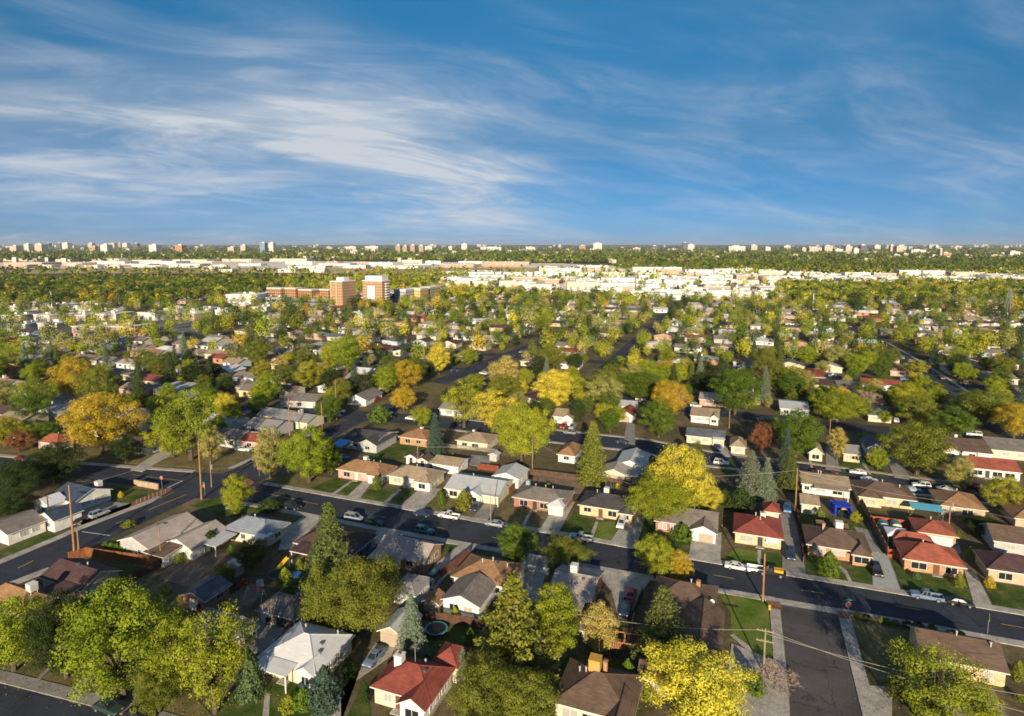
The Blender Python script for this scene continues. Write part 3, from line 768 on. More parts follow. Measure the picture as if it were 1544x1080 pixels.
TREES = [
 ('round1', 'lime', 22, 1012, 900, 112, 'lime green tree cut by the left frame edge above the dark bottom-left street'),
 ('round2', 'dark', 100, 1022, 890, 96, 'dark green shaded tree with a few lime tips, second along the bottom-left row'),
 ('round2', 'lime', 186, 1052, 876, 156, 'largest lime tree of the bottom-left row, with bare twigs showing in its crown'),
 ('open1', 'lime', 265, 1050, 925, 92, 'ragged lime tree between the largest lime tree and the twiggy tree beside the conical juniper'),
 ('open2', 'lime', 325, 1075, 912, 122, 'twiggy lime tree left of the conical juniper by the white-roofed house'),
 ('round3', 'olive', 240, 1076, 1000, 76, 'low olive tree crown under the twiggy lime trees near the bottom-left kerb'),
 ('cone1', 'juniper', 378, 1050, 975, 46, 'conical light green juniper left of the white-roofed porch house'),
 ('juniper1', 'bluedark', 490, 1073, 1002, 50, 'round-topped dark blue-green juniper right of the white porch'),
 ('juniper2', 'dark', 526, 1021, 990, 24, 'small dark evergreen against the side wall of the white-roofed house'),
 ('shrub1', 'green', 458, 1068, 1036, 34, 'bright green bush in front of the white porch'),
 ('shrub2', 'lime', 436, 1072, 1048, 30, 'lime bush beside the porch steps of the white-roofed house'),
 ('spruce1', 'needle', 500, 910, 758, 94, 'tallest spruce of the foreground, olive green, standing over the dark maroon roof'),
 ('wide1', 'olive', 543, 954, 842, 128, 'broad olive tree at the foot of the tallest spruce'),
 ('fir1', 'olive', 480, 950, 850, 70, 'olive pine crown left below the tallest spruce'),
 ('spruce2', 'blue', 621, 992, 896, 52, 'pale blue-green spruce in front of the grey garage and beside the trampoline'),
 ('spruce3', 'blue', 698, 1022, 976, 27, 'small blue-green spruce right of the red hip roof'),
 ('pine1', 'pine', 775, 1040, 866, 168, 'tall yellow-green pine with tiered upcurved branches, bottom centre'),
 ('spruce1', 'needle', 752, 1020, 926, 50, 'grey-green spruce just in front of the tall tiered pine'),
 ('pine2', 'needledark', 800, 1040, 930, 100, 'dark lower pine to the right under the tall tiered pine'),
 ('tall1', 'lime', 838, 1000, 870, 74, 'narrow bright lime tree right of the tall tiered pine'),
 ('tall2', 'straw', 902, 990, 904, 56, 'straw yellow birch in front of the small gable roof'),
 ('fir2', 'needle', 998, 1004, 884, 98, 'broad grey-green pine beside the long brown corner house'),
 ('round4', 'yellow', 1048, 1110, 975, 152, 'bright yellow tree at the bottom edge below the long brown corner house'),
 ('wide2', 'olive', 735, 1125, 1000, 120, 'olive tree on the bottom edge beside the red hip roof'),
 ('round1', 'olive', 800, 1120, 1012, 90, 'olive tree on the bottom edge left of the roof with the yellow cooler'),
 ('cone2', 'green', 946, 1033, 993, 34, 'bright green pointed shrub right of the yellow roof cooler'),
 ('shrub1', 'olive', 972, 1052, 1030, 30, 'round olive bush by the brown shed roof at the bottom'),
 ('spruce3', 'needledark', 998, 1042, 996, 24, 'small narrow dark spruce in front of the bright yellow tree'),
 ('open1', 'lime', 1408, 1108, 968, 140, 'lime yellow tree at the bottom right in front of the brown corner roof'),
 ('open3', 'yellowgreen', 1480, 1115, 1040, 60, 'yellow-green tree crown at the bottom edge right of the lime yellow one'),
 ('shrub2', 'green', 1138, 1046, 1014, 32, 'green juniper bush in the red gravel bed'),
 ('bare1', 'pink', 1166, 1030, 1000, 46, 'bare pinkish bush by the double-armed power pole'),
 ('tall3', 'yellowgreen', 358, 778, 710, 42, 'small upright yellow-green tree on the corner lawn of the crossing'),
 ('round3', 'lime', 466, 728, 641, 82, 'large bright lime tree on the corner beyond the crossing'),
 ('tall4', 'sage', 408, 722, 640, 52, 'pale sage tree joined to the left of the large lime corner tree'),
 ('round4', 'green', 500, 716, 668, 34, 'small green crown at the right foot of the large lime corner tree'),
 ('round2', 'green', 778, 852, 788, 62, 'green kerb tree with lime left side, below the silver sedan on the main street'),
 ('wide1', 'olive', 853, 856, 812, 68, 'low round olive tree on the near kerb below the silver pickup'),
 ('round4', 'yellowgreen', 987, 872, 805, 54, 'yellow-green tree on the near kerb in front of the gabled grey house'),
 ('tall2', 'gold', 1023, 880, 826, 40, 'small golden tree leaning over the near kerb of the main street'),
 ('round1', 'yellow', 1026, 780, 668, 94, 'big yellow-topped tree between the charcoal roof and the gabled grey house'),
 ('wide2', 'lime', 992, 792, 716, 92, 'spreading lime tree in front of the big yellow-topped tree'),
 ('round2', 'yellow', 1068, 770, 730, 44, 'yellow lower limb crown right of the big yellow-topped tree'),
 ('fir3', 'pine', 893, 730, 635, 54, 'tall yellow-green conifer in the dirt back yards at the middle'),
 ('wide3', 'yellowgreen', 786, 698, 606, 88, 'broad yellow-green tree behind the metal-roofed carport house'),
 ('open2', 'yellowgreen', 700, 645, 571, 62, 'pale yellow-green tree at the left of the tall yellow pair'),
 ('open3', 'yellow', 742, 652, 586, 66, 'yellow high-stemmed tree between the pale yellow-green one and the broad one'),
 ('spruce2', 'bluedark', 656, 690, 623, 32, 'blue-green spruce between the two tan hip-roofed houses'),
 ('spruce1', 'blue', 1131, 750, 679, 50, 'pale blue-green spruce, left one of the pair behind the maroon roof'),
 ('spruce3', 'blue', 1155, 752, 692, 34, 'pale blue-green spruce tucked right behind the left one of the pair'),
 ('spruce2', 'needle', 1190, 736, 675, 38, 'grey-green spruce beside the power pole by the tan shed'),
 ('spruce1', 'bluedark', 1185, 706, 645, 26, 'narrow dark spruce behind the grey-green one by the power pole'),
 ('shrub1', 'dark', 1116, 768, 736, 40, 'dark bush below the pale spruces'),
 ('shrub2', 'dark', 1092, 764, 738, 34, 'dark bush left of the one below the pale spruces'),
 ('round1', 'olive', 1382, 716, 636, 94, 'large olive and yellow tree beyond the second street on the right'),
 ('tall4', 'straw', 1447, 742, 687, 38, 'straw coloured birch over the second street beside the long red roof'),
 ('round2', 'yellowgreen', 1512, 774, 716, 54, 'yellow-green tree near the right edge below the long red roof'),
 ('juniper1', 'green', 1250, 868, 830, 32, 'rounded green evergreen in front of the brown hip roof with white cooler'),
 ('tall1', 'straw', 1262, 694, 641, 26, 'thin straw yellow tree beside the pale driveway on the second street'),
 ('round3', 'green', 1200, 690, 614, 74, 'large green tree behind the grey-green spruce by the power pole'),
 ('round4', 'russet', 1147, 684, 636, 36, 'russet red tree left of the large green tree on the second street'),
 ('round1', 'lime', 1323, 709, 674, 30, 'small lime tree in the front yard of the dark grey roof'),
 ('wide2', 'gold', 155, 684, 590, 104, 'broad orange-yellow tree behind the red roof at the left'),
 ('wide3', 'gold', 118, 606, 535, 62, 'orange-topped tree farther up left, upper of the two'),
 ('round2', 'olive', 155, 618, 548, 62, 'olive crown joined right of the upper orange-topped tree'),
 ('spruce3', 'needledark', 211, 612, 546, 30, 'dark spruce right of the two orange trees at the left'),
 ('open1', 'lime', 288, 694, 582, 100, 'tall lime tree left of the tall crossing pole'),
 ('round4', 'yellowgreen', 262, 690, 626, 66, 'yellow-green crown in front of the tall lime tree at the left'),
 ('open2', 'straw', 318, 700, 640, 40, 'thin straw tree right of the tall crossing pole'),
 ('round1', 'dark', 83, 730, 668, 76, 'dark green tree over the blue-roofed white house'),
 ('wide1', 'dark', 28, 750, 694, 84, 'dark mass of a tree at the left frame edge beside the blue roof'),
 ('round3', 'dark', 18, 786, 740, 60, 'dark tree at the left edge behind the white long house'),
 ('round2', 'dark', 190, 699, 654, 38, 'dark rounded tree before the maroon roof at the left'),
 ('round3', 'lime', 44, 668, 632, 34, 'lime tree left of the red hip roof at the left'),
 ('round1', 'green', 75, 668, 634, 40, 'green tree touching the lime one left of the red hip roof'),
 ('round4', 'russet', 30, 682, 648, 34, 'dull red shrub tree left of the red hip roof'),
 ('tall3', 'lime', 524, 562, 499, 46, 'tall lime tree beyond the second crossing on the left half'),
 ('tall2', 'yellowgreen', 500, 560, 512, 34, 'yellow-green tree joined to the tall lime tree beyond the second crossing'),
 ('round2', 'yellowgreen', 468, 586, 542, 44, 'yellow-green tree above the long grey house by the second street'),
 ('round3', 'gold', 612, 588, 541, 46, 'golden orange tree at the corner beyond the second crossing'),
 ('round1', 'gold', 609, 620, 583, 38, 'golden tree on the corner of the second crossing'),
 ('tall4', 'yellow', 662, 564, 514, 34, 'slender yellow tree by the pole past the second crossing'),
 ('round4', 'lime', 636, 645, 611, 30, 'small lime tree in front of the tan hip roof corner'),
 ('shrub1', 'green', 572, 636, 612, 34, 'dark green bush at the kerb of the second crossing'),
 ('round2', 'olive', 512, 614, 586, 38, 'olive bush tree behind the second crossing pole'),
 ('round4', 'sage', 913, 622, 565, 52, 'pale sage round tree at the middle of the scene'),
 ('wide2', 'green', 965, 606, 559, 74, 'wide green tree right of the pale sage round tree'),
 ('round3', 'yellowgreen', 866, 600, 563, 40, 'yellow-green tree left of the pale sage round tree'),
 ('spruce2', 'blue', 824, 582, 538, 18, 'slim pale spruce left of the middle'),
 ('round1', 'green', 1108, 626, 555, 74, 'large green tree right of the middle with a dark underside'),
 ('wide3', 'lime', 1262, 636, 590, 84, 'wide lime tree left of the bare pinkish tree'),
 ('bare2', 'pink', 1308, 618, 576, 42, 'bare pinkish round tree right of the wide lime tree'),
 ('round3', 'yellowgreen', 1366, 622, 577, 50, 'yellow-green tree in front of the far right street'),
 ('round2', 'olive', 1385, 646, 592, 62, 'dark olive tree below the yellow-green one by the far right street'),
 ('round4', 'green', 1436, 662, 612, 60, 'mid green round tree right of the dark olive one'),
 ('wide1', 'gold', 1528, 662, 608, 58, 'golden tree on the right frame edge'),
 ('wide2', 'olive', 1485, 640, 588, 84, 'olive tree behind the mid green round one at the right'),
 ('round1', 'lime', 1194, 584, 552, 44, 'compact lime tree above the long grey flat roof'),
 ('round2', 'green', 993, 660, 600, 54, 'green tree in front of the middle, beside the pale driveway'),
 ('tall1', 'green', 920, 652, 614, 30, 'dark green narrow tree beside the pale sage round tree'),
 ('tall2', 'dark', 870, 640, 598, 26, 'dark narrow tree left under the pale sage round tree'),
 ('round3', 'dark', 380, 860, 812, 44, 'dark green tree in the yard behind the pale blue hip roof'),
 ('open1', 'olive', 392, 850, 808, 28, 'thin olive tree in the yard below the pale blue hip roof'),
 ('round2', 'olive', 340, 876, 850, 34, 'low olive bush tree beside the dark teal garage roof'),
 ('shrub1', 'green', 568, 738, 716, 16, 'round green shrub between the brick house and the tan hip house'),
 ('shrub2', 'olive', 700, 768, 738, 26, 'olive shrub tree before the metal-roofed house'),
 ('shrub1', 'green', 666, 764, 742, 13, 'small green shrub by the corner of the metal-roofed house'),
 ('shrub2', 'green', 1030, 814, 790, 32, 'green bush before the white gable front'),
 ('shrub1', 'dark', 408, 768, 752, 40, 'dark hedge bush beside the crossing lawn'),
 ('shrub2', 'dark', 318, 826, 800, 30, 'dark round bush next to the stone chimney house'),
 ('shrub1', 'lime', 236, 822, 812, 15, 'little lime shrub by the big tan roof'),
 ('shrub2', 'olive', 195, 794, 784, 20, 'olive shrub at the kerb before the big tan roof'),
 ('tall3', 'needle', 1050, 712, 660, 22, 'grey-green narrow tree behind the big yellow-topped tree'),
 ('round4', 'yellowgreen', 1290, 790, 770, 16, 'small yellow bush in the yard right of the bounce house'),
 ('round2', 'lime', 1334, 760, 746, 18, 'small lime bush by the blue tarpaulin'),
 ('round3', 'yellowgreen', 1495, 806, 790, 16, 'small yellow bush behind the red garage at the right'),
 ('wide1', 'dark', 1480, 802, 780, 60, 'dark green hedge tree behind the red garage at the right'),
]
for a in TREES: T(*a)
for i, (px, py) in enumerate([(1294, 931), (1307, 935), (1328, 938), (1337, 940), (1350, 942), (1368, 944), (1385, 948), (1405, 952), (1438, 959), (1448, 961)]):
    x, y = G(px, py); plant('shrub%d' % (i % 2 + 1), x, y, random.uniform(.8, 1.4), random.uniform(.6, 1.1), random.choice(['dark', 'green', 'olive']),
        ['first shrub by the red corner ramp of the side street', 'second shrub from the corner on the near kerb', 'third shrub from the corner on the near kerb', 'fourth shrub from the corner, near kerb',
         'fifth shrub from the corner, middle of the kerb row', 'sixth shrub from the corner on the near kerb', 'seventh shrub from the corner on the near kerb', 'eighth shrub from the corner, before the roof peak',
         'ninth shrub from the corner, past the roof peak', 'last shrub of the kerb row beside the drive'][i], 'shrubs along the near kerb')
for i in range(9):
    x, y = G(160 + i * 8.6, 829 + i * 1.5); plant('shrub%d' % (i % 2 + 1), x, y, 1.7, 1.15, 'green',
        '%s bush of the hedge behind the orange fence, counted from the road' % ['first', 'second', 'third', 'fourth', 'fifth', 'sixth', 'seventh', 'eighth', 'last'][i], 'hedge behind the orange board fence')
# ------------------------------------------------------------------ houses
RC = dict(white=(.56, .57, .60), pale=(.42, .43, .45), grey=(.24, .235, .235), pinkgrey=(.37, .315, .285), tan=(.30, .235, .165), brown=(.125, .085, .066), orange=(.27, .155, .085),
          maroon=(.085, .05, .052), red=(.225, .062, .048), redbright=(.29, .088, .060), dark=(.062, .062, .066), blue=(.045, .065, .105), pale_shaded=(.22, .25, .30), slate=(.105, .115, .14), green=(.09, .13, .09), taupe=(.19, .165, .15), metal=(.40, .42, .44))
WC = dict(white=(.72, .71, .68), cream=(.60, .54, .42), tan=(.45, .37, .27), brick=(.33, .15, .10), orange=(.42, .23, .12), pink=(.46, .31, .25), yellow=(.58, .46, .27), grey=(.42, .42, .43), blue=(.48, .55, .62), teal=(.30, .42, .42), mint=(.52, .56, .42))
TRIM = None
def trim():
    global TRIM
    if TRIM is None: TRIM = plain('white_trim', (.62, .61, .58), rough=.6)
    return TRIM

def gable_walls(m, u0, v0, u1, v1, he, rise, axis, mi=0):
    if axis == 'u':
        vm = (v0 + v1) / 2
        m.face([(u0, v0, 0), (u1, v0, 0), (u1, v0, he), (u0, v0, he)], mi); m.face([(u1, v1, 0), (u0, v1, 0), (u0, v1, he), (u1, v1, he)], mi)
        m.face([(u1, v0, 0), (u1, v1, 0), (u1, v1, he), (u1, vm, he + rise), (u1, v0, he)], mi)
        m.face([(u0, v1, 0), (u0, v0, 0), (u0, v0, he), (u0, vm, he + rise), (u0, v1, he)], mi)
    else:
        um = (u0 + u1) / 2
        m.face([(u0, v1, 0), (u0, v0, 0), (u0, v0, he), (u0, v1, he)], mi); m.face([(u1, v0, 0), (u1, v1, 0), (u1, v1, he), (u1, v0, he)], mi)
        m.face([(u0, v0, 0), (u1, v0, 0), (u1, v0, he), (um, v0, he + rise), (u0, v0, he)], mi)
        m.face([(u1, v1, 0), (u0, v1, 0), (u0, v1, he), (um, v1, he + rise), (u1, v1, he)], mi)

def slab(m, q, t, mi=0, ei=1):
    """Roof slope: a quad given by its top corners, thickness t downwards."""
    lo = [(p[0], p[1], p[2] - t) for p in q]
    m.face(q, mi); m.face(list(reversed(lo)), ei)
    for i in range(len(q)):
        j = (i + 1) % len(q)
        m.face([lo[i], lo[j], q[j], q[i]], ei)

def roof_geo(m, u0, v0, u1, v1, he, rise, kind, o=.45, t=.16):
    """Adds a roof and returns a height function."""
    e = .05 + t
    if kind in ('gu', 'gv'):
        if kind == 'gu':
            vm = (v0 + v1) / 2; s = rise / max(.1, (v1 - v0) / 2); z0 = he - s * o + e; zr = he + rise + e; g = .35
            slab(m, [(u0 - g, v0 - o, z0), (u1 + g, v0 - o, z0), (u1 + g, vm, zr), (u0 - g, vm, zr)], t)
            slab(m, [(u1 + g, v1 + o, z0), (u0 - g, v1 + o, z0), (u0 - g, vm, zr), (u1 + g, vm, zr)], t); m.tube([(u0 - g + .02, vm, zr), (u1 + g - .02, vm, zr)], .09, 5, 2)
            return lambda u, v: zr - s * abs(v - vm)
        um = (u0 + u1) / 2; s = rise / max(.1, (u1 - u0) / 2); z0 = he - s * o + e; zr = he + rise + e; g = .35
        slab(m, [(u0 - o, v1 + g, z0), (u0 - o, v0 - g, z0), (um, v0 - g, zr), (um, v1 + g, zr)], t)
        slab(m, [(u1 + o, v0 - g, z0), (u1 + o, v1 + g, z0), (um, v1 + g, zr), (um, v0 - g, zr)], t); m.tube([(um, v0 - g + .02, zr), (um, v1 + g - .02, zr)], .09, 5, 2)
        return lambda u, v: zr - s * abs(u - um)
    if kind == 'hip':
        a, b_, c, d = u0 - o, v0 - o, u1 + o, v1 + o
        W, D = c - a, d - b_; half = min(W, D) / 2; s = rise / max(.1, min(u1 - u0, v1 - v0) / 2); z0 = he - s * o + e; zr = z0 + s * half
        if W >= D: r1, r2 = (a + half, (b_ + d) / 2, zr), (c - half, (b_ + d) / 2, zr)
        else: r1, r2 = ((a + c) / 2, b_ + half, zr), ((a + c) / 2, d - half, zr)
        A, B, Cc, Dd = (a, b_, z0), (c, b_, z0), (c, d, z0), (a, d, z0)
        if W >= D:
            m.face([A, B, r2, r1]); m.face([B, Cc, r2]); m.face([Cc, Dd, r1, r2]); m.face([Dd, A, r1])
        else:
            m.face([A, B, r1]); m.face([B, Cc, r2, r1]); m.face([Cc, Dd, r2]); m.face([Dd, A, r1, r2])
        for p_, q_ in ((A, r1), (r1, r2), (r2, Cc), (B, r2 if W >= D else r1), (Dd, r1 if W >= D else r2)):
            if math.dist(p_, q_) > .3: m.tube([p_, q_], .075, 5, 2)
        lo = [(p[0], p[1], p[2] - t) for p in (A, B, Cc, Dd)]; up = [A, B, Cc, Dd]
        for i in range(4):
            j = (i + 1) % 4; m.face([lo[i], lo[j], up[j], up[i]], 1)
        m.face(list(reversed(lo)), 1)
        return lambda u, v: z0 + s * max(0, min(u - a, c - u, v - b_, d - v))
    if kind in ('flat', 'post'):
        z = he + e; dz = rise
        slab(m, [(u0 - o, v0 - o, z), (u1 + o, v0 - o, z), (u1 + o, v1 + o, z + dz), (u0 - o, v1 + o, z + dz)], t)
        return lambda u, v: z + dz * (v - v0 + o) / (v1 - v0 + 2 * o)
    if kind == 'shed':                       # slopes down to the right
        z = he + e
        slab(m, [(u0 - o, v0 - o, z + rise), (u1 + o, v0 - o, z), (u1 + o, v1 + o, z), (u0 - o, v1 + o, z + rise)], t)
        return lambda u, v: z + rise * (u1 + o - u) / (u1 - u0 + 2 * o)

FRAME_M = GAR_M = DOOR_M = None
def fitting(o, code, side, a, he, length, off):
    """A window, door or garage door on one wall: side f (facing the camera) or r (the right-hand wall)."""
    global FRAME_M
    kind = code[0]; body = code[1:]
    fr, wd = (body.split(':') + [None])[:2]; fr = float(fr); 
    def place(m, s0, s1, z0, z1, d0, d1, mi=0):
        z0, z1 = z0 * .88, z1 * .88
        if side == 'f': m.box(s0, off - d1, z0, s1, off - d0, z1, mi)
        else: m.box(off + d0, s0, z0, off + d1, s1, z1, mi)
    c = a + fr * length
    if kind == 'w' or kind == 'p':
        wd = float(wd or 1.5); z0, z1 = (1.0, 2.15) if kind == 'w' else (.7, 2.3); z1 = min(z1, he - .2)
        m = MB()
        z1 -= .1; place(m, c - wd / 2 - .07, c + wd / 2 + .07, z0 - .07, z0, 0, .07); place(m, c - wd / 2 - .07, c + wd / 2 + .07, z1, z1 + .07, 0, .07)
        place(m, c - wd / 2 - .07, c - wd / 2, z0, z1, 0, .07); place(m, c + wd / 2, c + wd / 2 + .07, z0, z1, 0, .07); place(m, c - .03, c + .03, z0, z1, .031, .06)
        w_ = m.build('window', trim(), o)
        g = MB(); place(g, c - wd / 2, c + wd / 2, z0, z1, .004, .03); g.build('pane', glass() if random.random() < .5 else plain('window_blind', (.36, .35, .33), rough=.35, spec=.5), w_)
    elif kind == 'd':
        m = MB(); place(m, c - .48, c + .48, .12, 2.2, .004, .05)
        dm = random.choice([plain('door_brown', (.14, .06, .035)), plain('door_white', (.6, .58, .54)), plain('door_dark', (.05, .04, .04))])
        m.build('door', dm, o)
        s = MB(); place(s, c - .8, c + .8, 0, .16, 0, 1.0); s.build('step', concrete, o)
    elif kind in 'gt':
        wd = float(wd or 2.6); m = MB(); place(m, c - wd / 2, c + wd / 2, .03, 2.15, .004, .05)
        for k in range(1, 4): place(m, c - wd / 2 + .05, c + wd / 2 - .05, .03 + k * .53 - .02, .03 + k * .53 + .02, .05, .065, 1)
        m.build('garage_door', [plain('garage_white', (.62, .60, .56)) if kind == 'g' else plain('garage_tan', (.38, .31, .24)), plain('garage_groove', (.34, .33, .31))], o)
    elif kind == 'a':                        # white awning over a window
        wd = float(wd or 2.0); m = MB()
        if side == 'f': slab(m, [(c - wd / 2, off - .9, 1.55), (c + wd / 2, off - .9, 1.55), (c + wd / 2, off - .003, 2.05), (c - wd / 2, off - .003, 2.05)], .05, 0, 0)
        m.build('awning', plain('awning_white', (.66, .66, .66)), o)
    elif kind == 'o':                        # dark wall panel painted as the shade inside an open carport bay
        wd = float(wd or 3.0); m = MB(); place(m, c - wd / 2, c + wd / 2, .02, 2.2, .003, .03); m.build('bay_shade_panel', plain('bay_shade', (.05, .043, .04)), o)

def on_roof(o, item, rz, W, D):
    k = item[0]; u, v = item[1] * W, item[2] * D; z = rz(u, v) - .12
    if k == 'chimney':
        s, h, c = item[3:6] if len(item) > 3 else (.8, 1.3, 'white'); m = MB(); m.box(u - s / 2, v - s / 2, z - .3, u + s / 2, v + s / 2, z + h)
        m.box(u - s / 2 - .07, v - s / 2 - .07, z + h, u + s / 2 + .07, v + s / 2 + .07, z + h + .1)
        ch = m.build('chimney', wallmat(WC[c], c in ('brick', 'pink', 'tan')), o)
        f = MB(); f.box(u - .2, v - .2, z + h + .1, u + .2, v + .2, z + h + .32); f.build('flue', plain('flue_clay', (.18, .10, .07)), ch)
    elif k == 'cooler':
        s, c = item[3] if len(item) > 3 else 1.1, item[4] if len(item) > 4 else 'white'
        m = MB(); zt = z + .35; m.box(u - s / 2, v - s / 2, zt, u + s / 2, v + s / 2, zt + s)
        m.box(u - s / 2 - .04, v - s / 2 - .04, zt + s, u + s / 2 + .04, v + s / 2 + .04, zt + s + .06)
        for a in (-1, 1):
            for b_ in (-1, 1): m.box(u + a * s * .4 - .04, v + b_ * s * .4 - .04, z - .3, u + a * s * .4 + .04, v + b_ * s * .4 + .04, zt)
        cm = plain('cooler_' + c, dict(white=(.68, .68, .66), yellow=(.50, .30, .04), tan=(.5, .42, .3), blue=(.25, .38, .42))[c], rough=.45)
        co = m.build('evaporative_cooler', cm, o)
        l = MB()
        for q in range(6):
            zz_ = zt + s * (.15 + .12 * q); l.box(u - s * .4, v - s / 2 - .025, zz_, u + s * .4, v - s / 2 - .001, zz_ + .04)
            l.box(u + s / 2 + .001, v - s * .4, zz_, u + s / 2 + .025, v + s * .4, zz_ + .04)
        l.build('louvre', plain('louvre_grey', (.35, .34, .32)), co)
    elif k == 'pipe':
        m = MB(); m.tube([(u, v, z - .1), (u, v, z + .65)], .09, 7); m.tube([(u, v, z + .65), (u, v, z + .8)], .15, 7); m.build('vent_pipe', plain('vent_metal', (.55, .55, .54), metal=.3), o)
    elif k == 'box':
        m = MB(); m.box(u - .25, v - .25, z - .1, u + .25, v + .25, z + .3); m.build('roof_vent', plain('vent_dark', (.10, .10, .10)), o)
    elif k == 'antenna':
        m = MB(); m.tube([(u, v, z - .1), (u, v, z + 2.4)], .035, 5); m.tube([(u - .7, v, z + 2.3), (u + .7, v, z + 2.3)], .02, 4)
        for q in range(6): m.tube([(u - .6 + .24 * q, v - .5, z + 2.3), (u - .6 + .24 * q, v + .5, z + 2.3)], .014, 4)
        m.build('antenna', plain('antenna_metal', (.45, .43, .40), metal=.4), o)
    elif k == 'dish':
        m = MB(); m.tube([(u, v, z - .1), (u, v, z + .6)], .04, 5); m.tube([(u, v - .05, z + .6), (u, v - .12, z + .62)], [.1, .38], 10); m.build('satellite_dish', plain('dish_grey', (.6, .6, .6)), o)

NH = [0]
def make_house(x, y, ang, W, D, roof, rise, rc, wc, he=2.35, front='', right='', wings=(), top=(), label=None, name='house', cat='house', desc=None, ref=None, detail=True, trimc=None, group='houses of the neighbourhood'):
    NH[0] += 1
    o = empty(name, (x, y, 0), -R(ang), label, cat, group)
    brick = wc in ('brick', 'orange', 'pink', 'yellow')
    wm = wallmat(WC[wc], brick); rm = roofmat(RC[rc])
    m = MB(); ax = 'u' if roof == 'gu' else 'v'
    if roof in ('gu', 'gv'): gable_walls(m, 0, 0, W, D, he, rise, ax)
    elif roof == 'post':
        for a in (.1, W - .1):
            for b_ in (.1, D - .1): m.box(a - .07, b_ - .07, 0, a + .07, b_ + .07, he)
    else: m.box(0, 0, 0, W, D, he + .02, top=False, bottom=False)
    wmats = [wm]; rmats = [rm, trim() if trimc is None else plain('fascia_' + trimc, WC[trimc]), roofmat(mul(RC[rc], .78))]
    rmesh = MB(); rz = roof_geo(rmesh, 0, 0, W, D, he, rise, roof)
    fit = []
    for q in wings:
        u0, v0, u1, v1, rk, rs, wcol, fr, rt = q[:9]; u0 *= W; u1 *= W
        h2 = he - (.04 if len(q) < 11 else q[10]); mi = 0
        if wcol != wc:
            k = wallmat(WC[wcol], wcol in ('brick', 'orange', 'pink', 'yellow'))
            if k not in wmats: wmats.append(k)
            mi = wmats.index(k)
        if rk in ('gu', 'gv'): gable_walls(m, u0, v0, u1, v1, h2, rs, rk[1], mi)
        elif rk == 'post':
            for a in (u0 + .1, u1 - .1): m.box(a - .07, v0 + .05, 0, a + .07, v0 + .19, h2, mi)
        else: m.box(u0, v0, 0, u1, v1, h2 + .02, mi, top=False, bottom=False)
        r2 = MB(); roof_geo(r2, u0, v0, u1, v1, h2, rs, rk, o=.38 if rk != 'post' else .15, t=.14)
        rcol = q[9] if len(q) > 9 and q[9] else rc
        if rcol != rc:
            r2.build('wing_roof', [roofmat(RC[rcol]), rmats[1], roofmat(mul(RC[rcol], .78))], o)
        else:
            i = len(rmesh.v); rmesh.v += r2.v; rmesh.f += [tuple(a + i for a in f) for f in r2.f]; rmesh.m += r2.m
        fit.append((u0, v0, u1, v1, fr, rt))
    if m.f: m.build('wall' if m.f and roof != 'post' else 'post', wmats, o)
    ro = rmesh.build('roof', rmats, o)
    for code in front.split(): fitting(o, code, 'f', 0, he, W, 0)
    for code in right.split(): fitting(o, code, 'r', 0, he, D, W)
    for u0, v0, u1, v1, fr, rt in fit:
        for code in fr.split(): fitting(o, code, 'f', u0, he, u1 - u0, v0)
        for code in rt.split(): fitting(o, code, 'r', v0, he, v1 - v0, u1)
    for it in top: on_roof(ro, it, rz, W, D)
    t = R(ang); cx, cy = x + W / 2 * math.cos(t) + D / 2 * math.sin(t), y - W / 2 * math.sin(t) + D / 2 * math.cos(t)
    FOOT.append((cx, cy, .5 * math.hypot(W, D) * .8))
    note(o, desc, ref, (cx, cy), 3, label)
    return o

def H(label, FL, FR, BR, roof, rise, rc, wc, he=2.7, ang=TH, **k):
    """A house of the photograph from three eave corners: front left, front right, back right."""
    he *= .87
    uh, vh = uv(ang)
    a, b_, c = (np.array(G(*p, he)) for p in (FL, FR, BR))
    oh = .45
    W = max(1.8, float((b_ - a) @ uh) - 2 * oh); D = max(1.8, float((c - b_) @ vh) - 2 * oh)
    corner = b_ - uh * (W + oh) + vh * oh
    print('%-60s W %.1f D %.1f' % (label[:60], W, D))
    o = make_house(corner[0], corner[1], ang, W, D, roof, rise, rc, wc, he, label=label, **k)
    if k.get('cat', 'house') == 'house': THINGS[-1]['ref'] = '%s-roofed house' % dict(redbright='red', pinkgrey='pinkish', metal='pale', pale_shaded='blue-grey', orange='rust').get(rc, rc)
    return o

H('white-roofed hip house with a sunny front porch behind two junipers', (392, 987), (476, 1018), (549, 961), 'hip', 1.7, 'white', 'cream', front='w.2:1.2 d.45', right='w.25 w.5 w.75', he=2.9,
  wings=[(.08, -2.2, .66, 0, 'post', .25, 'white', '', '', 'white'), (.72, -.5, 1.0, 2.2, 'gv', .7, 'white', 'w.5:1.1', '')], top=[('pipe', .3, .75), ('box', .78, .5), ('box', .85, .35), ('pipe', .85, .85)])
H('red hip-roofed house with a white chimney at the bottom of the picture', (553, 1040), (650, 1062), (684, 1006), 'hip', 1.7, 'red', 'cream', he=2.9, front='w.25:1.1 d.45', right='w.3 w.65',
  wings=[(.58, -1.5, 1.0, 4, 'gv', 1.0, 'white', 'p.5:1.9', 'w.4'), (.62, 7, 1.05, 11, 'hip', 1.2, 'red' if 0 else 'cream', '', '')], top=[('chimney', .22, .55, 1.1, 1.4, 'white'), ('antenna', .5, .58), ('pipe', .62, .75), ('box', .72, .48)])
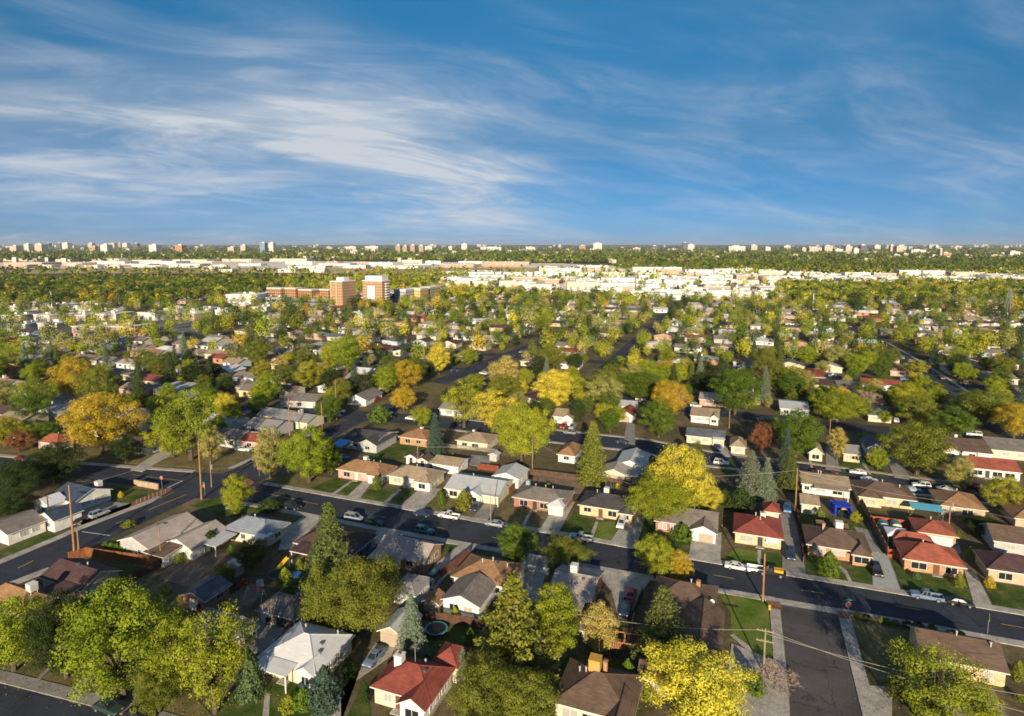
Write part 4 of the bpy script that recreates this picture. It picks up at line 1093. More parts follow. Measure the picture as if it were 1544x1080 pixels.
H('brown hip-roofed house with a big yellow evaporative cooler', (824, 1076), (955, 1092), (928, 1008), 'hip', 2.0, 'brown', 'cream', he=2.9, front='p.2:2 w.45 d.6', wings=[(.70, -1.6, 1.0, 4, 'gv', 1.0, 'white', 'w.5:1.2', '')],
  top=[('cooler', .42, .60, 1.5, 'yellow'), ('chimney', .56, .62, .5, 1.6, 'orange'), ('pipe', .2, .6), ('pipe', .3, .55)])
H('long dark brown house on the corner beside the sunny lawn', (978, 915), (1080, 926), (1081, 884), 'hip', 1.8, 'brown', 'tan', front='w.3', right='w.5', wings=[(.55, -14.5, 1.14, .5, 'gv', 1.6, 'tan', 'w.5:2 w.85:1', 'w.3 w.6')],
  top=[('chimney', .72, .6, .6, .8, 'orange'), ('pipe', .6, .55), ('dish', .97, .2)])
H('pinkish grey low gabled house with a white roof cooler near the street', (824, 893), (893, 909), (927, 864), 'gu', 1.3, 'pinkgrey', 'brick', front='w.3 w.7', right='w.3 w.7', wings=[(.25, -3.2, .9, 0, 'post', .3, 'tan', '', '')], top=[('cooler', .42, .55, 1.2), ('box', .7, .4)])
H('orange brown hip house with a white wing behind the tall tiered pine', (675, 874), (765, 887), (796, 851), 'hip', 1.7, 'orange', 'white', front='w.15 w.8', wings=[(.15, -7, .80, 0, 'gv', 1.2, 'white', 'w.3 w.7', '', 'taupe')],
  top=[('pipe', .42, .42), ('pipe', .85, .6), ('box', .68, .5), ('pipe', .6, .5)])
H('pinkish grey gabled house with orange brick sides beside the tallest spruce', (560, 835), (641, 849), (667, 820), 'gu', 1.5, 'pinkgrey', 'orange', front='w.7', right='w.35 w.7', wings=[(-.02, -2.6, .6, 0, 'post', .25, 'white', '', '')], top=[('pipe', .3, .6), ('box', .7, .6)])
H('grey hip-roofed garage with a white side wall right of the tallest spruce', (585, 893), (627, 899), (652, 871), 'hip', 1.2, 'grey', 'white', right='w.5', name='garage', cat='garage')
H('small brown garden shed left of the white-winged orange house', (632, 909), (662, 914), (676, 897), 'gv', .7, 'orange', 'tan', he=2.2, front='w.5:.8', name='shed', cat='shed')
H('maroon-roofed house partly behind the tallest spruce', (440, 819), (532, 837), (550, 803), 'hip', 1.7, 'maroon', 'tan', front='w.12 w.35', right='w.3 w.7', wings=[(.12, -3.4, .55, 0, 'post', .3, 'white', '', '')], top=[('pipe', .6, .5)])
H('pale blue grey hip-roofed cream house near the crossing', (331, 798), (402, 811), (428, 786), 'hip', 1.5, 'pale_shaded', 'cream', front='w.18:1 w.45:1 w.7:1', right='w.5', wings=[(.82, -2.4, 1.05, 1.0, 'post', .2, 'white', '', '', 'white')], top=[('pipe', .45, .55), ('box', .6, .5)])  # roof is the pale one with shade put into its blue-grey colour
H('large tan-roofed house with clerestory strip beside the orange fence', (166, 820), (222, 829), (281, 782), 'gv', 1.4, 'pinkgrey', 'grey', ang=23, he=3.0, front='w.3:.8 w.7:.8', right='w.3:2 w.6:2', top=[('box', .4, .5), ('box', .55, .55)],
  wings=[(1.0, 3.5, 1.95, 12, 'gv', 1.4, 'white', 'w.8:1', '', 'pinkgrey', .5), (1.0, -.5, 1.62, 3.5, 'flat', .5, 'white', 'p.3:1.8 p.75:1.8', 'p.5:2', 'brown', .6), (1.95, 6, 2.35, 11, 'post', .3, 'white', '', '', 'pale', .5)])
H('dark maroon L-shaped house below the orange board fence', (38, 879), (122, 892), (158, 852), 'gu', 1.5, 'maroon', 'tan', ang=23, front='o.7:3.5', right='w.3:.9 w.65:.9', wings=[(.45, -3, .98, 0, 'post', .3, 'tan', '', '')], top=[('pipe', .6, .6), ('box', .45, .5)])
H('orange brown roof with a white cooler in the bottom-left corner', (-60, 915), (30, 926), (48, 887), 'hip', 1.7, 'orange', 'tan', ang=23, front='w.5', top=[('cooler', .82, .62, 1.2), ('pipe', .95, .4)])
H('dark teal-roofed garage with a pale blue door in the back yards', (267, 900), (308, 909), (347, 879), 'gv', .9, 'slate', 'brick', he=2.5, front='g.5:1.9', right='w.6', name='garage', cat='garage')
H('tan hip-roofed garage house with an open carport behind the white-roofed house', (379, 922), (445, 935), (473, 904), 'hip', 1.5, 'taupe', 'tan', he=2.6, front='o.72:3.2 g.2:1.8', wings=[(.45, 5.5, .8, 8, 'gv', .8, 'tan', '', '')], top=[('pipe', .7, .7)])
H('grey-roofed house half hidden under the bottom-left trees', (275, 945), (368, 960), (392, 939), 'hip', 1.5, 'grey', 'tan', right='w.3 w.6', front='w.5')
H('pale grey garage at the end of the long bottom driveway', (564, 955), (607, 962), (632, 925), 'gv', .9, 'pale', 'tan', he=2.6, front='t.45:2.6', name='garage', cat='garage')
H('small grey tan gabled garage behind the straw birch', (871, 953), (915, 960), (943, 932), 'gu', .9, 'taupe', 'grey', he=2.4, front='w.4', name='garage', cat='garage')
H('brown shed roof between the bright yellow tree and the yellow cooler', (957, 1026), (1012, 1034), (1030, 1004), 'gu', .9, 'brown', 'tan', he=2.4, name='garage', cat='garage', front='w.5')
H('brown gabled house with pale yellow walls at the lower right corner', (1392, 1002), (1525, 1017), (1478, 962), 'gu', 1.7, 'brown', 'yellow', right='w.4:1', front='w.3 w.8:1', top=[('box', .45, .55), ('pipe', .5, .5), ('pipe', .9, .4)])
H('dark brown roof cut by the bottom right frame corner', (1395, 1090), (1535, 1108), (1512, 1045), 'hip', 1.6, 'taupe', 'brick', front='w.5')
# beyond the main street
H('orange brown hip-roofed brick house left of the pale drives', (503, 709), (577, 718), (598, 703), 'hip', 1.6, 'orange', 'pink', front='p.2:1.8 d.42 w.6:1.4', wings=[(.72, -.8, 1.0, 3, 'hip', .9, 'white', 'w.5:1.4', '')], top=[('cooler', .4, .75, 1.0), ('pipe', .5, .7), ('pipe', .6, .7), ('pipe', .75, .7)])
H('tan grey hip-roofed house with white awnings beside the wide drive', (579, 719), (652, 727), (672, 711), 'hip', 1.6, 'tan', 'cream', front='p.2:2 d.45 a.55:1.8 w.55:1.6', right='w.3 w.65', wings=[(.66, -1.2, 1.0, 3, 'hip', 1.0, 'white', 'p.5:1.8', '')], top=[('pipe', .5, .55)])
H('pale metal-roofed house with attached carport beside a light pole', (666, 738), (752, 749), (775, 724), 'gu', 1.5, 'metal', 'cream', front='p.15:2 w.35:1.5', wings=[(.45, -1.6, .72, 3, 'gv', .9, 'white', 'p.5:1.8', ''), (.72, -1.0, 1.04, 5, 'post', .35, 'white', '', '', 'metal')], top=[('pipe', .35, .6)])
H('white garage with pale metal gable roof behind the carport', (740, 719), (783, 724), (796, 707), 'gv', 1.1, 'pale', 'white', he=2.8, front='g.5:2.4', right='w.5', name='garage', cat='garage')
H('brown grey low house of red brick with white front garage', (768, 753), (853, 762), (866, 741), 'hip', 1.3, 'taupe', 'brick', front='p.2:1.9 d.42 p.6:1.8', wings=[(.73, -1.5, 1.0, 2.5, 'hip', .7, 'white', 'g.5:2.6', '', 'white')], top=[('cooler', .12, .8, .9, 'blue'), ('pipe', .3, .7), ('pipe', .5, .72), ('pipe', .65, .7)])
H('charcoal-roofed tan brick house with a white car in its drive', (866, 768), (957, 774), (970, 752), 'hip', 1.5, 'dark', 'yellow', front='w.15:1.6 d.4 p.62:1.8', wings=[(.78, -1.0, 1.0, 3, 'hip', .8, 'yellow', 'w.5:1.2', '')], top=[('cooler', .42, .7, 1.1), ('pipe', .25, .6)])
H('grey gabled house with white front gable behind golden kerb tree', (984, 788), (1083, 800), (1089, 773), 'gu', 1.6, 'taupe', 'brick', front='p.12:1.6 w.3:1.3 d.45', right='w.4', wings=[(.60, -2.0, 1.0, 3, 'gv', 1.1, 'white', 't.62:2.8', '')], top=[('pipe', .4, .6), ('box', .5, .55), ('antenna', .62, .55)])
H('red hip-roofed yellow brick house with white chimney on the main street', (1105, 807), (1182, 814), (1181, 784), 'hip', 1.9, 'red', 'yellow', front='p.25:2.4 d.55 a.8:2.2 w.8:2', right='w.4', wings=[(.68, 10, 1.0, 14, 'hip', 1.0, 'cream', 'w.5:1', '', None, -1.2)], top=[('chimney', .62, .7, 1.0, .9, 'white'), ('pipe', .45, .55), ('pipe', .55, .4)])
H('brown hip-roofed orange brick house with white cooler', (1216, 824), (1316, 836), (1304, 804), 'hip', 1.8, 'brown', 'orange', front='p.2:1.8 w.5:2.2', right='w.5', wings=[(.72, -1.2, 1.0, 4, 'hip', 1.1, 'orange', 'p.5:2.4', ''), (.2, 8.5, .75, 11, 'gu', .8, 'tan', '', '')], top=[('cooler', .56, .62, 1.3), ('chimney', .3, .62, .5, .8, 'orange'), ('pipe', .28, .5)])
H('bright red hip-roofed orange brick house by the broad green lawn', (1364, 848), (1459, 857), (1436, 828), 'hip', 1.8, 'redbright', 'orange', front='p.25:2.4 d.55 p.8:1.8', wings=[(.02, 8.5, .7, 11, 'hip', .9, 'orange', '', '')], top=[('pipe', .4, .6)])
H('red hip-roofed garage with wide white door', (1384, 805), (1447, 811), (1436, 789), 'hip', 1.3, 'redbright', 'orange', he=2.8, front='g.55:4.8', name='garage', cat='garage', top=[('pipe', .45, .6)])
H('dark maroon hip-roofed house with tan walls at the right frame edge', (1490, 860), (1585, 872), (1562, 842), 'hip', 1.6, 'maroon', 'tan', front='p.3:2 w.8')
H('maroon-roofed grey-walled house at the right frame edge above the tan-walled one', (1499, 818), (1590, 828), (1570, 802), 'gu', 1.7, 'brown', 'grey', front='w.3 w.7')
H('small tan garden garage left of the blue bounce house', (1206, 760), (1238, 764), (1232, 747), 'gu', .9, 'tan', 'cream', he=2.7, name='garage', cat='garage')
H('long low tan-roofed house behind the blue bounce house', (1207, 729), (1285, 739), (1283, 718), 'gu', 1.1, 'tan', 'white', front='w.1:1 w.4:2 p.75:2', wings=[(.25, -2.5, .95, 0, 'post', .25, 'white', '', '')], top=[('pipe', .4, .7), ('pipe', .45, .65)])
H('brown hip-roofed house with yellow trim right of the bounce house', (1292, 746), (1384, 756), (1370, 734), 'hip', 1.7, 'brown', 'yellow', front='w.2:1.5 p.6:2', wings=[(0, -1.5, .4, 3, 'hip', 1.0, 'yellow', 'p.5:2', '')], top=[('pipe', .8, .5), ('pipe', .5, .6)])
H('orange brown hip-roofed house right of the yellow-trimmed one', (1417, 761), (1491, 771), (1484, 748), 'hip', 1.7, 'orange', 'tan', front='w.2 p.6:2', top=[('pipe', .5, .6)])
H('orange roof cut by the right frame edge under the yellow-green tree', (1528, 780), (1600, 790), (1585, 764), 'hip', 1.7, 'orange', 'tan', front='w.4')
H('long red-roofed white house at the right edge', (1461, 705), (1543, 714), (1533, 696), 'gu', 1.5, 'redbright', 'white', front='p.15:2 d.35 p.55:2 p.8:2', top=[('cooler', .35, .75, .9)])
H('white gabled house with brown and red roof above the long red one', (1431, 676), (1500, 686), (1490, 664), 'gu', 1.7, 'brown', 'white', front='w.5', wings=[(-.28, -1.5, .12, 5, 'gv', 1.3, 'white', 'w.5', '', 'redbright')], top=[('chimney', .3, .6, .7, .9, 'white')])
H('grey brown roof at the far right edge of the second street', (1490, 676), (1575, 686), (1560, 665), 'gu', 1.6, 'taupe', 'cream', front='w.3 w.6')
# between the main street and the second street
H('tan hip-roofed orange brick house left of the blue-green spruce', (599, 659), (644, 664), (651, 650), 'hip', 1.5, 'orange', 'orange', front='p.3:1.6 w.7', top=[('chimney', .5, .7, .8, .8, 'white')])
H('tan hip-roofed house right of the blue-green spruce', (686, 664), (736, 670), (750, 656), 'hip', 1.5, 'tan', 'cream', front='w.25 p.6:2', top=[('chimney', .3, .7, .6, .7, 'white')])
H('dark grey L-shaped roof at the second crossing', (512, 665), (566, 671), (590, 650), 'gu', 1.6, 'dark', 'grey', front='w.4', wings=[(.55, -1, 1.1, 10, 'gv', 1.4, 'grey', 'w.5', '')])
H('white garden shed with rust brown roof in the green yard', (608, 690), (628, 692), (634, 684), 'gv', .7, 'brown', 'white', he=2.3, name='shed', cat='shed', front='d.5')
H('second white garden shed with brown roof beside the tan garage', (625, 695), (645, 697), (650, 688), 'gv', .7, 'brown', 'white', he=2.2, name='shed', cat='shed', front='d.5')
H('white garage with tan gable roof in the middle back yards', (648, 699), (692, 705), (710, 692), 'gu', 1.0, 'tan', 'white', he=2.6, name='garage', cat='garage', front='g.3:2.4', right='w.5')
H('small grey metal shed in the back yard left of the dirt', (735, 686), (750, 688), (752, 682), 'gv', .4, 'pale', 'grey', he=2.1, name='shed', cat='shed')
H('orange brown roof left of the tall yellow-green conifer', (840, 683), (868, 688), (880, 672), 'hip', 1.5, 'orange', 'white', front='w.5')
H('pale grey-roofed house behind the pinkish garage', (927, 700), (972, 706), (972, 684), 'gv', 1.3, 'pale', 'white', front='w.5', right='w.5')
H('pinkish grey garage with cream gable and wide door right of the conifer', (905, 713), (944, 718), (950, 704), 'gv', 1.1, 'pinkgrey', 'cream', he=2.6, name='garage', cat='garage', front='t.5:4.2', wings=[(1.0, .5, 1.5, 4.5, 'flat', .2, 'tan', '', '')])
H('pale grey flat house with white carport beyond the big yellow tree', (1033, 657), (1094, 663), (1094, 651), 'gu', 1.2, 'slate', 'cream', front='p.2:1.6 w.5', wings=[(.72, -1.5, 1.0, 2, 'post', .3, 'white', '', '', 'white')])
H('small cream house with tan roof right of the russet tree', (1100, 672), (1126, 675), (1126, 663), 'hip', 1.3, 'tan', 'cream', front='p.5:1.8')
H('cream front-gabled house on the second street by the pale drive', (1218, 682), (1243, 685), (1242, 670), 'gv', 1.4, 'tan', 'cream', front='p.5:1.8')
H('dark grey-roofed cream house behind the small lime tree', (1270, 684), (1300, 687), (1300, 674), 'gu', 1.3, 'grey', 'yellow', front='w.3 w.7')
H('white gable house between dark grey roof and big olive tree', (1306, 676), (1336, 679), (1332, 664), 'gv', 1.4, 'slate', 'white', front='w.5')
# left of the cross street
H('white gabled house with dark blue roof by the crossing', (60, 752), (112, 759), (164, 736), 'gu', 1.6, 'blue', 'white', ang=24, he=2.9, right='w.3:1.9 w.7:2.6', wings=[(.0, -3.5, .62, 0, 'gv', 1.1, 'white', 'w.6:1', '', 'white')], top=[('cooler', .75, .85, 1.2)])  # shade of the back slope is put into the dark blue roof colour
H('white barn-like garage with dark blue roof beside the tall left pole', (46, 782), (80, 787), (124, 768), 'gv', 1.2, 'blue', 'white', ang=24, he=3.0, front='w.6:.9', name='garage', cat='garage')
H('long white house with grey roof at the left frame edge', (-42, 797), (10, 808), (62, 781), 'gv', 1.3, 'taupe', 'white', ang=24, right='w.4:1.2 w.72:1.2', front='w.5')
H('red hip-roofed house at the far left street', (55, 665), (86, 669), (123, 661), 'hip', 1.6, 'redbright', 'pink', front='w.3 w.7', right='w.3', ang=15, top=[('pipe', .6, .6)])
H('maroon-roofed house behind the dark rounded tree at the left', (172, 672), (222, 676), (232, 662), 'gu', 1.5, 'maroon', 'cream', front='w.3 p.7:2', ang=15)
H('red-roofed house at the white pickup beyond the crossing', (355, 665), (392, 668), (398, 658), 'gu', 1.4, 'red', 'pink', front='w.5', ang=15)
H('grey taupe house with drive and dark car on the second street', (418, 605), (476, 607), (482, 594), 'gu', 1.3, 'taupe', 'grey', front='w.2 p.55:1.6 g.85:2.4', ang=10)
H('white house with low red roof beyond the second crossing', (517, 574), (560, 576), (563, 567), 'hip', 1.4, 'red', 'white', front='w.3 w.6', ang=16)
H('tan-roofed house beside the low red roof past the crossing', (558, 580), (590, 582), (592, 571), 'hip', 1.3, 'tan', 'cream', front='w.4', ang=16)
H('front-gabled white house behind the second crossing poles', (520, 602), (552, 604), (560, 590), 'gv', 1.6, 'taupe', 'white', front='w.5 d.8', ang=16)
H('small cream front gable left of the second crossing poles', (475, 584), (500, 585), (503, 577), 'gv', 1.2, 'tan', 'white', front='w.5', ang=16)
H('dark grey long house upper left with pale gable', (225, 606), (262, 608), (275, 590), 'gv', 1.2, 'grey', 'white', front='w.5', ang=16)
H('blue grey flat roof upper left near the dark spruce', (226, 588), (266, 590), (268, 577), 'flat', .3, 'pale', 'cream', front='w.5', ang=14)
H('pale blue house with grey gables between the two orange trees', (44, 622), (90, 625), (94, 611), 'gv', 1.4, 'pale', 'blue', front='w.5', ang=14)
H('slate grey roof left below the upper orange tree', (70, 602), (112, 604), (115, 588), 'gu', 1.4, 'grey', 'white', front='w.5', ang=14)
H('small green-roofed cream house by the right middle lawn', (1308, 626), (1347, 629), (1343, 616), 'hip', 1.5, 'green', 'cream', front='w.3 w.7')
H('long pale blue-grey flat-roofed house on the right middle', (1175, 616), (1222, 620), (1220, 606), 'gu', 1.0, 'pale', 'blue', front='w.2 w.5 w.8')
H('red roof above the tan row on the right middle', (1213, 567), (1245, 570), (1243, 559), 'hip', 1.3, 'red', 'cream', front='w.5')
H('tan brick house row end with brown roof on the right middle', (1216, 580), (1258, 583), (1256, 572), 'gu', 1.2, 'maroon', 'yellow', front='w.2 w.6')
H('grey house with yellow garage on the right middle row', (1262, 584), (1300, 588), (1298, 576), 'gu', 1.2, 'taupe', 'grey', front='g.2:2 w.6')
H('orange-roofed house with pale posts near the far right street', (1340, 558), (1370, 561), (1367, 550), 'hip', 1.4, 'orange', 'pink', front='w.3 w.7')
H('long tan-roofed pale house at the far right edge', (1488, 569), (1538, 573), (1532, 563), 'gu', 1.0, 'tan', 'cream', front='w.2 w.5 w.8')
H('brown-roofed cream house right of the far right street', (1430, 558), (1460, 561), (1458, 551), 'hip', 1.4, 'tan', 'cream', front='w.3 w.7')
H('tan hip-roofed pink brick house right of the wide green tree', (997, 596), (1030, 599), (1030, 589), 'hip', 1.3, 'tan', 'pink', front='w.3 p.7:1.8')
H('tan roof with tall hip left of the slim bare tree, middle', (968, 558), (1002, 560), (1003, 548), 'hip', 1.6, 'tan', 'orange', front='w.3 w.7')
H('violet grey roof with blue gutter below the large green tree', (1053, 602), (1098, 606), (1096, 594), 'gu', 1.1, 'pinkgrey', 'pink', front='w.3 w.6')
H('tan gabled white house below the dark narrow tree', (832, 628), (866, 631), (868, 620), 'gu', 1.5, 'tan', 'white', front='w.3', wings=[(.5, -1.5, 1, 3, 'gv', 1.1, 'white', 'w.5', '')])
H('white garage house with dark red roof at the pale driveway', (931, 626), (955, 628), (954, 616), 'gv', 1.3, 'red', 'white', front='t.5:2.6')
H('pale blue roof right of the pale sage tree', (931, 613), (958, 615), (958, 605), 'gu', 1.0, 'pale', 'blue', front='w.5')
H('brown roof left of the middle beyond the second street', (793, 594), (838, 597), (842, 586), 'hip', 1.4, 'brown', 'tan', front='w.5', top=[('chimney', .7, .7, .6, 1, 'white')])
H('orange tan roof with white dormers beside the pole, middle', (1040, 626), (1085, 631), (1084, 617), 'gu', 1.3, 'tan', 'white', front='w.3 w.6', wings=[(.7, -1, 1, 3, 'gv', 1.0, 'white', 'w.5', '')])
# ------------------------------------------------------------------ vehicles
PAINT = object_colour('car_paint', rough=.4, spec=.4, coat=.15, vary=.05, scale=.8)
TYRE = plain('tyre_rubber', (.02, .02, .021), rough=.9); RIM = plain('wheel_rim', (.42, .42, .43), rough=.35, metal=.6)
HEADL = plain('headlight_lens', (.6, .6, .58), rough=.15, spec=.6); TAILL = plain('taillight_lens', (.32, .012, .012), rough=.2, spec=.6); BUMP = plain('bumper_plastic', (.045, .045, .048), rough=.6)
BED = plain('bed_liner', (.05, .05, .055), rough=.8)

def loft(m, secs, mi=0):
    n = len(secs[0]); idx = []
    for s in secs:
        idx.append(len(m.v)); m.v += s
    for a, b_ in zip(idx, idx[1:]):
        for q in range(n):
            m.f.append((a + q, a + (q + 1) % n, b_ + (q + 1) % n, b_ + q)); m.m.append(mi)
    m.f.append(tuple(idx[0] + q for q in reversed(range(n)))); m.m.append(mi)
    m.f.append(tuple(idx[-1] + q for q in range(n))); m.m.append(mi)

def sec(x, hw, zb, zt):
    zm = zb + (zt - zb) * .45; r = .10
    return [(x, -hw * .9, zb), (x, hw * .9, zb), (x, hw, zb + .15), (x, hw, zm), (x, hw * .97, zt - r), (x, hw * .86, zt), (x, -hw * .86, zt), (x, -hw * .97, zt - r), (x, -hw, zm), (x, -hw, zb + .15)]

SPEC = {  # length, half width, body stations (x, top), glasshouse (x0 base, x0 top, x1 top, x1 base), roof height, wheel x, wheel radius
 'sedan': (4.7, .90, [(-2.35, .78), (-2.2, .93), (-1.45, .98), (.85, .95), (1.9, .84), (2.28, .70), (2.35, .58)], (-1.75, -1.0, .25, 1.05), 1.44, (-1.38, 1.42), .33),
 'suv': (4.7, .94, [(-2.35, .90), (-2.28, 1.08), (-1.4, 1.10), (.9, 1.06), (2.0, .98), (2.3, .82), (2.35, .62)], (-2.22, -1.95, .15, .95), 1.76, (-1.35, 1.42), .37),
 'van': (4.9, .97, [(-2.45, .90), (-2.4, 1.10), (-1.4, 1.10), (1.1, 1.05), (2.05, .95), (2.4, .78), (2.45, .60)], (-2.36, -2.2, .45, 1.6), 1.80, (-1.45, 1.5), .35),
 'pickup': (5.6, .98, [(-.55, 1.05), (.9, 1.06), (1.05, 1.08), (2.4, 1.02), (2.72, .88), (2.8, .62)], (-.55, -.45, .55, 1.15), 1.80, (-1.75, 1.75), .40),
 'old_sedan': (5.3, .95, [(-2.65, .78), (-2.55, .90), (-1.5, .94), (1.0, .93), (2.4, .88), (2.6, .72), (2.65, .55)], (-1.7, -1.15, .1, .75), 1.40, (-1.5, 1.65), .34)}

CARMESH = {}
def car_parts(kind):
    if kind in CARMESH: return CARMESH[kind]
    L, hw, st, gh, zr, wx, wr = SPEC[kind]; P = []
    m = MB(); secs = []
    for i, (x, zt) in enumerate(st):
        e = min(1, .9 + .1 * min(i, len(st) - 1 - i)); secs.append(sec(x, hw * (e if kind != 'pickup' or i else 1), .30, zt))
    loft(m, secs)
    zb = [z for x, z in st if gh[0] - .3 <= x <= gh[3] + .3]; zb = min(zb) - .03
    b0, b1 = hw * .86, hw * .66
    m.box(gh[1] + .04, -b1 - .02, zr - .05, gh[2] - .04, b1 + .02, zr + .025)
    for s in (-1, 1):                         # pillars
        for xa, xb in ((gh[0], gh[1]), (gh[3], gh[2]), ((gh[0] + gh[3]) / 2, (gh[1] + gh[2]) / 2)):
            m.tube([(xa, s * b0, zb), (xb, s * b1, zr - .02)], .045, 4)
    if kind == 'pickup':
        y = hw
        m.box(-2.8, -y, .45, -.55, -y + .12, 1.06); m.box(-2.8, y - .12, .45, -.55, y, 1.06); m.box(-2.8, -y + .12, .45, -2.7, y - .12, 1.02); m.box(-.66, -y + .12, .45, -.55, y - .12, 1.05)
    P.append(('body', m.mesh('body', PAINT)))
    if kind == 'pickup':
        f = MB(); f.box(-2.695, -hw + .13, .60, -.67, hw - .13, .66); P.append(('bed', f.mesh('bed', BED)))
    g = MB()
    lo = [(gh[0], -b0, zb), (gh[3], -b0, zb), (gh[3], b0, zb), (gh[0], b0, zb)]; up = [(gh[1], -b1, zr - .03), (gh[2], -b1, zr - .03), (gh[2], b1, zr - .03), (gh[1], b1, zr - .03)]
    for i in range(4): g.face([lo[i], lo[(i + 1) % 4], up[(i + 1) % 4], up[i]])
    P.append(('window', g.mesh('window', glass())))
    t = MB(); t.tube([(0, -.11, 0), (0, .11, 0)], wr, 16); tm = t.mesh('wheel', TYRE)
    r = MB(); r.tube([(0, -.118, 0), (0, .118, 0)], wr * .6, 12); rm = r.mesh('rim', RIM)
    for x in wx:
        for s in (-1, 1): P.append(('wheel', tm, (x, s * (hw - .10), wr), ('rim', rm)))
    fx, rx = st[-1][0], -L / 2; zl = st[-2][1] - .12
    h = MB(); h.box(-.06, -.17, -.07, .03, .17, .07); hm = h.mesh('headlight', HEADL); k = MB(); k.box(-.03, -.14, -.10, .05, .14, .10); km = k.mesh('taillight', TAILL)
    for s in (-1, 1):
        P.append(('headlight', hm, (fx - .03, s * hw * .66, zl), None)); P.append(('taillight', km, (rx, s * hw * .74, (st[0][1] if kind != 'pickup' else 1.0) - .12), None))
    b_ = MB(); b_.box(fx - .05, -hw * .86, .28, fx + .07, hw * .86, .46); b_.box(rx - .07, -hw * .86, .30, rx + .04, hw * .86, .48); P.append(('bumper', b_.mesh('bumper', BUMP)))
    CARMESH[kind] = P
    return P

PC = dict(white=(.72, .72, .71), silver=(.30, .33, .37), steel=(.13, .19, .29), grey=(.20, .21, .22), black=(.013, .014, .017), navy=(.018, .035, .085), blue=(.03, .12, .30), teal=(.04, .14, .16), green=(.025, .055, .045), red=(.38, .02, .018), maroon=(.12, .014, .018),
          yellow=(.55, .30, .02), gold=(.30, .22, .10), purple=(.05, .03, .055), skyblue=(.20, .34, .45))
def put_car(kind, x, y, ang, colour, label, parts=True, z=.02, group='cars of the neighbourhood', desc=None, ref=None):
    nm = dict(sedan='sedan_car', old_sedan='sedan_car', suv='suv', van='minivan', pickup='pickup_truck')[kind]
    cat = dict(sedan='car', old_sedan='car', suv='car', van='van', pickup='pickup truck')[kind]
    o = empty(nm, (x, y, z), ang, label, cat, group); o.scale = (.86, .86, .86)
    for p in car_parts(kind):
        c = link(p[0], p[1], o)
        if p[0] == 'body': c.color = (*PC[colour], 1)
        if len(p) > 2:
            c.location = p[2]
            if p[3]: link(p[3][0], p[3][1], c)
    note(o, desc, ref, (x, y), 1.5, label)
    FOOT.append((x, y, 2.2))
    return o
def V(kind, colour, px, py, head, label, z=.02, turn=0):
    x, y = G(px, py, z)
    a = {'A': -R(TH), '-A': math.pi - R(TH), 'v': math.pi / 2 - R(TH), '-v': -math.pi / 2 - R(TH), 'L': -R(11), 'Cv': math.pi / 2 - R(24), '-Cv': -math.pi / 2 - R(24)}[head] + R(turn)
    return put_car(kind, x, y, a, colour, label, z=z)
